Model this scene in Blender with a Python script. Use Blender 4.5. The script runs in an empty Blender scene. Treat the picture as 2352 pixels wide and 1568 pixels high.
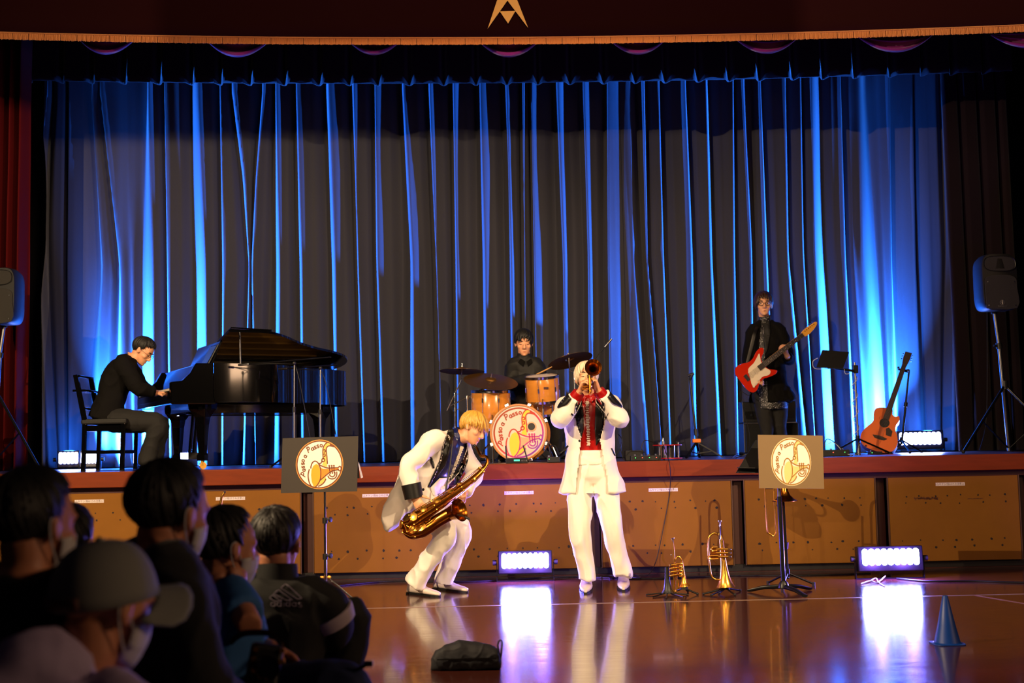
import bpy, bmesh, math, random
from mathutils import Vector as V, Matrix, noise
from mathutils.bvhtree import BVHTree
random.seed(7)
sc = bpy.context.scene
COL = sc.collection
PI = math.pi

# ------------------------------------------------------------------ camera
F, IW, IH = 2900.0, 2352.0, 1568.0
CAMH = 1.07
PITCH = math.atan(248 / F)
ROLL = 0.02
FWD = V((0, math.cos(PITCH), math.sin(PITCH)))
R0, U0 = V((1, 0, 0)), V((0, -math.sin(PITCH), math.cos(PITCH)))
RC = R0 * math.cos(ROLL) - U0 * math.sin(ROLL)
UC = U0 * math.cos(ROLL) + R0 * math.sin(ROLL)
CAM = V((0, 0, CAMH))
cd = bpy.data.cameras.new('camera')
cam = bpy.data.objects.new('camera', cd)
COL.objects.link(cam)
m = Matrix((RC, UC, -FWD)).transposed().to_4x4()
m.translation = CAM
cam.matrix_world = m
cd.sensor_width = 36
cd.lens = F / IW * 36
cd.clip_end = 200
cd.dof.use_dof = True
cd.dof.focus_distance = 9.7
cd.dof.aperture_fstop = 2.8
sc.camera = cam


def ray(px, py):
    return FWD + RC * ((px - IW / 2) / F) - UC * ((py - IH / 2) / F)


def at(px, py, Y):
    d = ray(px, py)
    return CAM + d * (Y / d.y)


def onz(px, py, z=0.0):
    d = ray(px, py)
    return CAM + d * ((z - CAMH) / d.z)


# ------------------------------------------------------------------ world, exposure, spots and fill lights
sc.view_settings.view_transform = 'Standard'
sc.view_settings.look = 'None'
sc.view_settings.exposure = 0
sc.view_settings.gamma = 1
sc.view_settings.use_curve_mapping = False
sc.cycles.use_denoising = True
sc.cycles.sample_clamp_indirect = 6
sc.cycles.max_bounces = 6
w = bpy.data.worlds.new('world')
sc.world = w
w.use_nodes = True
w.node_tree.nodes['Background'].inputs[0].default_value = (0.30, 0.22, 0.35, 1)
w.node_tree.nodes['Background'].inputs[1].default_value = 0.012
WARM = (1.0, 0.72, 0.42)


def lamp(name, kind, loc, target, energy, color, size=0.1, angle=60, blend=0.3, parent=None):
    l = bpy.data.lights.new(name, kind)
    l.energy = energy
    l.color = color
    if kind == 'AREA':
        l.size = size
    else:
        l.shadow_soft_size = size
    if kind == 'SPOT':
        l.spot_size = math.radians(angle)
        l.spot_blend = blend
    o = bpy.data.objects.new(name, l)
    COL.objects.link(o)
    loc = V(loc)
    q = (V(target) - loc).to_track_quat('-Z', 'Y')
    o.matrix_world = Matrix.Translation(loc) @ q.to_matrix().to_4x4()
    return o


# two stage spotlights standing on the hall floor, left and right of the audience (their stands are built further down)
SPOTS = [(V((-5.2, 4.2, 4.55)), V((1.4, 11.5, 1.6))), (V((5.2, 3.8, 4.55)), V((-1.4, 10.8, 1.6)))]
lamp('spot_beam', 'SPOT', *SPOTS[0], 3000, WARM, .012, 100, .3)
lamp('spot_beam', 'SPOT', *SPOTS[1], 2400, WARM, .012, 58, .6)
# added fill spot behind the camera, aimed over the audience at the performers
lamp('front_fill_spot', 'SPOT', (-2.6, -1.5, 3.0), (.35, 9.6, 1.6), 1400, WARM, .05, 24, .7)
# added warm fills: one from the right for the audience, one for the valance
lamp('hall_fill_light', 'AREA', (8.4, 2.2, 3.4), (-1, 5, 1.2), 130, (1.0, .62, .36), 1.6)
lamp('hall_fill_light', 'AREA', (0, 4.6, 5.7), (0, 11, 4.7), 230, (1.0, .62, .36), 1.6)

# ------------------------------------------------------------------ materials
def lin(c):
    return tuple((x / 12.92 if x <= .04045 else ((x + .055) / 1.055) ** 2.4) for x in c)


MATS = {}


def mat(name, rgb, rough=.6, metal=0., var=0., vscale=20., bump=0., bscale=80., coat=0., sheen=0., emit=None, estr=0.,
        stretch=None, spec=None):
    if name in MATS:
        return MATS[name]
    mt = bpy.data.materials.new(name)
    mt.use_nodes = True
    nt = mt.node_tree
    b = nt.nodes['Principled BSDF']
    c = lin(rgb)
    b.inputs['Base Color'].default_value = (*c, 1)
    b.inputs['Roughness'].default_value = rough
    b.inputs['Metallic'].default_value = metal
    if spec is not None:
        b.inputs['Specular IOR Level'].default_value = spec
    if coat:
        b.inputs['Coat Weight'].default_value = coat
        b.inputs['Coat Roughness'].default_value = .05
    if sheen:
        b.inputs['Sheen Weight'].default_value = sheen
        b.inputs['Sheen Roughness'].default_value = .5
    if emit:
        b.inputs['Emission Color'].default_value = (*emit, 1)
        b.inputs['Emission Strength'].default_value = estr
    co = nt.nodes.new('ShaderNodeTexCoord')
    src = co.outputs['Object']
    if stretch:
        mp = nt.nodes.new('ShaderNodeMapping')
        mp.inputs['Scale'].default_value = stretch
        nt.links.new(src, mp.inputs[0])
        src = mp.outputs[0]
    n1 = nt.nodes.new('ShaderNodeTexNoise')
    n1.inputs['Scale'].default_value = vscale
    n1.inputs['Detail'].default_value = 5
    nt.links.new(src, n1.inputs['Vector'])
    mx = nt.nodes.new('ShaderNodeMix')
    mx.data_type = 'RGBA'
    v = var if var else .04
    mx.inputs[6].default_value = (*[max(0, x * (1 - v)) for x in c], 1)
    mx.inputs[7].default_value = (*[min(1, x * (1 + v)) for x in c], 1)
    nt.links.new(n1.outputs['Fac'], mx.inputs[0])
    nt.links.new(mx.outputs[2], b.inputs['Base Color'])
    if bump:
        n2 = nt.nodes.new('ShaderNodeTexNoise')
        n2.inputs['Scale'].default_value = bscale
        n2.inputs['Detail'].default_value = 3
        nt.links.new(src, n2.inputs['Vector'])
        bp = nt.nodes.new('ShaderNodeBump')
        bp.inputs['Strength'].default_value = bump
        bp.inputs['Distance'].default_value = .01
        nt.links.new(n2.outputs['Fac'], bp.inputs['Height'])
        nt.links.new(bp.outputs[0], b.inputs['Normal'])
    MATS[name] = mt
    return mt


BLK = mat('black_plastic', (.06, .06, .065), .45, bump=.05, bscale=300)
BLKM = mat('black_metal', (.05, .05, .055), .35, .3)
CHROME = mat('chrome', (.82, .82, .84), .16, 1)
STEEL = mat('brushed_steel', (.6, .6, .62), .3, 1)
RUBBER = mat('black_rubber', (.035, .035, .035), .7)
GOLDB = mat('lacquered_brass', (.95, .70, .30), .27, 1, var=.15, vscale=30)
DBRASS = mat('dark_brass', (.62, .38, .13), .24, 1, var=.3, vscale=40)
SILVER = mat('silver_plate', (.9, .88, .85), .14, 1)
LACQ = mat('piano_black_lacquer', (.018, .018, .02), .08, coat=.6)
WHITE = mat('white_paint', (.85, .84, .82), .5)
CABLE = mat('cable_black', (.03, .03, .03), .5)
CABLEW = mat('cable_white', (.75, .75, .75), .5)

# ------------------------------------------------------------------ mesh building
class MB:
    def __init__(s):
        s.v, s.f = [], []

    def add(s, vs, fs):
        o = len(s.v)
        s.v += [V(x) for x in vs]
        s.f += [tuple(i + o for i in f) for f in fs]
        return s

    def box(s, c, d, rot=None):
        c, h = V(c), V(d) / 2
        vs = [V((x, y, z)) for x in (-h.x, h.x) for y in (-h.y, h.y) for z in (-h.z, h.z)]
        if rot is not None:
            vs = [rot @ x for x in vs]
        return s.add([c + x for x in vs], [(0, 1, 3, 2), (4, 6, 7, 5), (0, 4, 5, 1), (2, 3, 7, 6), (0, 2, 6, 4), (1, 5, 7, 3)])

    def bar(s, p0, p1, w, h, up=(0, 0, 1)):
        p0, p1 = V(p0), V(p1)
        d = (p1 - p0).normalized()
        a = d.cross(V(up))
        if a.length < 1e-4:
            a = d.cross(V((0, 1, 0)))
        a.normalize()
        b = a.cross(d)
        vs = [p + a * (i * w / 2) + b * (j * h / 2) for p in (p0, p1) for i, j in ((-1, -1), (1, -1), (1, 1), (-1, 1))]
        return s.add(vs, [(0, 1, 2, 3), (7, 6, 5, 4), (0, 4, 5, 1), (1, 5, 6, 2), (2, 6, 7, 3), (3, 7, 4, 0)])

    def loft(s, secs, n=16, cap=True, closed=False, power=1.0):
        """secs: (center, axisA, axisB) with lengths as half sizes"""
        vs = []
        for c, a, b in secs:
            for k in range(n):
                t = 2 * PI * k / n
                ca, sa = math.cos(t), math.sin(t)
                if power != 1.0:
                    ca = math.copysign(abs(ca) ** power, ca)
                    sa = math.copysign(abs(sa) ** power, sa)
                vs.append(V(c) + V(a) * ca + V(b) * sa)
        m_ = len(secs)
        fs = []
        for i in range(m_ if closed else m_ - 1):
            for k in range(n):
                i2 = (i + 1) % m_
                fs.append((i * n + k, i * n + (k + 1) % n, i2 * n + (k + 1) % n, i2 * n + k))
        if cap and not closed:
            fs.append(tuple(range(n - 1, -1, -1)))
            fs.append(tuple((m_ - 1) * n + k for k in range(n)))
        return s.add(vs, fs)

    def tube(s, pts, r, n=10, cap=True, closed=False, flat=1.0, ref=None):
        pts = [V(p) for p in pts]
        m_ = len(pts)
        rs = r if isinstance(r, (list, tuple)) else [r] * m_
        secs = []
        prev = None
        for i, p in enumerate(pts):
            if closed:
                d = pts[(i + 1) % m_] - pts[i - 1]
            else:
                d = pts[min(i + 1, m_ - 1)] - pts[max(i - 1, 0)]
            if d.length < 1e-9:
                d = V((0, 0, 1))
            d.normalize()
            if prev is None:
                u = V(ref) if ref is not None else (V((0, 0, 1)) if abs(d.z) < .9 else V((1, 0, 0)))
            else:
                u = prev
            a = u - d * u.dot(d)
            if a.length < 1e-6:
                a = d.orthogonal()
            a.normalize()
            prev = a
            b = d.cross(a)
            secs.append((p, a * rs[i], b * rs[i] * flat))
        return s.loft(secs, n, cap, closed)

    def cyl(s, p0, p1, r0, r1=None, n=16):
        return s.tube([p0, p1], [r0, r0 if r1 is None else r1], n)

    def lathe(s, org, axis, prof, n=24, cap=True, ref=None):
        """prof: list of (distance along axis, radius)"""
        ax = V(axis).normalized()
        a = V(ref) if ref is not None else ax.orthogonal()
        a = (a - ax * a.dot(ax)).normalized()
        b = ax.cross(a)
        return s.loft([(V(org) + ax * t, a * max(r, 1e-5), b * max(r, 1e-5)) for t, r in prof], n, cap)

    def ball(s, c, r, n=12, axes=None):
        rx, ry, rz = (r, r, r) if not isinstance(r, (tuple, list)) else r
        X, Y, Z = axes if axes else (V((1, 0, 0)), V((0, 1, 0)), V((0, 0, 1)))
        secs = []
        for i in range(n // 2 + 1):
            t = PI * i / (n // 2)
            q = max(math.sin(t), 1e-3)
            secs.append((V(c) - Z * rz * math.cos(t), X * rx * q, Y * ry * q))
        return s.loft(secs, n, True)

    def prism(s, poly, depth, axes, org):
        """poly 2D points, extruded along axes[2] by depth"""
        X, Y, Z = [V(a) for a in axes]
        n = len(poly)
        vs = [V(org) + X * p[0] + Y * p[1] for p in poly] + [V(org) + X * p[0] + Y * p[1] + Z * depth for p in poly]
        fs = [tuple(range(n - 1, -1, -1)), tuple(range(n, 2 * n))]
        fs += [(i, (i + 1) % n, n + (i + 1) % n, n + i) for i in range(n)]
        return s.add(vs, fs)

    def xf(s, fn):
        s.v = [fn(v) for v in s.v]
        return s

    def mesh(s, name='m'):
        me = bpy.data.meshes.new(name)
        me.from_pydata([tuple(v) for v in s.v], [], s.f)
        bm = bmesh.new()
        bm.from_mesh(me)
        bmesh.ops.recalc_face_normals(bm, faces=bm.faces)
        bm.to_mesh(me)
        bm.free()
        return me

    def build(s, name, material, parent=None, smooth=True, bevel=0., sharp=40):
        return link(name, s.mesh(name), material, parent, smooth, bevel, sharp)


def link(name, me, material, parent=None, smooth=True, bevel=0., sharp=40):
    o = bpy.data.objects.new(name, me)
    COL.objects.link(o)
    me.materials.append(material)
    if smooth:
        for p in me.polygons:
            p.use_smooth = True
        me.set_sharp_from_angle(angle=math.radians(sharp))
    if bevel:
        md = o.modifiers.new('bevel', 'BEVEL')
        md.width = bevel
        md.segments = 2
        md.limit_method = 'ANGLE'
    if parent is not None:
        setparent(o, parent)
    return o


def wm(o):
    mm = o.matrix_basis.copy()
    if o.parent:
        mm = wm(o.parent) @ o.matrix_parent_inverse @ mm
    return mm


def setparent(o, p):
    o.parent = p
    o.matrix_parent_inverse = wm(p).inverted()
    return o


def tag(o, label, cat, group=None):
    o['label'] = label
    o['category'] = cat
    if group:
        o['group'] = group
    return o


def thing(name, label, cat, loc=(0, 0, 0), group=None):
    o = bpy.data.objects.new(name, None)
    o.empty_display_size = .1
    COL.objects.link(o)
    o.matrix_basis = Matrix.Translation(V(loc))
    return tag(o, label, cat, group)


def struct(o):
    o['kind'] = 'structure'
    return o


def struct_empty(name, loc=(0, 0, 0)):
    o = bpy.data.objects.new(name, None)
    COL.objects.link(o)
    o.matrix_basis = Matrix.Translation(V(loc))
    return struct(o)


def stuff(o):
    o['kind'] = 'stuff'
    return o


def copy_tree(o, parent=None, rename=None):
    c = o.copy()
    COL.objects.link(c)
    if parent is not None:
        c.parent = parent
    for ch in [x for x in bpy.data.objects if x.parent == o]:
        copy_tree(ch, c)
    return c


def catmull(pts, per=6):
    pts = [V(p) for p in pts]
    out = []
    n = len(pts)
    for i in range(n - 1):
        p0, p1, p2, p3 = pts[max(i - 1, 0)], pts[i], pts[i + 1], pts[min(i + 2, n - 1)]
        for k in range(per):
            t = k / per
            out.append(.5 * ((2 * p1) + (p2 - p0) * t + (2 * p0 - 5 * p1 + 4 * p2 - p3) * t * t + (3 * p1 - p0 - 3 * p2 + p3) * t ** 3))
    out.append(pts[-1])
    return out


def lerp(a, b, t):
    return a + (b - a) * t


def interp(tab, x):
    if x <= tab[0][0]:
        return tab[0][1]
    for (x0, y0), (x1, y1) in zip(tab, tab[1:]):
        if x <= x1:
            return y0 + (y1 - y0) * (x - x0) / (x1 - x0)
    return tab[-1][1]


def sstep(t):
    t = min(1, max(0, t))
    return t * t * (3 - 2 * t)


def frame(fwd, up):
    f = V(fwd).normalized()
    u = V(up)
    u = (u - f * u.dot(f)).normalized()
    return f.cross(u), f, u          # right(x), forward(y), up(z)
# ------------------------------------------------------------------ the setting
YS, ZS, YC = 10.77, 0.95, 14.4     # stage front, stage height, back curtain


def floor_material():
    mt = bpy.data.materials.new('varnished_gym_floor')
    mt.use_nodes = True
    nt = mt.node_tree
    N, L = nt.nodes, nt.links
    b = N['Principled BSDF']
    co = N.new('ShaderNodeTexCoord')
    br = N.new('ShaderNodeTexBrick')
    br.inputs['Scale'].default_value = 1
    br.inputs['Mortar Size'].default_value = .0012
    br.inputs['Brick Width'].default_value = 1.8
    br.inputs['Row Height'].default_value = .075
    br.inputs['Color1'].default_value = (*lin((.31, .15, .125)), 1)
    br.inputs['Color2'].default_value = (*lin((.275, .13, .11)), 1)
    br.inputs['Mortar'].default_value = (*lin((.18, .08, .06)), 1)
    L.new(co.outputs['Object'], br.inputs['Vector'])
    mp = N.new('ShaderNodeMapping')
    mp.inputs['Scale'].default_value = (1.5, 40, 1)
    L.new(co.outputs['Object'], mp.inputs[0])
    n = N.new('ShaderNodeTexNoise')
    n.inputs['Scale'].default_value = 2
    n.inputs['Detail'].default_value = 8
    L.new(mp.outputs[0], n.inputs['Vector'])
    mx = N.new('ShaderNodeMix')
    mx.data_type = 'RGBA'
    mx.blend_type = 'MULTIPLY'
    mx.inputs[0].default_value = .5
    L.new(br.outputs['Color'], mx.inputs[6])
    L.new(n.outputs['Color'], mx.inputs[7])
    L.new(mx.outputs[2], b.inputs['Base Color'])
    # scuffs in the varnish
    mp2 = N.new('ShaderNodeMapping')
    mp2.inputs['Scale'].default_value = (3, 30, 1)
    L.new(co.outputs['Object'], mp2.inputs[0])
    n2 = N.new('ShaderNodeTexNoise')
    n2.inputs['Scale'].default_value = 1.5
    n2.inputs['Detail'].default_value = 10
    n2.inputs['Roughness'].default_value = .65
    L.new(mp2.outputs[0], n2.inputs['Vector'])
    r = N.new('ShaderNodeMapRange')
    r.inputs[1].default_value = .3
    r.inputs[2].default_value = .75
    r.inputs[3].default_value = .08
    r.inputs[4].default_value = .24
    L.new(n2.outputs['Fac'], r.inputs[0])
    L.new(r.outputs[0], b.inputs['Roughness'])
    b.inputs['Coat Weight'].default_value = .35
    b.inputs['Coat Roughness'].default_value = .06
    bp = N.new('ShaderNodeBump')
    bp.inputs['Strength'].default_value = .06
    bp.inputs['Distance'].default_value = .004
    L.new(n2.outputs['Fac'], bp.inputs['Height'])
    L.new(bp.outputs[0], b.inputs['Normal'])
    return mt


fl = MB().box((0, 4.2, -.05), (18, 14, .1)).build('floor', floor_material(), smooth=False)
struct(fl)
LINEW = mat('floor_line_white', (.55, .45, .40), .35)
a_, b_ = onz(880, 1396), onz(2352, 1364)
ln = MB()
d_ = (b_ - a_).normalized()
ln.bar(a_ - d_ * 4 + V((0, 0, .0006)), b_ + d_ * 2 + V((0, 0, .0006)), .035, .001)
ln.build('floor_line', LINEW, fl, smooth=False)
ln = MB()
ln.bar(onz(2235, 1366) + V((0, 0, .0006)), onz(2420, 1397) + V((0, 0, .0006)), .03, .001)
ln.build('floor_line', mat('floor_line_faded', (.55, .38, .3), .35), fl, smooth=False)

# hall and stage walls, mostly out of the frame
WALLM = mat('dark_hall_wall', (.16, .13, .12), .8)
for sx, nm in ((-1, 'wall_left'), (1, 'wall_right')):
    struct(MB().box((sx * 9.05, 4.2, 3.5), (.1, 14, 7)).build(nm, WALLM, smooth=False))
struct(MB().box((0, 15.25, 3.5), (14, .1, 7)).build('wall_back', mat('stage_back_wall', (.05, .05, .05), .9), smooth=False))
for sx, nm in ((-1, 'wall_proscenium_left'), (1, 'wall_proscenium_right')):
    struct(MB().box((sx * 7.15, YS + .15, 3.5), (3.7, .3, 7)).build(nm, WALLM, smooth=False))
struct(MB().box((0, YS + .35, 6.2), (10.6, .2, 1.4)).build('wall_proscenium_top', WALLM, smooth=False))

# stage platform
STW = mat('stage_edge_wood', (.44, .175, .045), .5, var=.28, vscale=3, stretch=(1.5, 12, 12), bump=.05, bscale=30, spec=.2)
STFL = mat('stage_floor_wood', (.22, .12, .07), .35, var=.25, vscale=4, stretch=(1, 10, 1))
struct(MB().box((0, (YS + .12 + 15.2) / 2, ZS - .06), (10.6, 15.2 - YS - .12, .12)).build('floor_stage', STFL, smooth=False))
struct(MB().box((0, YS + .06, ZS - .067), (10.6, .12, .134)).build('trim_stage_edge', STW, smooth=False, bevel=.006))
MAR = mat('stage_frame_maroon', (.24, .085, .05), .55, var=.2, vscale=6)
wf = struct_empty('wall_stage_front', (0, YS + .1, 0))
MB().box((0, YS + .10, .79), (10.6, .06, .05)).build('top_rail', MAR, wf, smooth=False, bevel=.004)
MB().box((0, YS + .45, .42), (10.6, .03, .78)).build('backing_board', mat('under_stage_black', (.03, .02, .025), .8), wf, smooth=False)
MB().box((0, YS + .13, .03), (10.6, .04, .055)).build('kick_board', mat('kick_black', (.05, .035, .03), .6), wf, smooth=False)
PAN = mat('storage_panel_hardboard', (.49, .322, .11), .7, var=.10, vscale=6, bump=.04, bscale=200, spec=.12)
HOLE = mat('panel_hole', (.10, .05, .03), .8)
STK = mat('white_sticker', (.86, .80, .78), .55)
INK = mat('sticker_ink', (.16, .12, .12), .6)
SMUDGE = mat('panel_smudge', (.36, .2, .11), .7)
txt = bpy.data.curves.new('warning_text', 'FONT')
txt.body = '〈△キケン!指はさみ注意△〉'
txt.align_x, txt.align_y = 'CENTER', 'CENTER'
txt.size = .0215
to = bpy.data.objects.new('warning_text', txt)
COL.objects.link(to)
text_me = bpy.data.meshes.new_from_object(to.evaluated_get(bpy.context.evaluated_depsgraph_get()))
bpy.data.objects.remove(to)
text_me.materials.clear()
text_me.materials.append(INK)
SP = 1.225
posts = [-1.775 + SP * k for k in range(-3, 7)]
yp = YS + .08
EDG = mat('panel_edge_metal', (.42, .32, .26), .4, .6)
panel_me = None
rr = random.Random(3)
for k, x in enumerate(posts):
    # dark upright recess rail between two storage units
    MB().box((x, YS + .16, .41), (.085, .03, .72)).build('upright_post', MAR, wf, smooth=False)
    cx = x + SP / 2
    if k == len(posts) - 1:
        break
    wdt = SP - .115
    if panel_me is None:
        panel_me = MB().box((0, 0, 0), (wdt, .02, .715)).mesh('panel')
    pn = link('panel', panel_me if not panel_me.materials else panel_me, PAN, None, False, .006) if not panel_me.materials else None
    if pn is None:
        pn = bpy.data.objects.new('panel', panel_me)
        COL.objects.link(pn)
        bv = pn.modifiers.new('bevel', 'BEVEL')
        bv.width, bv.segments = .006, 2
    pn.matrix_basis = Matrix.Translation((cx, yp, .413))
    setparent(pn, wf)
    for sx in (-1, 1):
        MB().box((cx + sx * (wdt / 2 + .005), yp, .413), (.008, .026, .72)).build('edge_strip', EDG, pn, smooth=False)
    if k != 6:
        stx = {2: at(530, 1137, yp).x, 3: at(866, 1133, yp).x, 4: at(1192, 1130, yp).x, 5: at(1523, 1124, yp).x, 7: at(2182, 1118, yp).x}.get(k, cx - .02)
        stz = .702
        s_ = MB().box((stx, yp - .0108, stz), (.25, .0014, .0275)).build('warning_sticker', STK, pn, smooth=False)
        t_ = bpy.data.objects.new('sticker_lettering', text_me)
        COL.objects.link(t_)
        sx_ = .235 / .2405
        t_.matrix_basis = Matrix.Translation((stx, yp - .0118, stz)) @ Matrix.Rotation(PI / 2, 4, 'X') @ Matrix.Diagonal((sx_, sx_, 1, 1))
        setparent(t_, pn)
    hb = MB()
    for row, n0 in ((.605, 8), (.545, 6), (.235, 7), (.175, 5)):
        for i in range(n0):
            hx = cx - wdt / 2 + .07 + (wdt - .14) * (i + .5 + rr.uniform(-.28, .28)) / n0
            r_ = rr.uniform(.006, .0125)
            pz = row + rr.uniform(-.006, .006)
            q = [(hx + r_ * rr.uniform(.7, 1.25) * math.cos(t), yp - .0105, pz + r_ * rr.uniform(.7, 1.2) * math.sin(t)) for t in [2 * PI * j / 8 for j in range(8)]]
            hb.add(q + [(a, b + .001, c) for a, b, c in q], [tuple(range(8)), tuple(range(15, 7, -1))] + [(j, (j + 1) % 8, 8 + (j + 1) % 8, 8 + j) for j in range(8)])
    stuff(hb.build('worn_dents', HOLE, pn, smooth=False))
    if k == 7:
        sm = MB()
        for i in range(26):
            sxp = at(2100 + i * 2.1, 1147, yp).x
            sm.box((sxp, yp - .0106, .585 + rr.uniform(-.006, .006)), (.012, .001, rr.uniform(.004, .022)))
        for i in range(16):
            sm.box((at(2222 + i * 2.2, 1150, yp).x, yp - .0106, .575 + rr.uniform(-.003, .003)), (.012, .001, rr.uniform(.002, .008)))
        stuff(sm.build('scuff_marks', SMUDGE, pn, smooth=False))
MB().box((0, YS + .3, -.004), (10.6, .5, .012)).build('base_strip', MAR, wf, smooth=False)


# ------------------------------------------------------------------ curtains
def cloth(name, rgb, rough=.85, sheen=.3, var=.08):
    return mat(name, rgb, rough, var=var, vscale=60, bump=.12, bscale=700, sheen=sheen, spec=.12)


GREYC = cloth('grey_stage_curtain_cloth', (.205, .205, .24), .75, .08)

# lit fold faces read off the photograph: keyframes (photo row, photo column, width) and the side they face
def fk(*keys, s=-1):
    return (keys, s)


folds = [
    fk((190, 62, 3), (600, 92, 10), (1080, 78, 30), s=1),
    fk((190, 122, 4), (330, 108, 8), (500, 100, 8), (1080, 130, 10), s=1),
    fk((190, 165, 6), (600, 160, 8), (1080, 165, 6)),
    fk((190, 217, 5), (600, 240, 14), (1080, 205, 40)),
    fk((190, 237, 4), (600, 281, 12), (1080, 276, 22)),
    fk((190, 345, 10), (600, 342, 32), (1080, 345, 34)),
    fk((190, 383, 5), (600, 388, 7), (1080, 395, 10)),
    fk((190, 450, 24), (600, 461, 36), (1080, 462, 42)),
    fk((190, 509, 6), (600, 514, 9), (1080, 512, 12)),
    fk((190, 536, 9), (400, 562, 12), (600, 575, 6), (1080, 560, 14)),
    fk((190, 606, 9), (400, 590, 8), (600, 582, 2), (1080, 592, 3)),
    fk((190, 636, 5), (600, 635, 24), (1080, 625, 40)),
    fk((190, 682, 6), (600, 689, 17), (1080, 694, 18)),
    fk((190, 751, 14), (600, 763, 20), (1080, 771, 16)),
    fk((190, 810, 10), (600, 822, 8), (1080, 838, 8)),
    fk((190, 862, 4), (600, 866, 7), (1080, 880, 14)),
    fk((190, 923, 10), (600, 939, 26), (1080, 938, 34)),
    fk((190, 985, 6), (600, 1000, 8), (1080, 1012, 10)),
    fk((190, 1040, 5), (600, 1046, 8), (1080, 1050, 8)),
    fk((190, 1098, 11), (600, 1106, 20), (1080, 1112, 16)),
    fk((190, 1158, 10), (600, 1167, 16), (1080, 1175, 14)),
    fk((190, 1198, 7), (600, 1201, 5), (1080, 1205, 5)),
    fk((190, 1217, 5), (600, 1224, 6), (1080, 1232, 8)),
    fk((190, 1274, 10), (600, 1287, 16), (1080, 1290, 20)),
    fk((190, 1333, 12), (600, 1346, 12), (1080, 1352, 16)),
    fk((190, 1391, 6), (600, 1391, 9), (1080, 1398, 16)),
    fk((190, 1450, 12), (600, 1464, 24), (1080, 1494, 20), s=1),
    fk((190, 1479, 8), (600, 1486, 4), (1080, 1522, 4), s=1),
    fk((190, 1512, 4), (600, 1523, 7), (1080, 1544, 14), s=1),
    fk((190, 1572, 5), (600, 1589, 9), (1080, 1602, 20), s=1),
    fk((190, 1622, 9), (600, 1636, 16), (1080, 1660, 22), s=1),
    fk((190, 1682, 5), (600, 1686, 7), (1080, 1696, 12), s=1),
    fk((190, 1712, 24), (600, 1726, 9), (1080, 1730, 9), s=1),
    fk((190, 1743, 5), (600, 1759, 10), (1080, 1778, 8), s=1),
    fk((190, 1800, 4), (600, 1808, 7), (1080, 1856, 12), s=1),
    fk((190, 1836, 6), (600, 1843, 7), (1080, 1872, 6), s=1),
    fk((190, 1872, 30), (600, 1882, 32), (1080, 1912, 40), s=1),
    fk((190, 1926, 6), (600, 1938, 8), (1080, 1962, 12), s=1),
    fk((190, 1976, 22), (600, 1994, 38), (1080, 2030, 30), s=1),
    fk((190, 2038, 6), (600, 2044, 10), (1080, 2062, 18), s=1),
    fk((190, 2090, 5), (600, 2098, 8), (1080, 2120, 24), s=1),
    fk((190, 2160, 6), (600, 2178, 14), (1080, 2172, 20)),
    fk((190, 2212, 6), (600, 2219, 7), (1080, 2228, 18)),
    fk((190, 2278, 4), (600, 2285, 5), (1080, 2290, 8)),
    fk((190, 2330, 4), (600, 2338, 5), (1080, 2340, 6)),
]


def fold_curtain(name, flds, x0, x1, z0, z1, yc, amp, material, label, cat, group, nz=30, step=.0075):
    nx = int((x1 - x0) / step) + 1
    vs = []
    for j in range(nz + 1):
        z = z0 + (z1 - z0) * j / nz
        py = 1032 - (z - CAMH) * F / yc
        cps = []       # (x, depth 0 back .. 1 front)
        for keys, s in flds:
            cx = interp([(k[0], k[1]) for k in keys], py)
            wd = max(1.0, interp([(k[0], k[2]) for k in keys], py))
            xa, xb = at(cx - wd / 2, py, yc).x, at(cx + wd / 2, py, yc).x
            cps.append((xa, xb, s))
        cps.sort()
        # depth profile
        pr = [(x0 - .3, .5)]
        for i, (xa, xb, s) in enumerate(cps):
            if s < 0:
                if pr[-1][1] > .5 and xa - pr[-1][0] > .05:
                    pr.append((lerp(pr[-1][0], xa, .55), .62 + .2 * noise.noise((i * 3.1, z * .4, 0))))
                pr += [(xa, .02), (xb, 1.0)]
            else:
                pr += [(xa, 1.0), (xb, .02)]
                nxt = cps[i + 1][0] if i + 1 < len(cps) else x1
                if nxt - xb > .05:
                    pr.append((lerp(xb, nxt, .45), .62 + .2 * noise.noise((i * 2.7, z * .4, 5))))
        pr.append((x1 + .3, .5))
        pr.sort()
        pi = 0
        for i in range(nx):
            x = x0 + (x1 - x0) * i / (nx - 1)
            while pi + 2 < len(pr) and pr[pi + 1][0] < x:
                pi += 1
            (xa, ya), (xb, yb) = pr[pi], pr[pi + 1]
            t = 0 if xb - xa < 1e-6 else (x - xa) / (xb - xa)
            t = min(1, max(0, t))
            tt = lerp(t, sstep(t), .6)
            dpt = ya + (yb - ya) * tt
            wob = .016 * noise.noise((x * 9, z * .25, 2)) + .02 * noise.noise((x * 2.2, z * .5, 7))
            vs.append(V((x, yc - amp * dpt + wob, z)))
    fs = [(j * nx + i, j * nx + i + 1, (j + 1) * nx + i + 1, (j + 1) * nx + i) for j in range(nz) for i in range(nx - 1)]
    me = bpy.data.meshes.new(name)
    me.from_pydata([tuple(v) for v in vs], [], fs)
    o = link(name, me, material, None, True, sharp=180)
    md = o.modifiers.new('thick', 'SOLIDIFY')
    md.thickness = .004
    md.offset = 1
    return tag(o, label, cat, group)


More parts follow.
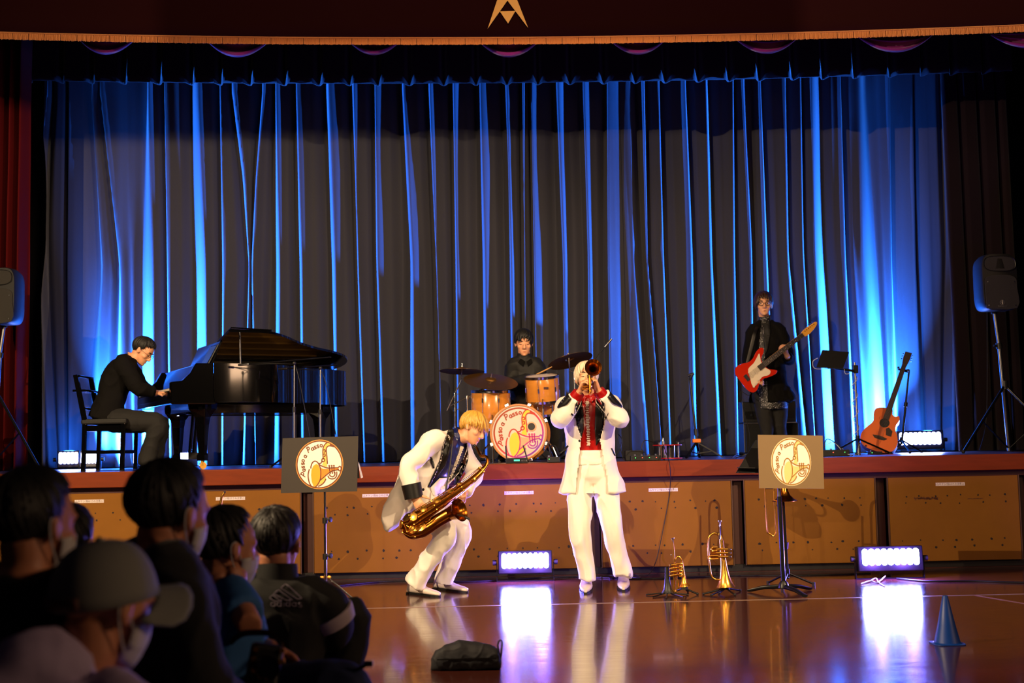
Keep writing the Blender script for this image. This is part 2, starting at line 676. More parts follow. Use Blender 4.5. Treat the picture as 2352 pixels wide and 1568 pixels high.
xm = at(1432, 600, YC).x
fold_curtain('stage_curtain', [f for f in folds if f[0][1][1] < 1432], -5.35, xm - .0005, ZS + .012, 5.9, YC, .13, GREYC,
             'tall grey pleated backdrop curtain behind the grand piano and drum kit', 'curtain', None)
fold_curtain('stage_curtain', [f for f in folds if f[0][1][1] > 1432], xm + .0005, 5.35, ZS + .012, 5.9, YC, .13, GREYC,
             'tall grey pleated backdrop curtain behind the electric guitar player', 'curtain', None)


def pleat_sheet(x0, x1, z0f, z1, y, amp, pitch, nz=8, step=.02, seed=0, taper=True):
    nx = int((x1 - x0) / step) + 1
    vs = []
    for j in range(nz + 1):
        for i in range(nx):
            x = x0 + (x1 - x0) * i / (nx - 1)
            zb = z0f(x)
            z = zb + (z1 - zb) * j / nz
            u = (x + .06 * noise.noise((x * 1.3, seed, 0))) / pitch
            fr = u - math.floor(u)
            p = 1 if .16 < fr < .84 else (sstep(fr / .16) if fr < .5 else sstep((1 - fr) / .16))
            k = lerp(1, .35, j / nz) if taper else 1
            vs.append(V((x, y - amp * (p - .5) * k + .012 * noise.noise((x * 5, z * 2, seed)), z)))
    fs = [(j * nx + i, j * nx + i + 1, (j + 1) * nx + i + 1, (j + 1) * nx + i) for j in range(nz) for i in range(nx - 1)]
    return vs, fs


def sag(py_l, py_m, py_r, Y):
    zl, zm, zr = at(0, py_l, Y), at(1176, py_m, Y), at(2352, py_r, Y)

    def f(x):
        t = (x - zm.x) / (zr.x - zm.x)
        return zm.z + (zr.z - zl.z) / 2 * t + ((zr.z + zl.z) / 2 - zm.z) * t * t if abs(t) < 1.2 else f(zm.x + 1.2 * (zr.x - zm.x) * (1 if t > 0 else -1))
    return f


VELD = cloth('dark_plum_velvet', (.075, .03, .06), .85, .1)
vs, fs = pleat_sheet(-5.3, 5.3, sag(186, 193, 164, 13.0), 5.9, 13.0, .10, .335, nz=10, step=.012, seed=3)
me = bpy.data.meshes.new('pelmet_curtain')
me.from_pydata([tuple(v) for v in vs], [], fs)
o = link('pelmet_curtain', me, VELD, None, True, sharp=180)
o.modifiers.new('thick', 'SOLIDIFY').thickness = .006
tag(o, 'dark plum box pleated pelmet hanging above the grey backdrop curtain', 'curtain')

# red house curtain gathered at the left edge
REDC = cloth('red_house_curtain_cloth', (.26, .005, .012), .85, 0)
mb = MB()
vs = []
xl, xr = -5.28, at(60, 600, 12.75).x
nx, nz = 60, 24
for j in range(nz + 1):
    z = ZS + .012 + (5.4 - ZS) * j / nz
    for i in range(nx):
        t = i / (nx - 1)
        x = lerp(xl, xr, t)
        vs.append(V((x, 12.75 + .09 * math.sin(t * 2 * PI * 3.2 + .5 + .3 * math.sin(z)) + .02 * noise.noise((x * 6, z, 0)), z)))
fs = [(j * nx + i, j * nx + i + 1, (j + 1) * nx + i + 1, (j + 1) * nx + i) for j in range(nz) for i in range(nx - 1)]
me = bpy.data.meshes.new('house_curtain')
me.from_pydata([tuple(v) for v in vs], [], fs)
o = link('house_curtain', me, REDC, None, True, sharp=180)
o.modifiers.new('thick', 'SOLIDIFY').thickness = .006
tag(o, 'red house curtain drawn aside beside the left loudspeaker', 'curtain')
# dark leg curtain at the right edge
vs, fs = pleat_sheet(4.62, 5.3, lambda x: ZS + .012, 5.4, 13.2, .1, .2, nz=6, seed=9, taper=False)
me = bpy.data.meshes.new('leg_curtain')
me.from_pydata([tuple(v) for v in vs], [], fs)
o = link('leg_curtain', me, VELD, None, True, sharp=180)
o.modifiers.new('thick', 'SOLIDIFY').thickness = .006
tag(o, 'dark plum leg curtain at the right edge of the stage', 'curtain')

# maroon front valance with gold fringe and emblem
VAL = cloth('maroon_velvet', (.13, .012, .022), .9, 0)
YV = 10.95
vb = sag(84, 96, 67, YV)
val = thing('front_valance', 'maroon velvet front valance with gold fringe and gold emblem', 'valance', (0, YV, 5.0))
vs, fs = [], []
nx, nz = 120, 6
for j in range(nz + 1):
    for i in range(nx):
        x = -5.25 + 10.5 * i / (nx - 1)
        zb = vb(x)
        vs.append(V((x, YV + .012 * noise.noise((x * 1.7, 0, 0)), zb + (5.75 - zb) * j / nz)))
fs = [(j * nx + i, j * nx + i + 1, (j + 1) * nx + i + 1, (j + 1) * nx + i) for j in range(nz) for i in range(nx - 1)]
me = bpy.data.meshes.new('drape')
me.from_pydata([tuple(v) for v in vs], [], fs)
o = link('drape', me, VAL, val, True, sharp=180)
o.modifiers.new('thick', 'SOLIDIFY').thickness = .02
FRN = mat('gold_fringe', (.78, .50, .26), .6, var=.25, vscale=30, stretch=(40, 4, 2), bump=.4, bscale=60)
fw, fh = .1425, .066
fmes = []
for q in range(3):
    fm = MB()
    n_ = 15
    for i in range(n_):
        xx = -fw / 2 + .003 + (fw - .006) * (i + .5) / n_
        sk = .004 * math.sin(i * 1.3 + q * 2)
        b0 = -fh / 2 - rr.uniform(-.002, .004)
        hw = (fw - .004) / n_ / 2
        fm.add([(xx - hw, 0, fh / 2), (xx, -.005, fh / 2), (xx + hw, 0, fh / 2), (xx - hw + sk, 0, b0), (xx + sk, -.007, b0), (xx + hw + sk, 0, b0)],
               [(0, 3, 4, 1), (1, 4, 5, 2)])
    fm.box((0, .003, 0), (fw - .003, .004, fh * .9))
    fm.box((0, -.004, fh / 2 - .005), (fw, .012, .01))
    fme = fm.mesh('fringe_segment')
    fme.materials.append(FRN)
    fmes.append(fme)
k = 0
x = -5.17
while x < 5.2:
    o = bpy.data.objects.new('fringe_segment', fmes[k % 3])
    COL.objects.link(o)
    sl = math.atan((vb(x + .05) - vb(x - .05)) / .1)
    o.matrix_basis = Matrix.Translation((x, YV - .028, vb(x))) @ Matrix.Rotation(-sl, 4, 'Y')
    setparent(o, val)
    x += fw + .001
    k += 1
GOLDE = mat('gold_embroidery', (.72, .55, .25), .45, .3, var=.35, vscale=300)
ye = YV - .03


def emb(pts):
    q = [at(a, b, ye) for a, b in pts]
    n_ = len(q)
    vs_ = [p for p in q] + [p + V((0, .006, 0)) for p in q]
    return MB().add(vs_, [tuple(range(n_)), tuple(range(2 * n_ - 1, n_ - 1, -1))] + [(i, (i + 1) % n_, n_ + (i + 1) % n_, n_ + i) for i in range(n_)])


emb([(1120, 66), (1142, 0), (1164, -70), (1172, -70), (1166, 0), (1165, 2)]).build('emblem_ray', GOLDE, val, smooth=False)
emb([(1213, 64), (1188, 0), (1172, -70), (1164, -70), (1166, 2)]).build('emblem_ray', GOLDE, val, smooth=False)
emb([(1148, 26), (1184, 25), (1167, 54)]).build('emblem_triangle', GOLDE, val, smooth=False)

# purple swags under the valance
SWG = cloth('purple_satin', (.42, .05, .38), .5, .3)
sw = thing('swag_border', 'row of purple satin swags drooping below the gold fringe', 'swag', (0, 11.15, 4.6))
for (pa, pb, pd) in ((175, 320, 127), (465, 632, 133), (790, 932, 128), (1088, 1250, 133), (1391, 1538, 127), (1681, 1838, 125), (1966, 2142, 122), (2276, 2440, 112)):
    Y = 11.2
    A, B = at(pa, 95, Y), at(pb, 95, Y)
    D = at((pa + pb) / 2, pd, Y)
    vs = []
    nx, nz = 24, 10
    for j in range(nz + 1):
        t = j / nz
        for i in range(nx + 1):
            u = i / nx
            x = lerp(A.x, B.x, u)
            zt = lerp(A.z, B.z, u) + .06
            drop = (zt - D.z) * (1 - (2 * u - 1) ** 2) * t
            yy = Y - .05 * math.sin(t * 2 * PI * 2.5) * (1 - (2 * u - 1) ** 2) - .03 * (1 - (2 * u - 1) ** 2)
            vs.append(V((x, yy, zt - drop - .001 * t)))
    fs = [(j * (nx + 1) + i, j * (nx + 1) + i + 1, (j + 1) * (nx + 1) + i + 1, (j + 1) * (nx + 1) + i) for j in range(nz) for i in range(nx)]
    me = bpy.data.meshes.new('swag')
    me.from_pydata([tuple(v) for v in vs], [], fs)
    o = link('swag', me, SWG, sw, True, sharp=180)
    o.modifiers.new('thick', 'SOLIDIFY').thickness = .004

# ------------------------------------------------------------------ LED floodlights
LEDM = mat('led_emitter', (.6, .65, 1.), .3, emit=(.22, .27, 1.0), estr=190)
BLUE = (.02, .19, 1.0)


def led_bar(base, width, height, yaw, tilt, label, ncol, lift=.075, estr=None, group='LED floodlights'):
    t = thing('led_floodlight', label, 'stage light', base, group)
    Rz = Matrix.Rotation(yaw, 3, 'Z')
    Rt = Rz @ Matrix.Rotation(-tilt, 3, 'X')
    base = V(base)
    hub = base + V((0, 0, lift + height * .62))
    bw, bh, bd = width * 1.14, height * 1.5, .09

    def P(x, y, z):
        return hub + Rt @ V((x, y, z))
    MB().box(hub, (bw, bd, bh), Rt).build('housing', BLKM, t, smooth=False, bevel=.008)
    for i in range(5):
        MB().box(P(-bw / 2 + bw * (i + .5) / 5, bd / 2 + .012, 0), (.012, .03, bh * .8), Rt).build('cooling_fin', BLKM, t, smooth=False)
    cw = width / ncol
    for i in range(ncol):
        x = -width / 2 + cw * (i + .5)
        mb = MB()
        hh = height / 2 - cw * .45
        secs = []
        pts = []
        for a in range(9):
            an = PI * a / 8
            pts.append((x + cw * .46 * math.cos(an), hh + cw * .45 * math.sin(an)))
        for a in range(9):
            an = PI + PI * a / 8
            pts.append((x + cw * .46 * math.cos(an), -hh + cw * .45 * math.sin(an)))
        mb.prism(pts, .008, (Rt @ V((1, 0, 0)), Rt @ V((0, 0, 1)), Rt @ V((0, -1, 0))), P(0, -bd / 2 + .001, bh * .06))
        mb.build('led_lens', LEDM, t, smooth=False)
    br = MB()
    for sx in (-1, 1):
        br.bar(P(sx * (bw / 2 + .012), 0, 0), base + Rz @ V((sx * (bw / 2 + .012), 0, .004)), .006, .04, Rz @ V((0, 1, 0)))
    br.bar(base + Rz @ V((-bw / 2 - .015, 0, .004)), base + Rz @ V((bw / 2 + .015, 0, .004)), .05, .006)
    br.build('yoke_bracket', BLKM, t, smooth=False)
    for sx in (-1, 1):
        MB().cyl(P(sx * (bw / 2 + .014), 0, 0), P(sx * (bw / 2 + .045), 0, 0), .022, n=12).build('yoke_knob', BLK, t)
    return t


g_ = onz(1207, 1334)
led_bar((g_.x, g_.y, 0), .385, .125, 0, .10, 'LED floodlight on the floor behind the trumpet player, glowing blue-white', 9)
g_ = onz(2044, 1328)
led_bar((g_.x, g_.y, 0), .45, .13, 0, .10, 'LED floodlight on the floor behind the blue cone, glowing blue-white', 9)
YLED = 13.88
g_ = at(2113, 1040, YLED)
led_bar((g_.x, YLED, ZS), .44, .135, -.1, .12, 'LED floodlight on stage beside the acoustic guitar, glowing blue-white', 9, lift=.05)
g_ = at(157, 1065, YLED)
led_bar((g_.x, YLED, ZS), .20, .125, .35, .12, 'small LED floodlight on stage left of the pianist chair', 5, lift=.03)
g_ = at(206, 1065, YLED)
led_bar((g_.x, YLED + .02, ZS), .18, .125, .1, .12, 'small LED floodlight on stage partly hidden behind the pianist chair', 5, lift=.03)
# beams of the stage LED floodlights washing the backdrop: a wide and a steep one from each side
for sx_, px0 in ((-1, 178), (1, 2113)):
    lx = at(px0, 1020, YLED).x
    lamp('led_wash_beam', 'SPOT', (lx, YLED + .10, ZS + .12), (sx_ * 1.6, 14.36, 3.2), 30000, BLUE, .02, 118, 1.0)
    lamp('led_wash_beam', 'SPOT', (lx - sx_ * .05, YLED + .10, ZS + .14), (sx_ * 3.7, 14.36, 3.6), 8000, BLUE, .02, 70, 1.0)
    lamp('led_glow', 'POINT', (lx + sx_ * .12, YLED + .08, ZS + .27), (0, 0, 0), 60, BLUE, .05)
# stray light from the two LED floodlights on the hall floor
for px0, py0 in ((1207, 1334), (2044, 1328)):
    g_ = onz(px0, py0)
    for dx_ in (-.12, .12):
        lamp('led_stray_light', 'POINT', (g_.x + dx_, g_.y - .13, .17), (0, 0, 0), 55, (.25, .10, 1.0), .03)

# stage spotlights on stands with added top flaps, outside the frame
for k, (lp, lt) in enumerate(SPOTS):
    side = 'left' if k == 0 else 'right'
    t = thing('stage_spotlight', 'stage spotlight on a tall stand at the %s of the audience, out of view' % side, 'spotlight', (lp.x, lp.y - .25, 0))
    d = (lt - lp)
    d.z = 0
    d.normalize()
    MB().lathe(lp - d * .36, d, [(0, .05), (.02, .11), (.22, .13), (.30, .13)], 24, cap=True).build('lamp_housing', BLKM, t)
    MB().cyl((lp.x - d.x * .2, lp.y - d.y * .2, 0.02), (lp.x - d.x * .2, lp.y - d.y * .2, lp.z - .1), .018).build('stand_post', BLKM, t)
    for q in range(3):
        a_ = q * 2.094
        MB().cyl((lp.x - d.x * .2, lp.y - d.y * .2, .35), (lp.x - d.x * .2 + .45 * math.cos(a_), lp.y - d.y * .2 + .45 * math.sin(a_), .01), .012).build('leg', BLKM, t)
    zf = lp.z + 1.0 * (4.66 - lp.z) / (10.9 - lp.y)
    MB().box((lp.x + (.53 if k == 0 else -.53), lp.y + 1.0, zf + .3), (1.25, .01, .6)).build('beam_flap', BLKM, t, smooth=False)  # unseen board added ahead of the lamp to cut the beam's top
# ------------------------------------------------------------------ figure kit
TMP = bpy.data.scenes.new('workshop')


def remesh(mb, voxel=.008, smooth=4, wr=0., wf=9., ws=(1, 1, 1)):
    me = mb.mesh('tmp')
    o = bpy.data.objects.new('tmp', me)
    TMP.collection.objects.link(o)
    md = o.modifiers.new('r', 'REMESH')
    md.mode = 'VOXEL'
    md.voxel_size = voxel
    if smooth:
        s = o.modifiers.new('s', 'SMOOTH')
        s.factor = .5
        s.iterations = smooth
    TMP.view_layers[0].update()
    dg = TMP.view_layers[0].depsgraph
    out = bpy.data.meshes.new_from_object(o.evaluated_get(dg))
    bpy.data.objects.remove(o)
    bpy.data.meshes.remove(me)
    if wr:
        nrm = [v.normal.copy() for v in out.vertices]
        flat_ = []
        for v, nv in zip(out.vertices, nrm):
            p = v.co
            q = V((p.x * ws[0], p.y * ws[1], p.z * ws[2])) * wf
            n = noise.noise(q) + .45 * noise.noise(q * 2.1 + V((3, 1, 7))) + 1.1 * (1 - abs(noise.noise(q * .8 + V((9, 4, 2))))) ** 7
            flat_ += list(p + nv * (wr * n))
        out.vertices.foreach_set('co', flat_)
        out.update()
    return out


def cloth_obj(mb, name, material, parent, voxel=.009, smooth=4, wr=.004, wf=9., ws=(1, 1, 1)):
    return link(name, remesh(mb, voxel, smooth, wr, wf, ws), material, parent, True, sharp=180)


def cut_front(o, poly_px, thick=.004, fmin=.0):
    """open a garment where it faces the viewer inside an outline (a coat front), leave cloth thickness"""
    me = o.data
    bm = bmesh.new()
    bm.from_mesh(me)
    bm.normal_update()
    kill = []
    for f in bm.faces:
        c = f.calc_center_median()
        d = (CAM - c).normalized()
        if f.normal.dot(d) > fmin and inside(pix(c), poly_px):
            kill.append(f)
    bmesh.ops.delete(bm, geom=kill, context='FACES')
    bm.to_mesh(me)
    bm.free()
    md = o.modifiers.new('thick', 'SOLIDIFY')
    md.thickness = thick
    md.offset = -1


def pix(p):
    d = V(p) - CAM
    z = d.dot(FWD)
    return (IW / 2 + F * d.dot(RC) / z, IH / 2 - F * d.dot(UC) / z)


def inside(p, poly):
    x, y = p
    r = False
    j = len(poly) - 1
    for i in range(len(poly)):
        xi, yi = poly[i]
        xj, yj = poly[j]
        if (yi > y) != (yj > y) and x < (xj - xi) * (y - yi) / (yj - yi) + xi:
            r = not r
        j = i
    return r


def bvh(*objs):
    vs, fs = [], []
    for o in objs:
        b = len(vs)
        mw = wm(o)
        vs += [mw @ v.co for v in o.data.vertices]
        fs += [tuple(i + b for i in p.vertices) for p in o.data.polygons]
    return BVHTree.FromPolygons(vs, fs)


def patch(poly_px, tree, name, material, parent, off=.004, thick=.003, yfall=None, cell=5.0, smooth=True):
    """a cloth piece (lapel, cuff, print) laid on a garment surface"""
    bm = bmesh.new()
    vs = [bm.verts.new((x, y, 0)) for x, y in poly_px]
    bm.faces.new(vs)
    bmesh.ops.triangulate(bm, faces=bm.faces[:])
    for _ in range(5):
        es = [e for e in bm.edges if e.calc_length() > cell]
        if not es:
            break
        bmesh.ops.subdivide_edges(bm, edges=es, cuts=1)
        bmesh.ops.triangulate(bm, faces=bm.faces[:])
    hits, miss = [], []
    for v in bm.verts:
        d = ray(v.co.x, v.co.y).normalized()
        h = tree.ray_cast(CAM, d)
        if h[0] is None:
            miss.append((v, d))
        else:
            hits.append((v.co.copy(), h[0].y))
            v.co = h[0] - d * off
    for v, d in miss:
        if hits:
            Y = min(hits, key=lambda h: (h[0] - v.co).length_squared)[1]
        else:
            Y = yfall or 9
        v.co = CAM + d * ((Y - off) / d.y)
    bmesh.ops.recalc_face_normals(bm, faces=bm.faces)
    me = bpy.data.meshes.new(name)
    bm.to_mesh(me)
    bm.free()
    o = link(name, me, material, parent, smooth, sharp=180)
    md = o.modifiers.new('thick', 'SOLIDIFY')
    md.thickness = thick
    md.offset = 0
    return o


def limb(mb, pts, rad, per=5, flat=1., n=14):
    P = catmull(pts, per)
    k = len(pts) - 1
    R = []
    for i in range(len(P)):
        t = i / per
        a = min(int(t), k - 1)
        R.append(lerp(rad[a], rad[a + 1], sstep(t - a) if False else (t - a)))
    mb.tube(P, R, n, flat=flat)
    mb.ball(P[0], R[0] * .98, 10)


def torso(mb, pel, neck, hipx, shx, rows, curve=0.):
    """pel, neck: spine ends; hipx / shx: unit axes to the figure's right at hips and shoulders;
    rows: (t along spine, half width, half depth, forward shift)"""
    sp = (neck - pel)
    up = sp.normalized()
    secs = []
    for t, hw, hd, fs in rows:
        ax = V(hipx).lerp(V(shx), min(1, max(0, t))).normalized()
        fw = up.cross(ax).normalized()
        c = pel + sp * t + fw * (fs + curve * math.sin(PI * min(1, max(0, t))))
        secs.append((c, ax * hw, fw * hd))
    mb.loft(secs, 24, power=.85)


TORSO = [(-.16, .10, .09, 0), (-.08, .155, .115, 0), (.05, .165, .12, 0), (.25, .145, .105, .005), (.5, .155, .115, .01), (.72, .175, .12, .005),
         (.88, .175, .10, -.005), (.96, .12, .075, -.01), (1.03, .06, .055, -.005)]


def scale_rows(rows, k, kd=None):
    return [(t, w_ * k, d * (kd or k), s) for t, w_, d, s in rows]


SKIN = mat('skin_light', (.86, .62, .47), .5, var=.06, vscale=25)
SKIN2 = mat('skin_tan', (.80, .53, .39), .5, var=.06, vscale=25)
EYE = mat('eye_dark', (.05, .03, .025), .25)
EYEW = mat('eye_white', (.75, .72, .7), .3)
BROW = mat('eyebrow_brown', (.14, .08, .05), .8)
LIP = mat('lips', (.68, .36, .31), .45)


def head_mb(mb, O, fwd, up, s=1., neck=None, nr=.054, ears=True):
    X, Y, Z = frame(fwd, up)

    def P(x, y, z):
        return O + (X * x + Y * y + Z * z) * s
    ax = (X, Y, Z)

    def B(c, r):
        mb.ball(P(*c), tuple(q * s for q in r), 14, ax)
    mb.ball(P(0, -.012, .035), (.074 * s, .095 * s, .083 * s), 24, ax)
    rows = [(.062, .014, .062, .066), (.03, .018, .067, .069), (0, .021, .066, .067), (-.035, .026, .061, .062), (-.065, .033, .053, .055), (-.09, .042, .041, .044), (-.106, .050, .028, .032), (-.115, .054, .014, .018)]
    mb.loft([(P(0, y, z), X * hw * s, Y * hd * s) for z, y, hw, hd in rows], 24, power=.92)
    mb.tube([P(0, .080, .012), P(0, .096, -.012), P(0, .105, -.033), P(0, .094, -.044)], [.009 * s, .0115 * s, .015 * s, .010 * s], 10)
    for sx in (-1, 1):
        B((sx * .012, .090, -.038), (.009, .011, .008))
        B((sx * .032, .070, .024), (.027, .015, .009))
        B((sx * .042, .056, -.026), (.022, .024, .022))
        if ears:
            mb.ball(P(sx * .078, -.006, -.006), (.009 * s, .021 * s, .033 * s), 12, (X, (Y * .93 + Z * -.25 + X * sx * -.3).normalized(), Z))
    B((0, .083, -.066), (.021, .009, .0065))
    B((0, .082, -.077), (.017, .009, .0065))
    B((0, .074, -.101), (.018, .016, .013))
    if neck is not None:
        a = P(0, -.03, -.03)
        b = P(0, -.018, -.085)
        mb.tube([a, b, lerp(b, V(neck), .6), V(neck)], [nr * s, nr * s, nr * s * 1.02, nr * s * 1.25], 16)
    return P, ax


def face_parts(P, ax, s, parent, open_eyes=True, lips=True, gaze_down=False):
    X, Y, Z = ax
    for sx in (-1, 1):
        if open_eyes:
            MB().ball(P(sx * .031, .073, .003), (.0135 * s, .010 * s, .0075 * s), 12, ax).build('eye', EYEW, parent)
            MB().ball(P(sx * .031, .0805, .002), (.0062 * s, .0035 * s, .0065 * s), 10, ax).build('iris', EYE, parent)
        else:
            MB().tube([P(sx * .017, .081, .000), P(sx * .031, .086, -.004), P(sx * .046, .077, .0)], [.0016 * s, .003 * s, .0016 * s], 6).build('eyelash_line', EYE, parent)
        MB().tube([P(sx * .014, .090, .026), P(sx * .030, .090, .032), P(sx * .052, .074, .026)], [.003 * s, .0045 * s, .002 * s], 6, flat=.6).build('eyebrow', BROW, parent)
    if lips:
        MB().tube([P(-.021, .080, -.071), P(0, .0935, -.0705), P(.021, .080, -.071)], [.002 * s, .0048 * s, .002 * s], 6).build('mouth', LIP, parent)


def hair(P, ax, s, parent, material, end=None, name='hair', n=260, seed=1, puff=1.07, part=.0, wid=.013, curl=.0, cap=True, drop=0., sway=.25, up_mat=None, whorl=(0, -.35, .9), taper=.0, grav=0., jag=.12):
    """locks fall from a crown over the skull; end(az) = polar angle where they stop, az 0 = front, pi = nape"""
    X, Y, Z = ax
    rnd = random.Random(seed)
    c0 = V((0, -.012, .035))
    rad = V((.076, .097, .085)) * puff
    cz = V(whorl).normalized()
    # frame round the crown
    fx = (V((0, 1, 0)) - cz * cz.y).normalized()
    rx = fx.cross(cz)

    def dirv(th, az):
        return cz * math.cos(th) + (fx * math.cos(az) + rx * math.sin(az)) * math.sin(th)

    def surf(th, az, k=1.0):
        d = dirv(th, az)
        q = V((d.x / rad.x, d.y / rad.y, d.z / rad.z))
        p = c0 + d * (1 / q.length) * k * (1 - taper * sstep((th - 1.15) / .75))
        if p.z < -.02:      # fall straight below the widest point
            pass
        return p

    if end is None:
        end = lambda az: interp([(0, 1.32), (.7, 1.38), (1.3, 1.75), (2.0, 1.9), (PI, 1.75)], abs(az))
    if cap:
        mb = MB()
        na, nt = 28, 9
        vs, fs = [], []
        for i in range(nt + 1):
            for k in range(na):
                az = -PI + 2 * PI * k / na
                th = max(.001, (end(az) - .10) * i / nt)
                p = surf(th, az, .985 + .012 * math.sin(k * 2.7 + i))
                vs.append(P(*p))
        fs = [(i * na + k, i * na + (k + 1) % na, (i + 1) * na + (k + 1) % na, (i + 1) * na + k) for i in range(nt) for k in range(na)]
        capm = MB().add(vs, fs)
    hb = MB()
    if cap:
        hb.add(capm.v, capm.f)
    for q in range(n):
        az = rnd.uniform(-PI, PI)
        th0 = rnd.uniform(.0, .9) ** 1.2 * .95
        te = end(az) + rnd.uniform(-jag * 1.3, jag)
        if th0 > te - .35:
            th0 = max(0, te - .5)
        m_ = 7
        pts = []
        lift = rnd.uniform(.99, 1.045)
        sw = rnd.uniform(-sway, sway)
        for i in range(m_ + 1):
            t = i / m_
            th = lerp(th0, te, t)
            p = surf(th, az + sw * t * t, lift + .03 * math.sin(PI * t) + curl * t * t)
            p = V((p.x, p.y, p.z - drop * t * t * t))
            pts.append(P(*p) - V((0, 0, grav * t * t * max(.15, math.cos(az)))))
        w0 = wid * rnd.uniform(.7, 1.3) * s
        rs = [w0 * (.55 + .45 * math.sin(PI * min(1, .15 + i / m_))) * (1 if i < m_ - 1 else (.6 if i < m_ else .12)) for i in range(m_ + 1)]
        # flattened lock, flat side on the skull
        secs = []
        cen = P(*c0)
        for i in range(m_ + 1):
            d = (pts[min(i + 1, m_)] - pts[max(i - 1, 0)]).normalized()
            nn = (pts[i] - cen).normalized()
            a = d.cross(nn)
            if a.length < 1e-5:
                a = X.copy()
            a.normalize()
            secs.append((pts[i], a * rs[i], nn * rs[i] * .38))
        hb.loft(secs, 5)
    o = hb.build(name, material, parent, smooth=True, sharp=180)
    return o


def hand(mb, W, d, pn, thumb, curl=.6, s=1., spread=.0, curls=None, tcurl=.5, tdir=None):
    """W wrist, d direction to knuckles, pn direction the palm faces (fingers curl to it), thumb: +1/-1 side"""
    d = V(d).normalized()
    pn = V(pn)
    pn = (pn - d * pn.dot(d)).normalized()
    lat = d.cross(pn).normalized() * thumb
    W = V(W)
    mb.loft([(W - d * .02 * s, lat * .027 * s, pn * .021 * s), (W + d * .02 * s, lat * .031 * s, pn * .019 * s), (W + d * .055 * s, lat * .040 * s, pn * .017 * s),
             (W + d * .088 * s, lat * .042 * s, pn * .0135 * s), (W + d * .098 * s, lat * .038 * s, pn * .010 * s)], 14)
    L = [.072, .080, .074, .058]
    for i in range(4):
        cu = curls[i] if curls else curl
        off = (.031 - .0207 * i)
        p = W + d * (.086 - .004 * abs(i - 1.2)) * s + lat * off * s
        a = cu * .75
        sd = lat * spread * (1.5 - i)
        pts = [p - d * .02 * s, p]
        for k, fr in enumerate((.44, .31, .25)):
            dd = (d * math.cos(a) + pn * math.sin(a) + sd).normalized()
            p = p + dd * L[i] * fr * s
            pts.append(p)
            a += cu * (.95 if k == 0 else .6)
        mb.tube(catmull(pts, 3), [lerp(.0095, .0068, j / (3 * 4)) * s for j in range(3 * 4 + 1)], 8)
        mb.ball(pts[-1], .0068 * s, 8)
    p = W + d * .018 * s + lat * .024 * s + pn * .006 * s
    td = V(tdir).normalized() if tdir is not None else (d * .62 + lat * .66 + pn * .42).normalized()
    td2 = (td + d * .55 * tcurl + pn * .35 * tcurl - lat * .25 * tcurl).normalized()
    pts = [p, p + td * .035 * s, p + td * .035 * s + td2 * .032 * s, p + td * .035 * s + td2 * .056 * s]
    mb.tube(catmull(pts, 3), [lerp(.0135, .0085, j / 9) * s for j in range(10)], 8)
    mb.ball(pts[-1], .0085 * s, 8)


def shoe(name, heel, toe, material, sole_mat, parent, w=.047, h=.085, up=V((0, 0, 1))):
    heel, toe = V(heel), V(toe)
    L = (toe - heel).length
    d = (toe - heel).normalized()
    lat = d.cross(up).normalized()
    u = lat.cross(d)
    so = MB()
    prof = [(0, .62, 0), (.08, .78, 0), (.3, .72, 0), (.5, .78, 0), (.7, 1.0, 0), (.85, .88, 0), (.95, .6, 0), (1.0, .25, 0)]
    secs = []
    n_ = len(prof)
    poly = [(t * L, k * w) for t, k, _ in prof] + [(t * L, -k * w) for t, k, _ in reversed(prof)]
    so.prism(poly, .012, (d, lat, u), heel)
    so.box(heel + d * .035 + u * .004, (.06, w * 1.45, .018), Matrix((d, lat, u)).transposed())
    ub = MB()
    rows = [(.015, .6, .45), (.06, .76, .85), (.16, .76, 1.0), (.3, .72, .98), (.42, .74, .80), (.55, .84, .60), (.7, .96, .46), (.85, .84, .38), (.95, .56, .30), (.995, .2, .2)]
    ub.loft([(heel + d * (t * L) + u * (.010 + hh * h * .5), lat * k * w, u * hh * h * .5) for t, k, hh in rows], 16, power=.8)
    s_ = ub.build(name, material, parent, smooth=True, sharp=60)
    so.build('shoe_sole', sole_mat, s_, smooth=False)
    return s_


def person(label, loc, group=None):
    return thing('person', label, 'person', loc, group)
# ------------------------------------------------------------------ performers' clothes
WSUIT = mat('white_suit_cloth', (.93, .90, .86), .75, sheen=.1, bump=.08, bscale=500)
BSATIN = mat('black_satin', (.055, .05, .05), .4, bump=.05, bscale=200)
NAVYS = mat('navy_satin', (.06, .09, .30), .3, var=.2, vscale=15)
REDS = mat('red_satin', (.62, .04, .035), .32, var=.15, vscale=15)
SEQ = mat('silver_sequins', (.90, .86, .80), .35, .3)
WSHOE = mat('white_leather', (.84, .78, .74), .3, bump=.03, bscale=80)
SOLE = mat('black_sole', (.04, .035, .03), .5)
BSUIT = mat('black_suit_cloth', (.04, .034, .032), .9, bump=.1, bscale=600, spec=.15)
BSHIRT = mat('black_shirt_cloth', (.035, .035, .042), .7)
BTROU = mat('black_trouser_cloth', (.05, .045, .045), .85)
BSHOE = mat('black_leather', (.03, .03, .03), .25)
BLOND = mat('blond_hair', (.80, .60, .25), .42, var=.35, vscale=45)
PLATIN = mat('platinum_hair', (.88, .80, .68), .42, var=.2, vscale=45)
DHAIR = mat('dark_brown_hair', (.07, .048, .04), .55, var=.3, vscale=40)
BHAIR = mat('black_hair', (.032, .026, .025), .62, var=.3, vscale=40)
BRHAIR = mat('brown_hair', (.20, .11, .075), .42, var=.3, vscale=40)


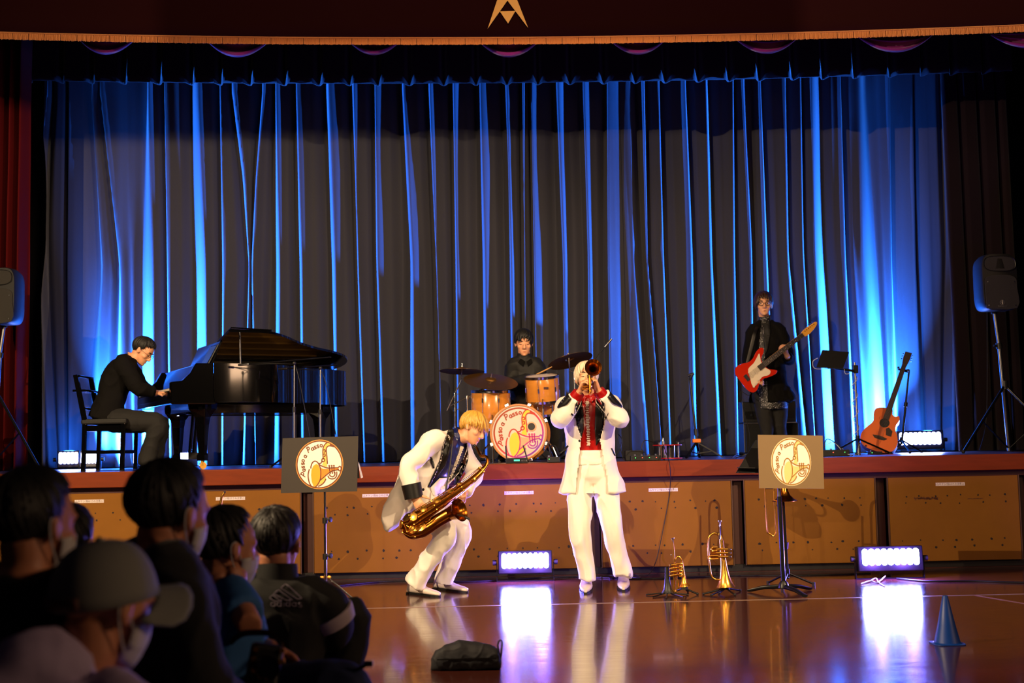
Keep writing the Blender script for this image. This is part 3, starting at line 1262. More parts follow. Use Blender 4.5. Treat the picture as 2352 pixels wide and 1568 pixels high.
def seqs(px, tree, name, parent, w=.02, r=.0045):
    """row of sequins along a strip laid on the shirt front"""
    mb = MB()
    P = []
    for q in catmull([V((a, b, 0)) for a, b in px], 9):
        d = ray(q.x, q.y).normalized()
        h = tree.ray_cast(CAM, d)
        if h[0] is not None:
            P.append(h[0] - d * .011)
    for i in range(len(P) - 1):
        d = (P[i + 1] - P[i])
        lat = d.cross(V((0, 1, 0))).normalized()
        for k in (-1, 0, 1):
            mb.ball(P[i] + lat * (k * w / 3 + (.002 if i % 2 else -.002)), (r, r * .6, r), 6)
    return stuff(mb.build(name, SEQ, parent))


# ================================================================== saxophone player
YX = 9.62


def sx(px, py, dy=0.):
    return at(px, py, YX + dy)


t = person('saxophone player in white suit and navy shirt bending forward over the saxophone', (sx(985, 1355).x, YX, 0))
hO = sx(1087, 983, -.02)
hF, hU = V((.80, -.42, -.42)), V((.42, .08, .90))
nb = sx(1050, 1003, .02)
pel = sx(968, 1128, .03)
shR, elR, wrR = sx(996, 1012, -.20), sx(936, 1070, -.30), sx(950, 1140, -.30)
shL, elL, wrL = sx(1058, 1030, .19), sx(1092, 1090, .13), sx(1066, 1131, -.06)
hipR, knR, anR = sx(968, 1140, -.08), sx(1022, 1228, -.17), sx(957, 1334, -.10)
hipL, knL, anL = sx(978, 1140, .12), sx(1058, 1222, .05), sx(1020, 1327, .12)
shax = (shR - shL).normalized()
hpax = (hipR - hipL).normalized()
b = MB()
P, ax = head_mb(b, hO, hF, hU, 1.0, nb)
torso(b, pel, nb, hpax, shax, scale_rows(TORSO, .88))
limb(b, [shR, elR, wrR], [.055, .045, .028])
limb(b, [shL, elL, wrL], [.055, .045, .028])
limb(b, [hipR, knR, anR], [.085, .06, .045])
limb(b, [hipL, knL, anL], [.085, .06, .045])
hand(b, wrR, sx(968, 1166, -.36) - wrR, V((.5, .9, -.1)), 1, curls=[.55, .6, .6, .55], spread=.03)
hand(b, wrL + V((.005, -.03, 0)), V((.0, -.75, -.5)), V((-.9, 0, .25)), -1, curl=.95)
link('body', remesh(b, .0055, 2), SKIN, t, True, sharp=180)
face_parts(P, ax, 1.0, t, open_eyes=False)
hair(P, ax, 1.03, t, BLOND, end=lambda az: interp([(0, 1.62), (.6, 1.62), (1.2, 1.72), (2.0, 1.95), (PI, 2.0)], abs(az)), n=380, seed=4, puff=1.1, curl=.06, drop=.006, wid=.0105, sway=.5, grav=.055, jag=.25)
# trousers
b = MB()
b.loft([(pel + (pel - nb).normalized() * .12, hpax * .10, V((0, 1, 0)).cross(hpax) * .09), (pel, hpax * .165, V((.8, 0, .4)) * .13), (pel + (nb - pel).normalized() * .12, hpax * .15, V((.8, 0, .4)) * .115)], 18)
limb(b, [hipR, lerp(hipR, knR, .55), knR, lerp(knR, anR, .5), anR, anR + (anR - knR).normalized() * .035], [.108, .096, .084, .072, .074, .075])
limb(b, [hipL, lerp(hipL, knL, .55), knL, lerp(knL, anL, .5), anL, anL + (anL - knL).normalized() * .035], [.108, .096, .084, .072, .074, .075])
tr = cloth_obj(b, 'trousers', WSUIT, t, .009, 4, .011, 7, (1.4, 1, .7))
# shirt
b = MB()
torso(b, pel, nb, hpax, shax, scale_rows(TORSO, .97))
b.tube([lerp(pel, nb, .9), nb, nb + (hO - nb) * .28], [.08, .075, .066], 16)
sh = cloth_obj(b, 'shirt', NAVYS, t, .008, 3, .006, 10)
# jacket
b = MB()
torso(b, pel, nb, hpax, shax, [(-.14, .18, .14, -.02), (-.05, .19, .15, -.01)] + [(q[0], q[1] * 1.12 + .004, q[2] * 1.16, q[3]) for q in TORSO[2:]])
limb(b, [shR + (nb - shR) * .25, shR, lerp(shR, elR, .55), elR, lerp(elR, wrR, .5), wrR - (wrR - elR).normalized() * .02], [.075, .076, .069, .066, .059, .056])
limb(b, [shL + (nb - shL) * .25, shL, lerp(shL, elL, .55), elL, lerp(elL, wrL, .5), wrL - (wrL - elL).normalized() * .02], [.075, .076, .069, .066, .059, .056])
# coat skirt blown out behind the seat
Bk = V((0, 1, 0))
rows = [((1000, 1076), (930, 1072), .19), ((994, 1105), (912, 1106), .20), ((978, 1138), (895, 1143), .20), ((948, 1172), (880, 1177), .19), ((912, 1204), (876, 1192), .17), ((896, 1216), (886, 1208), .15)]
secs = []
for (ax_, ay_), (bx_, by_), wd in rows:
    A, B_ = sx(ax_, ay_), sx(bx_, by_)
    secs.append(((A + B_) / 2, Bk * wd, (A - B_) / 2))
b.loft(secs, 20, power=.7)
jk = cloth_obj(b, 'jacket', WSUIT, t, .009, 3, .012, 7, (1, 1, .8))
op = [(1030, 985), (1020, 1020), (1012, 1060), (1000, 1090), (984, 1118), (975, 1140), (1044, 1140), (1050, 1112), (1066, 1075), (1076, 1040), (1072, 1010), (1066, 990)]
cut_front(jk, op)
tree = bvh(jk, sh)
patch([(1030, 986), (1041, 984), (1043, 1000), (1033, 1040), (1024, 1068), (1006, 1092), (988, 1118), (982, 1117), (996, 1086), (1010, 1056), (1018, 1020)], tree, 'lapel', BSATIN, t, .006)
patch([(1069, 1022), (1076, 1036), (1075, 1058), (1064, 1086), (1050, 1112), (1041, 1112), (1046, 1092), (1062, 1058)], tree, 'lapel', BSATIN, t, .006)
patch([(987, 1049), (992, 1049), (998, 1066), (998, 1075), (994, 1075), (989, 1062)], tree, 'breast_pocket_trim', BSATIN, t, .004)
seqs([(1061, 1026), (1052, 1050), (1041, 1078), (1029, 1106)], bvh(sh), 'sequin_placket', t, .028, .0065)
# waistband seen under the shirt
patch([(988, 1120), (1010, 1098), (1034, 1096), (1030, 1120), (1014, 1132), (996, 1138)], bvh(sh, tr), 'cummerbund', WSUIT, t, .012)
ca, cb = lerp(elR, wrR, .58), wrR + (wrR - elR).normalized() * .012
MB().tube([ca, cb], [.074, .069], 20).build('cuff', BSATIN, t)
MB().cyl(sx(972, 1124, -.23), sx(972, 1124, -.245), .010, n=12).build('jacket_button', BSATIN, t)
so = shoe('shoe', onz(940, 1362) + V((0, -.02, .0)), onz(1010, 1370) + V((0, -.02, 0)), WSHOE, SOLE, t)
so = shoe('shoe', onz(1000, 1352), onz(1073, 1361), WSHOE, SOLE, t)


# ------------------------------------------------------------------ saxophones
def saxophone(t, path, radii, bell_axis, bell_r, keyside, mouth_n=4, seed=2, ks=1.0, mat_body=DBRASS):
    """path: world points mouthpiece tip -> neck -> body -> bow -> bell"""
    P = catmull(path, 6)
    R = []
    for i in range(len(P)):
        tt = i / 6
        a = min(int(tt), len(radii) - 2)
        R.append(lerp(radii[a], radii[a + 1], tt - a))
    m0 = mouth_n
    MB().tube(P[:m0 + 1], [max(.006, r) for r in R[:m0 + 1]], 12).build('mouthpiece', BLK, t)
    nn = 6 * 4
    MB().tube(P[m0:nn + 1], R[m0:nn + 1], 14).build('neck_tube', mat_body, t)
    ba = V(bell_axis).normalized()
    bd = MB()
    bd.tube(P[nn:], R[nn:], 20)
    bd.build('body_tube', mat_body, t)
    e = P[-1]
    prof = [(-.02, R[-1]), (.01, R[-1] * 1.1), (.04, R[-1] * 1.25), (.065, bell_r * .82), (.08, bell_r * .96), (.083, bell_r), (.08, bell_r * .97), (.06, bell_r * .78), (.03, R[-1] * 1.05), (-.01, R[-1] * .9)]
    MB().lathe(e, ba, prof, 28, cap=False).build('bell', mat_body, t)
    # keywork
    rnd = random.Random(seed)
    body = P[nn:]
    rb = R[nn:]
    nk = 15
    ks_ = V(keyside).normalized()
    for i in range(nk):
        u = .06 + .84 * i / nk
        j = min(len(body) - 2, int(u * (len(body) - 1)))
        p = body[j]
        d = (body[j + 1] - p).normalized()
        a = (ks_ - d * ks_.dot(d)).normalized()
        l = d.cross(a)
        ang = rnd.uniform(-.9, .9)
        q = (a * math.cos(ang) + l * math.sin(ang)).normalized()
        rk = rb[j] * .62 * rnd.uniform(.8, 1.15) + .004
        c = p + q * (rb[j] + .008 * ks)
        MB().lathe(c, q, [(-.006, rk * .5), (-.004, rk), (.003, rk * .95), (.006, rk * .5), (.007, rk * .2)], 16).build('key_cup', GOLDB, t)
    for k, ang in enumerate((-1.0, -.35, .4, 1.05)):
        pts = []
        for j in range(2, len(body) - 14, 3):
            p = body[j]
            d = (body[min(j + 1, len(body) - 1)] - p).normalized()
            a = (ks_ - d * ks_.dot(d)).normalized()
            l = d.cross(a)
            q = (a * math.cos(ang) + l * math.sin(ang))
            pts.append(p + q * (rb[j] + .012 * ks))
        if len(pts) > 2:
            MB().tube(pts, .0032 * ks, 6).build('key_rod', GOLDB, t)
            for p in pts[::2]:
                MB().ball(p, .0065 * ks, 8).build('key_post', GOLDB, t)


st = thing('tenor_saxophone', 'brass tenor saxophone held by the bending player', 'saxophone', sx(1000, 1180, -.3))
saxophone(st, [sx(1089, 1021, -.13), sx(1096, 1030, -.15), sx(1104, 1046, -.2), sx(1118, 1050, -.24), sx(1116, 1070, -.27), sx(1078, 1108, -.33), sx(1020, 1150, -.38), sx(962, 1188, -.40),
               sx(938, 1206, -.39), sx(946, 1221, -.37), sx(968, 1219, -.36), sx(1003, 1197, -.36), sx(1036, 1178, -.38)],
          [.008, .010, .011, .012, .016, .028, .039, .048, .050, .052, .053, .050, .048], V((.78, -.52, .30)), .088, V((-.1, -.8, .55)))
neckstrap = MB().tube([sx(1040, 1012, -.16), sx(1034, 1070, -.24), sx(1026, 1110, -.30), sx(1022, 1142, -.34)], .006, 6)
neckstrap.build('neck_strap', BSATIN, st)
MB().tube(catmull([sx(1050, 1182, -.42), sx(1062, 1184, -.42), sx(1068, 1188, -.42)], 4), .004, 6).build('clip_microphone_arm', BLK, st)
MB().tube([sx(1068, 1187, -.42), sx(1079, 1192, -.42)], [.009, .008], 8).build('clip_microphone', BLK, st)

# ================================================================== trumpet player
YT = 9.62


def tx(px, py, dy=0.):
    return at(px, py, YT + dy)


t = person('trumpet player in long white coat and red shirt, facing front with legs apart', (tx(1380, 1350).x, YT, 0))
hO = tx(1347, 869, -.02)
hF, hU = V((.03, -.96, .16)), V((.0, .18, .98))
nb = tx(1351, 912, .03)
pel = tx(1358, 1075, .03)
shR, elR, wrR = tx(1304, 931, .0), tx(1287, 962, -.22), tx(1330, 901, -.33)
shL, elL, wrL = tx(1400, 931, .0), tx(1424, 964, -.22), tx(1375, 897, -.33)
hipR, knR, anR = tx(1333, 1096, .02), tx(1332, 1215, -.07), tx(1348, 1320, -.02)
hipL, knL, anL = tx(1385, 1096, .02), tx(1408, 1215, -.03), tx(1430, 1310, .04)
X1 = V((-1, 0, 0))
b = MB()
P, ax = head_mb(b, hO, hF, hU, 1.0, nb)
torso(b, pel, nb, X1, X1, scale_rows(TORSO, .9))
limb(b, [shR, elR, wrR], [.055, .045, .028])
limb(b, [shL, elL, wrL], [.055, .045, .028])
limb(b, [hipR, knR, anR], [.085, .06, .045])
limb(b, [hipL, knL, anL], [.085, .06, .045])
hand(b, wrR, V((.35, -.35, .85)), V((.85, -.25, -.25)), 1, curls=[.6, .75, .8, .85], spread=.02)
hand(b, wrL, V((-.35, -.3, .85)), V((-.85, -.35, -.2)), -1, curl=1.0)
link('body', remesh(b, .0055, 2), SKIN, t, True, sharp=180)
face_parts(P, ax, 1.0, t, open_eyes=False)
hair(P, ax, 1.04, t, PLATIN, end=lambda az: interp([(0, 1.35), (.45, 1.45), (.75, 2.0), (1.2, 2.25), (PI, 2.2)], abs(az)), n=330, seed=9, puff=1.12, curl=.02, drop=.012, sway=.12, wid=.012, whorl=(0, -.1, 1))
b = MB()
torso(b, pel, nb, X1, X1, [(-.22, .10, .09, 0), (-.12, .165, .12, 0), (0, .168, .122, 0), (.16, .15, .112, 0), (.25, .12, .09, 0)])
for hp, kn, an in ((hipR, knR, anR), (hipL, knL, anL)):
    limb(b, [hp, lerp(hp, kn, .5), kn, lerp(kn, an, .5), an, an + V((0, 0, -.04))], [.100, .090, .076, .066, .068, .070])
tr = cloth_obj(b, 'trousers', WSUIT, t, .009, 4, .011, 7, (1.4, 1, .5))
b = MB()
torso(b, pel, nb, X1, X1, scale_rows(TORSO[2:], .98))
b.tube([lerp(pel, nb, .93), nb, nb + (hO - nb) * .30], [.085, .075, .068], 16)
sh = cloth_obj(b, 'shirt', REDS, t, .008, 3, .006, 9, (1.6, 1, .5))
# wide waistband
b = MB()
torso(b, pel, nb, X1, X1, [(.05, .166, .125, 0), (.14, .16, .122, 0), (.25, .155, .12, 0)])
cloth_obj(b, 'cummerbund', WSUIT, t, .008, 3, .003, 14, (.3, 1, 2))
# coat
b = MB()
torso(b, pel, nb, X1, X1, [(-.34, .262, .165, -.01), (-.2, .235, .16, -.01), (0, .20, .155, -.005), (.25, .172, .142, 0), (.5, .178, .148, .005), (.72, .195, .148, 0), (.88, .195, .12, -.005), (.96, .135, .09, -.01), (1.02, .075, .065, -.005)])
for s_, e_, w_ in ((shR, elR, wrR), (shL, elL, wrL)):
    limb(b, [s_ + (nb - s_) * .25, s_, lerp(s_, e_, .55), e_, lerp(e_, w_, .5), w_ - (w_ - e_).normalized() * .05], [.074, .078, .073, .070, .061, .056])
jk = cloth_obj(b, 'coat', WSUIT, t, .009, 3, .010, 6, (1.2, 1, .7))
op = [(1334, 906), (1322, 940), (1324, 975), (1335, 1004), (1331, 1040), (1326, 1090), (1321, 1140), (1399, 1140), (1394, 1090), (1386, 1050), (1378, 1010), (1388, 975), (1388, 940), (1371, 906)]
cut_front(jk, op, fmin=.05)
tree = bvh(jk, sh)
patch([(1331, 915), (1336, 920), (1340, 950), (1340, 985), (1336, 1004), (1327, 982), (1320, 950), (1322, 928)], tree, 'lapel', BSATIN, t, .008)
patch([(1368, 916), (1377, 915), (1388, 926), (1388, 955), (1384, 985), (1378, 1010), (1369, 1024), (1366, 985), (1367, 945)], tree, 'lapel', BSATIN, t, .008)
tj = bvh(jk)
patch([(1285, 1040), (1304, 1022), (1306, 1025), (1288, 1042)], tj, 'pocket_trim', BSATIN, t, .004)
patch([(1403, 1029), (1406, 1029), (1414, 1046), (1411, 1046)], tj, 'pocket_trim', BSATIN, t, .004)
patch([(1313, 948), (1320, 954), (1323, 960), (1318, 958), (1311, 951)], tj, 'breast_trim', BSATIN, t, .004)
patch([(1387, 961), (1394, 953), (1397, 947), (1394, 958), (1388, 965)], tj, 'breast_trim', BSATIN, t, .004)
seqs([(1349, 922), (1349, 955), (1351, 990), (1352, 1024)], bvh(sh), 'sequin_placket', t, .023, .0055)
for e_, w_, sgn in ((elR, wrR, -1), (elL, wrL, 1)):
    MB().tube([lerp(e_, w_, .58), lerp(e_, w_, .80), w_ + (w_ - e_).normalized() * .0], [.048, .050, .044], 16).build('shirt_cuff', REDS, t)
    d_ = (w_ - e_).normalized()
    o_ = (V((sgn, -.35, .2)) - d_ * V((sgn, -.35, .2)).dot(d_)).normalized()
    l_ = d_.cross(o_)
    pm = MB()
    rows = []
    for i in range(9):
        tt = i / 8
        c = lerp(e_, w_, lerp(.30, .80, tt))
        r_ = lerp(.078, .066, tt)
        hw = lerp(.1, .75, min(1, tt * 1.8))
        rows.append([c + (o_ * math.cos(q) + l_ * math.sin(q)) * r_ for q in (-hw, -hw / 2, 0, hw / 2, hw)])
    pm.add([p for r_ in rows for p in r_], [(i * 5 + k, i * 5 + k + 1, (i + 1) * 5 + k + 1, (i + 1) * 5 + k) for i in range(8) for k in range(4)])
    cf = pm.build('cuff_panel', BSATIN, t)
    cf.modifiers.new('thick', 'SOLIDIFY').thickness = .005
    for i in range(3):
        c = lerp(e_, w_, .52 + .09 * i)
        MB().ball(c + o_ * .072, .005, 8).build('cuff_stud', SILVER, t)
MB().cyl(tx(1331, 1012, -.155), tx(1331, 1012, -.17), .009, n=12).build('coat_button', BSATIN, t)
for px_, py_ in ((1337, 921), (1349, 919), (1361, 921)):
    MB().ball(tx(px_, py_, -.135), .004, 6).build('collar_stud', SILVER, t)
# collar points
patch([(1336, 906), (1346, 912), (1341, 927), (1332, 915)], tree, 'collar_point', REDS, t, .012)
patch([(1352, 913), (1366, 906), (1366, 918), (1358, 925)], tree, 'collar_point', REDS, t, .012)
shoe('shoe', onz(1350, 1338) + V((0, .06, 0)), onz(1345, 1364), WSHOE, SOLE, t, .052, .1)
shoe('shoe', onz(1434, 1332) + V((0, .06, 0)), onz(1432, 1358), WSHOE, SOLE, t, .052, .1)

tp = thing('trumpet', 'brass trumpet blown towards the camera by the white-coated player', 'trumpet', tx(1361, 851, -.5))
mo = tx(1350, 880, -.16)
bl = tx(1362, 850, -.62)
axd = (bl - mo).normalized()
sd = axd.cross(V((0, 0, 1))).normalized()
ud = sd.cross(axd)
MB().lathe(mo, axd, [(0, .013), (.004, .0135), (.012, .009), (.03, .005), (.08, .006)], 14).build('mouthpiece', SILVER, tp)
lead = [mo + axd * .07, mo + axd * .30, mo + axd * .36 - ud * .02, mo + axd * .36 - ud * .07, mo + axd * .30 - ud * .09, mo + axd * .12 - ud * .09]
MB().tube(catmull(lead, 4), .0062, 8).build('leadpipe', DBRASS, tp)
bp_ = [mo + axd * .13 - ud * .085, mo + axd * .06 - ud * .075, mo + axd * .03 - ud * .035, mo + axd * .07 + ud * .0, mo + axd * .12 + ud * .012]
MB().tube(catmull(bp_, 4), .0068, 8).build('bell_bow', DBRASS, tp)
L = (bl - mo).length
q0 = mo + axd * .12 + ud * .012
MB().lathe(q0, axd, [(0, .007), (.1, .0085), (.2, .011), (.28, .016), (.33, .025), (.36, .037), (.378, .052), (.385, .061), (.383, .062), (.376, .050), (.355, .033), (.33, .022), (.28, .013), (.2, .006)], 32, cap=True).build('bell', DBRASS, tp)
for i in range(3):
    c = mo + axd * (.16 + .035 * i) + sd * .004
    MB().cyl(c - ud * .11, c + ud * .03, .0115, n=12).build('valve_casing', DBRASS, tp)
    MB().lathe(c + ud * .03, ud, [(0, .004), (.016, .004), (.018, .009), (.021, .009)], 10).build('valve_button', SILVER, tp)
    sl_ = [c - ud * (.03 + .02 * i) + sd * .01, c - ud * (.03 + .02 * i) + sd * .06, c - ud * (.05 + .02 * i) + sd * .06, c - ud * (.05 + .02 * i) + sd * .01]
    MB().tube(sl_, .0052, 8).build('valve_slide', DBRASS, tp)
# ================================================================== logo artwork (flat print)
LOGOW = mat('logo_white', (.93, .88, .84), .55)
LOGOB = mat('logo_brown', (.44, .21, .06), .55)
LOGOY = mat('logo_yellow', (.90, .62, .10), .55)
LOGOO = mat('logo_orange', (.90, .52, .12), .55)
LOGOP = mat('logo_pale_yellow', (.93, .74, .35), .55)
LRED = mat('logo_red', (.66, .12, .04), .55)
LPINK = mat('logo_magenta', (.72, .10, .42), .55)
LPUR = mat('logo_purple', (.52, .14, .72), .55)
LSKN = mat('logo_salmon', (.93, .66, .52), .55)
LYEL = mat('logo_lemon', (.95, .80, .22), .55)

GL = {'P': [[(-.28, -.6), (-.2, 0), (-.1, .55)], [(-.32, .45), (0, .6), (.32, .45), (.28, .12), (-.02, -.05), (-.2, -.02)]],
      'a': [[(.22, .22), (0, .3), (-.24, .1), (-.22, -.18), (0, -.26), (.2, -.08), (.22, .22)], [(.22, .28), (.22, -.1), (.34, -.26)]],
      's': [[(.2, .24), (0, .3), (-.2, .18), (-.08, .03), (.14, -.06), (.2, -.2), (0, -.3), (-.22, -.2)]],
      'o': [[(0, .3), (-.22, .14), (-.22, -.14), (0, -.28), (.22, -.14), (.22, .14), (0, .3)]]}


def logo(place, parent, outline, fills, ringw=.045, disc=True, edge=True, rim_mat=None, grad=None):
    """place(u, v, h) -> world point on the print surface at height h"""
    def c2(x, y):
        return ((x - 980) / 575., -(y - 797) / 592.)

    def flat(pts, h, m_, name):
        n_ = len(pts)
        vs = [place(u, v, h) for u, v in pts] + [place(u, v, h - .0012) for u, v in pts]
        bm = MB()
        bm.add(vs, [tuple(range(n_)), tuple(range(2 * n_ - 1, n_ - 1, -1))] + [(i, (i + 1) % n_, n_ + (i + 1) % n_, n_ + i) for i in range(n_)])
        return bm.build(name, m_, parent, smooth=False)

    def stroke(bm, pts, w_, h):
        q = catmull([V((a, b, 0)) for a, b in pts], 5)
        vs, fs = [], []
        for i, p in enumerate(q):
            d = (q[min(i + 1, len(q) - 1)] - q[max(i - 1, 0)])
            d = d.normalized() if d.length > 1e-9 else V((1, 0, 0))
            nn = V((-d.y, d.x, 0)) * w_ / 2
            for s_ in (1, -1):
                vs.append(place(p.x + nn.x * s_, p.y + nn.y * s_, h))
            for s_ in (1, -1):
                vs.append(place(p.x + nn.x * s_, p.y + nn.y * s_, h - .001))
        for i in range(len(q) - 1):
            a, b = i * 4, i * 4 + 4
            fs += [(a, a + 1, b + 1, b), (a + 2, b + 2, b + 3, a + 3), (a, b, b + 2, a + 2), (a + 1, a + 3, b + 3, b + 1)]
        bm.add(vs, fs)
    circ = [(math.cos(2 * PI * k / 48), math.sin(2 * PI * k / 48)) for k in range(48)]
    if disc:
        flat(circ, .001, rim_mat or LOGOP, 'logo_rim')
        flat([(a * .965, b * .965) for a, b in circ], .002, LOGOW, 'logo_disc')
    y_, o_, p_ = fills
    flat([c2(*q) for q in ((900, 785), (830, 830), (785, 930), (775, 1050), (790, 1200), (830, 1310), (870, 1335), (930, 1280), (985, 1180), (1005, 1050), (985, 900), (950, 810))], .003, y_, 'logo_bell_print')
    flat([c2(*q) for q in ((985, 860), (1060, 905), (1210, 915), (1370, 900), (1440, 890), (1440, 935), (1300, 960), (1210, 1000), (1090, 1090), (990, 1180), (1005, 1040))], .0032, o_, 'logo_trumpet_print')
    flat([c2(*q) for q in ((1060, 440), (1080, 380), (1120, 320), (1180, 290), (1240, 310), (1235, 355), (1180, 380), (1150, 440), (1150, 600), (1165, 860), (1090, 850), (1040, 810), (1080, 740), (1070, 600))], .0031, p_, 'logo_saxophone_print')
    flat([c2(*q) for q in ((1240, 300), (1350, 360), (1320, 400), (1230, 360))], .0036, outline, 'logo_mouthpiece_print')
    flat([c2(*q) for q in ((930, 1300), (1000, 1190), (1120, 1090), (1130, 1130), (1060, 1250))], .0031, p_, 'logo_bow_print')
    ln_ = MB()
    for st_ in ([(770, 890), (775, 830), (810, 750), (870, 715), (930, 745), (975, 820), (1005, 920), (1010, 1030), (990, 1170), (930, 1280), (870, 1340)],
                [(735, 905), (708, 1000), (705, 1100), (730, 1220), (780, 1310), (850, 1345)],
                [(950, 775), (1010, 770), (1045, 720)], [(970, 800), (1060, 850), (1180, 890), (1290, 890), (1430, 890)],
                [(990, 1180), (1090, 1100), (1190, 1020), (1300, 960), (1440, 935)], [(1430, 890), (1470, 855), (1500, 900), (1490, 950), (1455, 965), (1430, 920)],
                [(1070, 680), (1062, 480), (1085, 370), (1140, 300), (1200, 270)], [(1170, 790), (1160, 620), (1145, 450), (1165, 390), (1220, 360), (1330, 385)],
                [(1075, 650), (1040, 680), (1045, 730), (1090, 730), (1110, 690), (1075, 650)], [(1075, 560), (1110, 550), (1120, 600), (1085, 610)], [(1075, 460), (1110, 450), (1120, 500), (1085, 510)],
                [(1180, 1070), (1200, 1120), (1260, 1150), (1340, 1140), (1390, 1080), (1395, 980)], [(1215, 1040), (1240, 1080), (1300, 1100), (1345, 1060), (1350, 990)],
                [(1130, 1145), (1100, 1210), (1030, 1280), (940, 1320)],
                [(1215, 840), (1222, 930), (1240, 1030)], [(1275, 840), (1280, 930), (1290, 1030)], [(1328, 840), (1330, 930), (1335, 1020)]):
        stroke(ln_, [c2(*q) for q in st_], .042, .0042)
    for q in ((1215, 838), (1275, 838), (1328, 838)):
        u, v = c2(*q)
        ln_.add([place(u + .035 * math.cos(a), v + .035 * math.sin(a), .0045) for a in [2 * PI * k / 10 for k in range(10)]], [tuple(range(10))])
    ln_.build('logo_line_art', outline, parent, smooth=False)
    rg = MB()
    for k in range(96):
        a0, a1 = 2 * PI * k / 96, 2 * PI * (k + 1) / 96
        r0, r1 = .965 - ringw, .965
        rg.add([place(r * math.cos(a), r * math.sin(a), .0028) for r, a in ((r0, a0), (r1, a0), (r1, a1), (r0, a1))], [(0, 1, 2, 3)])
    rg.build('logo_ring', outline, parent, smooth=False)
    lt = MB()
    # letters along the arc
    spots = [('P', 590, 1030, 62), ('a', 605, 925, 70), ('s', 585, 850, 78), ('s', 580, 770, 80), ('o', 585, 700, 75), ('a', 640, 600, 52), ('P', 715, 440, 28), ('a', 815, 425, 22), ('s', 880, 390, 16), ('s', 945, 365, 12), ('o', 1025, 350, 8)]
    for ch, x, y, rot in spots:
        u0, v0 = c2(x, y)
        a = math.radians(rot)
        k = .19
        for st_ in GL[ch]:
            stroke(lt, [(u0 + k * (p * math.cos(a) - q * math.sin(a)), v0 + k * (p * math.sin(a) + q * math.cos(a))) for p, q in st_], .036, .0042)
    lt.build('logo_lettering', grad or outline, parent, smooth=False)


# ================================================================== grand piano
PO = at(398, 1000, 11.2)
PO = V((PO.x, 11.2, ZS))
EU, EW, EZ = V((.885, .466, 0)), V((-.466, .885, 0)), V((0, 0, 1))


def pw(u, w_, z):
    return PO + EU * u + EW * w_ + EZ * z


pn = thing('grand_piano', 'glossy black grand piano with half-raised lid', 'piano', pw(.9, .7, 0))
bend = [V(p) for p in ((.78, 0, 0), (.92, .04, 0), (1.08, .16, 0), (1.28, .36, 0), (1.50, .53, 0), (1.72, .66, 0), (1.90, .82, 0), (1.99, 1.02, 0), (1.98, 1.24, 0), (1.88, 1.40, 0), (1.70, 1.48, 0))]
bend = [(p.x, p.y) for p in catmull(bend, 4)]
case = [(.36, 0)] + bend + [(.36, 1.48)]


def pprism(poly, z0, z1, name, m_, parent, bevel=.006, tilt=None):
    mb = MB().prism([(a, b) for a, b in poly], z1 - z0, (EU, EW, EZ), pw(0, 0, z0))
    if tilt:
        mb.xf(tilt)
    return mb.build(name, m_, parent, smooth=True, bevel=bevel, sharp=25)


# rim as a ring wall
rim = MB()
inner = [(a * .985 + .012, .045 + b * .94) for a, b in case]
n_ = len(case)
vs = []
for z in (.60, .95):
    vs += [pw(a, b, z) for a, b in case]
for z in (.60, .95):
    vs += [pw(a, b, z) for a, b in inner]
fs = []
for i in range(n_ - 1):
    fs += [(i, i + 1, n_ + i + 1, n_ + i), (2 * n_ + i + 1, 2 * n_ + i, 3 * n_ + i, 3 * n_ + i + 1), (n_ + i, n_ + i + 1, 3 * n_ + i + 1, 3 * n_ + i), (i + 1, i, 2 * n_ + i, 2 * n_ + i + 1)]
fs += [(0, n_, 3 * n_, 2 * n_), (n_ - 1, 3 * n_ - 1, 4 * n_ - 1, 2 * n_ - 1)]
rim.add(vs, fs)
rim.build('rim', LACQ, pn, smooth=True, sharp=30)
pprism([(a, b) for a, b in inner], .66, .70, 'soundboard', mat('soundboard_wood', (.45, .26, .12), .4, var=.2, vscale=5), pn, 0)
pprism([(.38, .06)] + [(a, b) for a, b in inner[1:-1]] + [(.38, 1.42)], .78, .82, 'iron_frame', mat('gold_iron_frame', (.5, .36, .14), .4, .5), pn, 0)
for i in range(9):
    w_ = .2 + i * .14
    MB().bar(pw(.45, w_, .835), pw(min(1.8, 1.0 + .12 * i), w_, .835), .012, .012).build('frame_strut', mat('gold_iron_frame', (.5, .36, .14), .4, .5), pn, smooth=False)
# bottom beams
for w_ in (.35, .75, 1.15):
    MB().bar(pw(.3, w_, .56), pw(1.5, w_ + .1, .56), .09, .1).build('bottom_beam', LACQ, pn, smooth=False, bevel=.005)
MB().bar(pw(.30, .08, .57), pw(.30, 1.40, .57), .12, .08).build('bottom_beam', LACQ, pn, smooth=False)
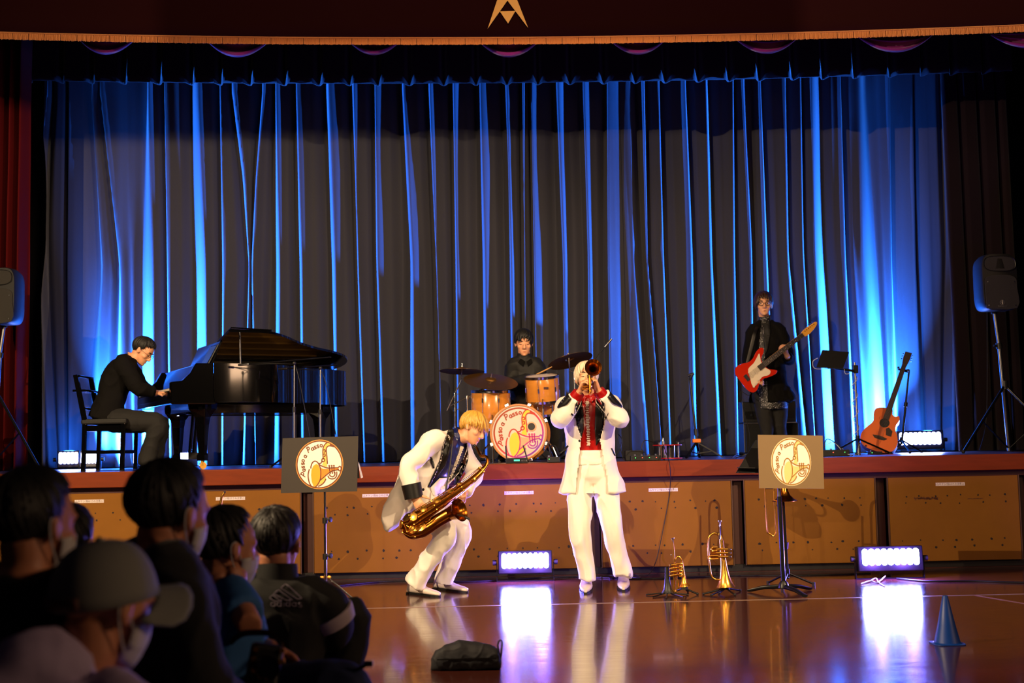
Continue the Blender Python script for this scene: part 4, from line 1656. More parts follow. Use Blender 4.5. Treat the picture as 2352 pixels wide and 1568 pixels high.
# keybed, key slip, cheeks
MB().prism([(-.02, .0), (.38, .0), (.38, 1.48), (-.02, 1.48)], .06, (EU, EW, EZ), pw(0, 0, .58)).build('keybed', LACQ, pn, smooth=False, bevel=.01)
for w0 in (0, 1.40):
    ck = [(-.02, .62), (.36, .62), (.36, .95), (.20, .95), (.15, .86), (.08, .79), (-.02, .78)]
    MB().prism([(a, b) for a, b in ck], .08, (EU, EZ, EW), pw(0, w0, 0)).build('cheek_arm', LACQ, pn, smooth=False, bevel=.01)
MB().bar(pw(-.025, .08, .66), pw(-.025, 1.40, .66), .02, .06).build('key_slip', LACQ, pn, smooth=False)
IV = mat('ivory_key', (.85, .82, .76), .35)
kw = 1.32 / 52
wk, bk = MB(), MB()
for i in range(52):
    wk.box(pw(.055, .08 + kw * (i + .5), .715), (.15, kw * .93, .02), Matrix((EU, EW, EZ)).transposed())
    if i % 7 in (0, 2, 3, 5, 6) and i < 51:
        bk.box(pw(.085, .08 + kw * (i + 1), .73), (.095, kw * .5, .022), Matrix((EU, EW, EZ)).transposed())
stuff(wk.build('white_keys', IV, pn, smooth=False))
stuff(bk.build('black_keys', BLK, pn, smooth=False))
MB().prism([(.14, .74), (.17, .74), (.26, .93), (.23, .945)], 1.32, (EU, EZ, EW), pw(0, .08, 0)).build('fallboard', LACQ, pn, smooth=False, bevel=.004)
# lid: hinged along the far side
th = math.radians(10.5)


def lidp(u, w_, z=0):
    q = 1.50 - w_
    return pw(u, 1.50 - q * math.cos(th) + z * math.sin(th), .96 + q * math.sin(th) + z * math.cos(th))


lid_o = [(.50, -.02)] + [(a + .012, b - .02) for a, b in bend] + [(.50, 1.50)]
n_ = len(lid_o)
mb = MB().add([lidp(a, b, 0) for a, b in lid_o] + [lidp(a, b, .022) for a, b in lid_o], [tuple(range(n_ - 1, -1, -1)), tuple(range(n_, 2 * n_))] + [(i, (i + 1) % n_, n_ + (i + 1) % n_, n_ + i) for i in range(n_)])
ld = mb.build('lid', LACQ, pn, smooth=True, sharp=25)
# front flap folded back on the lid
mb = MB().add([lidp(a, b, z) for z in (.03, .05) for a, b in ((.52, -.02), (.92, .03), (.92, 1.45), (.52, 1.5))], [(3, 2, 1, 0), (4, 5, 6, 7), (0, 1, 5, 4), (1, 2, 6, 5), (2, 3, 7, 6), (3, 0, 4, 7)])
mb.build('lid_flap', LACQ, pn, smooth=False, bevel=.005)
MB().cyl(pw(.62, .05, .9), lidp(.64, .12), .009, n=10).build('lid_prop', STEEL, pn)
# music desk and tablet
MB().add([pw(.40, .3, .95), pw(.40, 1.15, .95), pw(.50, 1.15, 1.18), pw(.50, .3, 1.18), pw(.42, .3, .95), pw(.42, 1.15, .95), pw(.52, 1.15, 1.18), pw(.52, .3, 1.18)],
         [(0, 1, 2, 3), (7, 6, 5, 4), (0, 4, 5, 1), (1, 5, 6, 2), (2, 6, 7, 3), (3, 7, 4, 0)]).build('music_desk', LACQ, pn, smooth=False, bevel=.004)
# legs
for (u, w_) in ((.30, .16), (.34, 1.30), (1.72, 1.06)):
    mb = MB()
    Rm = Matrix((EU, EW, EZ)).transposed()
    mb.loft([(pw(u, w_, .60), EU * .14, EW * .10), (pw(u, w_, .54), EU * .13, EW * .095), (pw(u, w_, .47), EU * .075, EW * .075), (pw(u, w_, .40), EU * .062, EW * .062), (pw(u, w_, .14), EU * .042, EW * .042), (pw(u, w_, .13), EU * .055, EW * .055), (pw(u, w_, .075), EU * .055, EW * .055)], 4, power=1)
    lg = mb.build('leg', LACQ, pn, smooth=False, bevel=.006)
    MB().cyl(pw(u, w_ - .02, .032), pw(u, w_ + .02, .032), .032, n=16).build('caster', GOLDB, lg)
    MB().bar(pw(u, w_, .08), pw(u, w_, .03), .02, .05).build('caster_fork', GOLDB, lg, smooth=False)
# pedal lyre
ly = MB()
for w_ in (.66, .82):
    ly.cyl(pw(.38, w_, .58), pw(.34, w_, .14), .018, n=10)
ly.box(pw(.33, .74, .12), (.12, .3, .06), Matrix((EU, EW, EZ)).transposed())
ly.build('pedal_lyre', LACQ, pn, smooth=True)
for w_ in (.67, .74, .81):
    MB().bar(pw(.28, w_, .06), pw(.12, w_, .045), .025, .012).build('pedal', GOLDB, pn, smooth=False, bevel=.003)
tb = thing('tablet', 'tablet propped on the grand piano music desk', 'tablet', pw(.42, .45, .96))
mb = MB().add([pw(.375, .30, .955), pw(.375, .56, .955), pw(.475, .56, 1.15), pw(.475, .30, 1.15), pw(.388, .30, .952), pw(.388, .56, .952), pw(.488, .56, 1.147), pw(.488, .30, 1.147)],
              [(0, 1, 2, 3), (7, 6, 5, 4), (0, 4, 5, 1), (1, 5, 6, 2), (2, 6, 7, 3), (3, 7, 4, 0)])
mb.build('case', BLK, tb, smooth=False, bevel=.003)
MB().add([pw(.3755, .31, .965) - EU * .002, pw(.3755, .55, .965) - EU * .002, pw(.4685, .55, 1.14) - EU * .002, pw(.4685, .31, 1.14) - EU * .002], [(0, 1, 2, 3)]).build('screen', mat('tablet_screen', (.06, .07, .09), .1, emit=(.1, .14, .22), estr=.25), tb, smooth=False)

# ------------------------------------------------------------------ pianist and chair
YP = 11.35


def px_(x, y, dy=0.):
    return at(x, y, YP + dy)


t = person('pianist in black suit and glasses hunched over the piano keys', (px_(270, 1080).x, YP, ZS))
hO = px_(328, 806, .22)
hF, hU = V((.82, -.10, -.62)), V((.60, .02, .80))
nb = px_(297, 824, .2)
pel = px_(250, 952, .12)
shR, elR, wrR = px_(284, 838, .02), px_(316, 890, -.02), px_(360, 903, .12)
shL, elL, wrL = px_(292, 838, .40), px_(326, 890, .46), px_(352, 900, .45)
hipR, knR, anR = px_(262, 964, .04), px_(362, 972, .02), px_(338, 1056, .0)
hipL, knL, anL = px_(262, 964, .24), px_(366, 974, .30), px_(356, 1062, .30)
shax = (shR - shL).normalized()
hpax = (hipR - hipL).normalized()
b = MB()
P, ax = head_mb(b, hO, hF, hU, 1.0, nb)
torso(b, pel, nb, hpax, shax, scale_rows(TORSO, .86), -.05)
for s_, e_, w_ in ((shR, elR, wrR), (shL, elL, wrL)):
    limb(b, [s_, e_, w_], [.055, .045, .028])
for h_, k_, a_ in ((hipR, knR, anR), (hipL, knL, anL)):
    limb(b, [h_, k_, a_], [.08, .05, .038])
hand(b, wrR, V((.88, .35, .0)), V((.1, 0, -1)), -1, curl=.42)
hand(b, wrL, V((.88, .35, .0)), V((.1, 0, -1)), 1, curl=.42)
link('body', remesh(b, .006, 2), SKIN, t, True, sharp=180)
face_parts(P, ax, 1.0, t, open_eyes=False)
hair(P, ax, 1.02, t, BHAIR, end=lambda az: interp([(0, 1.4), (.6, 1.4), (1.1, 1.55), (1.6, 1.85), (PI, 2.3)], abs(az)), n=320, seed=21, puff=1.10, curl=.04, jag=.2, taper=.05)
gl = MB()
for sx_ in (-1, 1):
    gl.tube([P(sx_ * .033 + .022 * math.cos(a), .096, .0 + .018 * math.sin(a)) for a in [2 * PI * k / 14 for k in range(14)]], .0018, 6, closed=True)
    gl.tube([P(sx_ * .055, .094, .004), P(sx_ * .077, .05, .006), P(sx_ * .08, 0, .008)], .0015, 6)
gl.tube([P(-.011, .098, .003), P(0, .101, .005), P(.011, .098, .003)], .0015, 6)
gl.build('glasses', BLKM, t)
b = MB()
for h_, k_, a_ in ((hipR, knR, anR), (hipL, knL, anL)):
    limb(b, [h_, lerp(h_, k_, .5), k_, lerp(k_, a_, .5), a_, a_ + V((0, 0, -.02))], [.115, .098, .085, .075, .078, .08])
b.ball(pel, (.15, .17, .12), 16)
cloth_obj(b, 'trousers', BTROU, t, .01, 4, .006)
b = MB()
torso(b, pel, nb, hpax, shax, [(-.12, .185, .15, -.02), (0, .185, .15, -.01)] + [(q[0], q[1] * 1.1 + .01, q[2] * 1.18, q[3]) for q in TORSO[3:]], -.05)
for s_, e_, w_ in ((shR, elR, wrR), (shL, elL, wrL)):
    limb(b, [s_ + (nb - s_) * .3, s_, lerp(s_, e_, .5), e_, lerp(e_, w_, .5), w_ - (w_ - e_).normalized() * .03], [.085, .085, .077, .068, .056, .047])
cloth_obj(b, 'jacket', BSUIT, t, .01, 4, .007)
shoe('shoe', V((anR.x - .06, anR.y, ZS)), V((anR.x + .2, anR.y - .03, ZS)), BSHOE, SOLE, t)
shoe('shoe', V((anL.x - .06, anL.y, ZS)), V((anL.x + .2, anL.y - .02, ZS)), BSHOE, SOLE, t)

ch = thing('piano_chair', 'black lacquered piano chair under the pianist', 'chair', px_(240, 1085))
cx0, cx1 = px_(200, 980).x, px_(298, 980).x
y0, y1 = YP - .14, YP + .30
zs_ = .44 + ZS
MB().box(((cx0 + cx1) / 2, (y0 + y1) / 2, zs_), (cx1 - cx0 + .02, y1 - y0, .05)).build('seat', RUBBER, ch, smooth=False, bevel=.015)
MB().box(((cx0 + cx1) / 2, (y0 + y1) / 2, zs_ - .06), (cx1 - cx0 - .03, y1 - y0 - .03, .05)).build('seat_rail', LACQ, ch, smooth=False)
for x in (cx0 + .02, cx1 - .02):
    for y in (y0 + .02, y1 - .02):
        MB().bar((x, y, zs_ - .02), (x + (-.01 if x < -3.2 else .01), y, ZS), .036, .036).build('leg', LACQ, ch, smooth=False, bevel=.004)
for y in (y0 + .02, y1 - .02):
    MB().bar((cx0 + .02, y, zs_), (cx0 - .065, y, zs_ + .42), .035, .04).build('back_post', LACQ, ch, smooth=False, bevel=.004)
bz = [(zs_ + .41, .06), (zs_ + .28, .12), (zs_ + .12, .05)]
for z, h_ in bz:
    f_ = (z - zs_) / .42
    MB().bar((cx0 + .02 - .085 * f_, y0 + .03, z), (cx0 + .02 - .085 * f_, y1 - .03, z), h_, .02, up=(0, 0, 1)).build('back_slat', LACQ, ch, smooth=False, bevel=.004)
MB().bar((cx0 + .02, y0 + .02, ZS + .17), (cx1 - .02, y0 + .02, ZS + .17), .02, .03).build('stretcher', LACQ, ch, smooth=False)
MB().bar((cx0 + .02, y1 - .02, ZS + .17), (cx1 - .02, y1 - .02, ZS + .17), .02, .03).build('stretcher', LACQ, ch, smooth=False)


# ================================================================== microphone stands
def tripod(t, base, r, hub_z, n=3, rot=.3, m_=None, rr_=.009, foot=True):
    m_ = m_ or BLKM
    base = V(base)
    for k in range(n):
        a = rot + 2 * PI * k / n
        e = base + V((math.cos(a) * r, math.sin(a) * r, .012))
        lg_ = MB().cyl(base + V((0, 0, hub_z)), e, rr_, n=8).build('leg', m_, t)
        if foot:
            MB().cyl(e - V((0, 0, .012)), e + V((0, 0, .012)), rr_ * 1.5, n=10).build('rubber_foot', RUBBER, lg_)
    MB().cyl(base + V((0, 0, hub_z - .03)), base + V((0, 0, hub_z + .03)), rr_ * 2, n=12).build('hub', m_, t)


def mic_stand(label, px0, ptop, Y, boom, rot):
    b0 = at(px0, 1040, Y)
    base = V((b0.x, Y, ZS))
    top = at(ptop[0], ptop[1], Y)
    top.y = Y
    t = thing('microphone_stand', label, 'microphone stand', base, 'microphone stands')
    MB().cyl(base + V((0, 0, .02)), V((base.x, Y, lerp(ZS, top.z, .55))), .011, n=10).build('lower_tube', STEEL, t)
    MB().cyl(V((base.x, Y, lerp(ZS, top.z, .5))), top, .008, n=10).build('upper_tube', STEEL, t)
    MB().cyl(V((base.x, Y, lerp(ZS, top.z, .53))), V((base.x, Y, lerp(ZS, top.z, .58))), .016, n=12).build('clutch', BLK, t)
    tripod(t, base, .3, .16, rot=rot)
    MB().ball(top, .018, 10).build('boom_joint', BLK, t)
    a, c = at(boom[0][0], boom[0][1], Y + boom[0][2]), at(boom[1][0], boom[1][1], Y + boom[1][2])
    MB().cyl(a, c, .006, n=8).build('boom_arm', BLKM, t)
    d = (a - c).normalized()
    MB().lathe(a, d, [(0, .009), (.01, .011), (.10, .011), (.11, .009)], 12).build('microphone', STEEL, t)
    MB().tube(catmull([a, lerp(a, c, .5) - V((0, 0, .03)), top + V((.02, -.01, -.05)), base + V((.10, -.02, .5)), base + V((.18, .02, .01))], 6), .0035, 6).build('cable', CABLE, t)
    return t


mic_stand('chrome microphone stand with boom reaching under the piano lid, left of two', 676, (676, 834), 11.05, ((572, 836, .25), (760, 820, -.02)), .4)
mic_stand('chrome microphone stand with boom at the curved side of the piano, right of two', 736, (736, 845), 11.1, ((660, 846, .3), (775, 838, -.05)), 1.3)

mic_stand('black boom microphone stand rising behind the trumpet player\'s head', 1352, (1352, 842), 12.75, ((1389, 797, 0), (1326, 872, 0)), .9)

# ================================================================== drums
MAPLE = mat('maple_drum_shell', (.80, .52, .20), .22, var=.15, vscale=4, stretch=(1, 1, 8), coat=.4)
HEADM = mat('coated_drumhead', (.88, .80, .76), .55, var=.06, vscale=20)
CYM = mat('bronze_cymbal', (.52, .37, .18), .38, .85, var=.2, vscale=12)


def drum(name, label, c, axis, r, h, nl, group='drum kit shells', top=HEADM, badge=False, legs=0):
    t = thing(name, label, 'drum', V((c[0], c[1], ZS)), None)
    ax = V(axis).normalized()
    c = V(c)
    a0 = ax.orthogonal().normalized()
    b0 = ax.cross(a0)
    MB().lathe(c - ax * h / 2, ax, [(0, r * .985), (.004, r), (h - .004, r), (h, r * .985)], 36).build('shell', MAPLE, t)
    for s_ in (-1, 1):
        MB().lathe(c + ax * s_ * (h / 2 - .012), ax * s_, [(0, r + .002), (0, r + .009), (.022, r + .009), (.024, r + .004), (.022, r)], 36, cap=False).build('hoop', CHROME, t)
        MB().lathe(c + ax * s_ * (h / 2 + .001), ax * s_, [(0, r * .985), (.003, r * .985), (.004, r * .9)], 36).build('drumhead', top, t)
    for k in range(nl):
        an = 2 * PI * (k + .5) / nl
        q = a0 * math.cos(an) + b0 * math.sin(an)
        for s_ in ((-1, 1) if h > .25 else (0,)):
            MB().box(c + q * (r + .008) + ax * s_ * h * .27, (.016, .016, .045), Matrix((q, ax.cross(q), ax)).transposed()).build('lug', CHROME, t, smooth=False, bevel=.003)
        MB().cyl(c + q * (r + .012) - ax * h * .46, c + q * (r + .012) + ax * h * .46, .0028, n=6).build('tension_rod', CHROME, t)
    return t


YB = 11.75
bc = at(1191, 996, YB)
bc = V((bc.x, YB, ZS + .275))
bax = V((-.10, -.995, .02)).normalized()
bd = thing('bass_drum', 'maple bass drum with printed front head', 'drum', V((bc.x, YB + .2, ZS)))
R_ = .262
MB().lathe(bc + V((0, .02, 0)), -bax, [(0, R_ * .965), (.38, R_ * .965)], 48).build('shell', MAPLE, bd)
WOODH = mat('maple_hoop', (.72, .46, .22), .3, var=.15, vscale=8)
MB().lathe(bc, bax, [(-.04, R_ * .97), (-.04, R_ + .006), (.006, R_ + .006), (.008, R_), (.006, R_ * .95), (-.01, R_ * .95)], 56, cap=False).build('hoop', WOODH, bd)
MB().lathe(bc - bax * .42, bax, [(-.006, R_ * .95), (-.006, R_ + .006), (.04, R_ + .006), (.04, R_ * .95)], 48, cap=False).build('hoop', WOODH, bd)
hd = MB().lathe(bc, bax, [(-.014, R_ * .965), (-.004, R_ * .965), (-.003, R_ * .94)], 56).build('drumhead', HEADM, bd)
bx = V((0, 0, 1)).cross(-bax).normalized()
if bx.x < 0:
    bx = -bx
bu = bax.cross(bx)
bu = bu if bu.z > 0 else -bu


def bplace(u, v, h):
    return bc + bx * (u * R_ * .93) + bu * (v * R_ * .93) + bax * (-.0025 + h)


LGR = mat('logo_gradient_red_to_purple', (.6, .2, .2), .55)
nt = LGR.node_tree
tc = nt.nodes.new('ShaderNodeTexCoord')
sp = nt.nodes.new('ShaderNodeSeparateXYZ')
nt.links.new(tc.outputs['Object'], sp.inputs[0])
m1 = nt.nodes.new('ShaderNodeMath')
m1.operation = 'SUBTRACT'
nt.links.new(sp.outputs[0], m1.inputs[0])
nt.links.new(sp.outputs[2], m1.inputs[1])
mr = nt.nodes.new('ShaderNodeMapRange')
mr.inputs[1].default_value = bc.x - bc.z - .36
mr.inputs[2].default_value = bc.x - bc.z + .36
nt.links.new(m1.outputs[0], mr.inputs[0])
rp = nt.nodes.new('ShaderNodeValToRGB')
el = rp.color_ramp.elements
el[0].position, el[0].color = .15, (*lin((.62, .24, .06)), 1)
el[1].position, el[1].color = .95, (*lin((.52, .16, .75)), 1)
for q_, c_ in ((.5, (.76, .14, .10)), (.7, (.78, .16, .48))):
    e_ = el.new(q_)
    e_.color = (*lin(c_), 1)
nt.links.new(mr.outputs[0], rp.inputs[0])
nt.links.new(rp.outputs[0], nt.nodes['Principled BSDF'].inputs['Base Color'])
logo(bplace, hd, LGR, (LYEL, LSKN, LYEL), ringw=.06, disc=False)
MB().lathe(bplace(.50, .22, .0), bax, [(0, .046), (.004, .046), (.005, .036)], 28).build('port_ring', LSKN, hd)
MB().lathe(bplace(.50, .22, .004), bax, [(0, .034), (.003, .034)], 28).build('port_hole', BLK, hd)
for k in range(8):
    an = 2 * PI * (k + .5) / 8
    q = bx * math.cos(an) + bu * math.sin(an)
    MB().box(bc + q * (R_ + .014) + bax * .0, (.03, .03, .04), Matrix((q, bax, q.cross(bax))).transposed()).build('claw_hook', CHROME, bd, smooth=False, bevel=.006)
    MB().cyl(bc + q * (R_ + .016) + bax * .02, bc + q * (R_ + .016) - bax * .14, .004, n=8).build('tension_rod', CHROME, bd)
for s_ in (-1, 1):
    MB().tube([bc + bx * s_ * R_ * .9 - bax * .1 - bu * .05, bc + bx * s_ * (R_ + .06) - bu * .15 + bax * .03, V((bc.x + s_ * (R_ + .1), bc.y - .08, ZS + .01))], .008, 8).build('spur_leg', CHROME, bd)

c = at(1128, 962, 12.15)
ft = drum('floor_tom', 'maple floor tom left of the bass drum', (c.x, 12.15, ZS + .50), (0.02, -.06, 1), .188, .36, 8)
for k in range(3):
    an = .6 + 2 * PI * k / 3
    q = V((math.cos(an), math.sin(an), 0))
    MB().tube([V((c.x, 12.15, ZS + .45)) + q * .2, V((c.x, 12.15, ZS + .12)) + q * .2, V((c.x, 12.15, ZS)) + q * .22], .007, 8).build('leg', CHROME, ft)
c = at(1246, 893, 12.0)
rt = drum('rack_tom', 'maple rack tom on a stand above the bass drum', c, (-.05, -.16, .98), .155, .235, 6)
BADGE = mat('badge_maroon', (.25, .05, .04), .4)
MB().box(c + V((.03, -.158, .0)), (.045, .006, .022)).build('badge', BADGE, rt, smooth=False, bevel=.003)
MB().box(c + V((0, -.0, -.002)), (.318, .318, .004)).build('shell_stripe', mat('dark_inlay', (.30, .17, .06), .4), rt, smooth=False) if False else None
c2_ = at(1252, 936, 12.15)
drum('snare_drum', 'maple snare drum behind the rack tom stand', (c2_.x, 12.3, c2_.z), (0, -.08, 1), .175, .13, 8)
ts = thing('tom_stand', 'chrome basket stand carrying the rack tom', 'drum stand', (c.x, 12.0, ZS))
MB().cyl((c.x, 12.0, ZS + .1), (c.x, 12.0, c.z - .16), .011, n=10).build('post', CHROME, ts)
for k in range(3):
    an = .5 + 2 * PI * k / 3
    q = V((math.cos(an), math.sin(an), 0))
    MB().tube([V((c.x, 12.0, c.z - .17)), V((c.x, 12.0, c.z - .14)) + q * .14, V((c.x, 12.0, c.z - .10)) + q * .165], .006, 8).build('basket_arm', CHROME, ts)
tripod(ts, (c.x, 12.0, ZS), .24, .25, rot=.9, m_=CHROME)


def cymbal(label, cpx, r, nrm, Y, stand_px, tilt_rod=None, bell_up=True):
    c = at(cpx[0], cpx[1], Y)
    nv = V(nrm).normalized()
    t = thing('cymbal', label, 'cymbal', V((at(stand_px, 1000, Y + .05).x, Y + .05, ZS)))
    prof = [(0.0, r), (.001, r), (.014, r * .6), (.022, r * .22), (.034, r * .19), (.044, r * .1), (.045, r * .02)]
    under = [(.043, r * .08), (.033, r * .17), (.02, r * .2), (.012, r * .58), (-.001, r * .99)]
    MB().lathe(c, nv, prof + under, 40, cap=False).build('bronze_plate', CYM, t)
    MB().lathe(c + nv * .04, nv, [(0, .012), (.012, .012), (.013, .006), (.03, .006), (.031, .011), (.042, .011)], 12).build('felt_and_wing_nut', STEEL, t)
    base = V((at(stand_px, 1000, Y + .05).x, Y + .05, ZS))
    jn = at(tilt_rod[0], tilt_rod[1], Y + .05)
    MB().cyl(c + nv * .05, jn, .006, n=8).build('tilt_rod', CHROME, t)
    st_top = V((base.x, Y + .05, jn.z if abs(jn.x - base.x) < .04 else at(stand_px, tilt_rod[2], Y + .05).z))
    if abs(jn.x - base.x) > .04:
        d = (st_top - jn).normalized()
        MB().cyl(jn, st_top + d * .18, .006, n=8).build('boom_arm', CHROME, t)
    for k, (f0, f1, r_) in enumerate(((.02, .5, .0125), (.48, .78, .010), (.76, 1.0, .008))):
        MB().cyl(lerp(base, st_top, f0), lerp(base, st_top, f1), r_, n=10).build('stand_tube', CHROME, t)
        MB().cyl(lerp(base, st_top, f1) - V((0, 0, .02)), lerp(base, st_top, f1) + V((0, 0, .015)), r_ * 1.9, n=10).build('clamp', CHROME, t)
        MB().cyl(lerp(base, st_top, f1), lerp(base, st_top, f1) + V((.04, -.01, 0)), .004, n=6).build('wing_screw', CHROME, t)
    tripod(t, base, .24, .2, rot=.4, m_=CHROME)
    return t


cymbal('thin dark crash cymbal, leftmost over the drum kit', (1061, 853), .222, (.04, .08, 1), 12.35, 1046, (1060, 872, 905))
cymbal('tilted ride cymbal in front of the drummer showing its top', (1127, 876), .262, (.12, -.34, .93), 12.05, 1074, (1122, 886, 912))
cymbal('large dark cymbal right of the drummer tilted up, underside showing', (1310, 829), .222, (-.22, .24, .94), 12.2, 1322, (1308, 850, 856))

# drummer
YD = 12.65


def dx(x, y, dy=0.):
    return at(x, y, YD + dy)


t = person('drummer in black shirt seated behind the drum kit', (dx(1207, 1000).x, YD, ZS))
hO = dx(1203, 787, -.02)
hF, hU = V((.04, -.95, -.22)), V((0, -.2, .98))
nb = dx(1206, 824, .03)
pel = dx(1208, 940, .06)
shR, elR, wrR = dx(1181, 843, 0), dx(1175, 882, -.12), dx(1222, 866, -.36)
shL, elL, wrL = dx(1232, 843, 0), dx(1248, 886, -.12), dx(1262, 872, -.30)
b = MB()
P, ax = head_mb(b, hO, hF, hU, 1.07, nb)
torso(b, pel, nb, X1, X1, scale_rows(TORSO, .88))
for s_, e_, w_ in ((shR, elR, wrR), (shL, elL, wrL)):
    limb(b, [s_, e_, w_], [.055, .045, .028])
hipR, knR, anR = pel + V((-.1, 0, -.05)), pel + V((-.26, -.42, .0)), pel + V((-.24, -.40, -.42))
hipL, knL, anL = pel + V((.1, 0, -.05)), pel + V((.28, -.40, .0)), pel + V((.26, -.36, -.42))
for h_, k_, a_ in ((hipR, knR, anR), (hipL, knL, anL)):
    limb(b, [h_, k_, a_], [.085, .06, .045])
hand(b, wrR, V((.95, -.2, .05)), V((.1, .3, -.9)), 1, curl=1.05)
hand(b, wrL, V((-.5, -.6, .1)), V((-.1, .3, -.9)), -1, curl=1.05)
link('body', remesh(b, .006, 2), SKIN, t, True, sharp=180)
face_parts(P, ax, 1.07, t, open_eyes=False)
hair(P, ax, 1.10, t, BHAIR, end=lambda az: interp([(-PI, 2.0), (-1.6, 2.0), (-.95, 1.85), (-.55, 1.35), (-.2, 1.1), (.2, 1.3), (.6, 1.55), (.95, 1.9), (1.6, 2.0), (PI, 2.0)], az), n=320, seed=31, puff=1.10, drop=.012, sway=.35, jag=.2, curl=.03, whorl=(-.25, .05, 1))
b = MB()
for h_, k_, a_ in ((hipR, knR, anR), (hipL, knL, anL)):
    limb(b, [h_, k_, a_], [.11, .085, .07])
b.ball(pel, (.17, .14, .12), 16)
cloth_obj(b, 'trousers', BTROU, t, .011, 4, .005)
for a_ in (anR, anL):
    shoe('shoe', V((a_.x, a_.y + .06, ZS)), V((a_.x + (.03 if a_ is anL else -.03), a_.y - .2, ZS)), BSHOE, SOLE, t)
b = MB()
torso(b, pel, nb, X1, X1, [(-.02, .19, .15, 0)] + [(q[0], q[1] * 1.12 + .01, q[2] * 1.2, q[3]) for q in TORSO[3:]])
for s_, e_, w_ in ((shR, elR, wrR), (shL, elL, wrL)):
    limb(b, [s_ + (nb - s_) * .3, s_, lerp(s_, e_, .5), e_, lerp(e_, w_, .5), w_ - (w_ - e_).normalized() * .03], [.085, .085, .078, .07, .058, .048])
b.tube([nb - V((0, 0, .03)), nb + (hO - nb) * .35], [.075, .066], 16)
jk = cloth_obj(b, 'shirt', BSHIRT, t, .01, 4, .006)
tj = bvh(jk)
patch([(1196, 823), (1206, 830), (1202, 842), (1190, 832)], tj, 'collar', BSUIT, t, .008)
patch([(1210, 830), (1220, 823), (1223, 833), (1213, 842)], tj, 'collar', BSUIT, t, .008)
ds = thing('drumstick', 'wooden drumstick in the drummer\'s right hand', 'drumstick', dx(1240, 858, -.4))
MB().tube([dx(1226, 863, -.43), dx(1258, 847, -.5), dx(1266, 843, -.52)], [.0075, .0065, .004], 8).build('shaft', mat('hickory', (.78, .58, .34), .4), ds)
MB().ball(dx(1267, 842.5, -.52), .006, 8).build('tip', mat('hickory', (.78, .58, .34), .4), ds)
dt = thing('drum_throne', 'round black drum stool beneath the drummer', 'stool', (pel.x, pel.y, ZS))
MB().lathe((pel.x, pel.y, pel.z - .22), (0, 0, 1), [(0, .15), (.01, .17), (.07, .17), (.085, .15)], 28).build('seat', BSHOE, dt)
MB().cyl((pel.x, pel.y, ZS + .1), (pel.x, pel.y, pel.z - .2), .015, n=10).build('post', CHROME, dt)
tripod(dt, (pel.x, pel.y, ZS), .22, .2, m_=CHROME)
# ================================================================== guitarist
YG = 13.35


def gx(x, y, dy=0.):
    return at(x, y, YG + dy)


t = person('guitarist in glasses and black jacket standing with a red electric guitar', (gx(1770, 1040).x, YG, ZS))
hO = gx(1754, 700, -.02)
hF, hU = V((-.12, -.98, .02)), V((0, .02, 1))
nb = gx(1757, 738, .03)
pel = gx(1768, 893, .03)
shR, elR, wrR = gx(1731, 764, .0), gx(1718, 826, .02), gx(1727, 866, -.25)
shL, elL, wrL = gx(1790, 762, .0), gx(1812, 824, -.06), gx(1807, 816, -.24)
hipR, knR, anR = pel + V((-.09, 0, -.05)), gx(1762, 985, -.02), V((gx(1758, 1030).x, YG - .02, ZS + .08))
hipL, knL, anL = pel + V((.09, 0, -.05)), gx(1790, 985, .04), V((gx(1800, 1030).x, YG + .05, ZS + .08))
b = MB()
P, ax = head_mb(b, hO, hF, hU, 1.07, nb)
torso(b, pel, nb, X1, X1, scale_rows(TORSO, .88))
for s_, e_, w_ in ((shR, elR, wrR), (shL, elL, wrL)):
    limb(b, [s_, e_, w_], [.052, .043, .028])
for h_, k_, a_ in ((hipR, knR, anR), (hipL, knL, anL)):
    limb(b, [h_, k_, a_], [.085, .06, .045])
hand(b, wrR, V((.8, -.25, -.35)), V((.1, .9, -.3)), -1, curls=[.5, .55, .6, .65])
hand(b, wrL, V((-.35, -.35, .75)), V((-.5, .75, .1)), -1, curls=[.9, 1.0, 1.0, .95])
link('body', remesh(b, .006, 2), SKIN, t, True, sharp=180)
face_parts(P, ax, 1.07, t, open_eyes=True)
hair(P, ax, 1.10, t, BRHAIR, end=lambda az: interp([(0, 1.15), (.25, 1.1), (.55, 1.5), (.95, 1.95), (1.6, 2.05), (PI, 2.05)], abs(az)), n=300, seed=41, puff=1.17, drop=.012, sway=.35, curl=.04, jag=.2, whorl=(.2, .0, 1))
gl = MB()
for s_ in (-1, 1):
    gl.tube([P(s_ * .033 + .024 * math.cos(a), .098, .0 + .019 * math.sin(a)) for a in [2 * PI * k / 14 for k in range(14)]], .0028, 6, closed=True)
    gl.tube([P(s_ * .057, .094, .004), P(s_ * .078, .05, .006), P(s_ * .082, 0, .008)], .002, 6)
gl.tube([P(-.01, .1, .003), P(0, .103, .005), P(.01, .1, .003)], .0022, 6)
gl.build('glasses', BLKM, t)
b = MB()
for h_, k_, a_ in ((hipR, knR, anR), (hipL, knL, anL)):
    limb(b, [h_, lerp(h_, k_, .5), k_, lerp(k_, a_, .5), a_], [.105, .092, .075, .065, .062])
b.ball(pel, (.16, .13, .12), 16)
cloth_obj(b, 'trousers', BTROU, t, .011, 4, .005)
for a_ in (anR, anL):
    shoe('shoe', V((a_.x, a_.y + .07, ZS)), V((a_.x - .02, a_.y - .2, ZS)), BSHOE, SOLE, t)
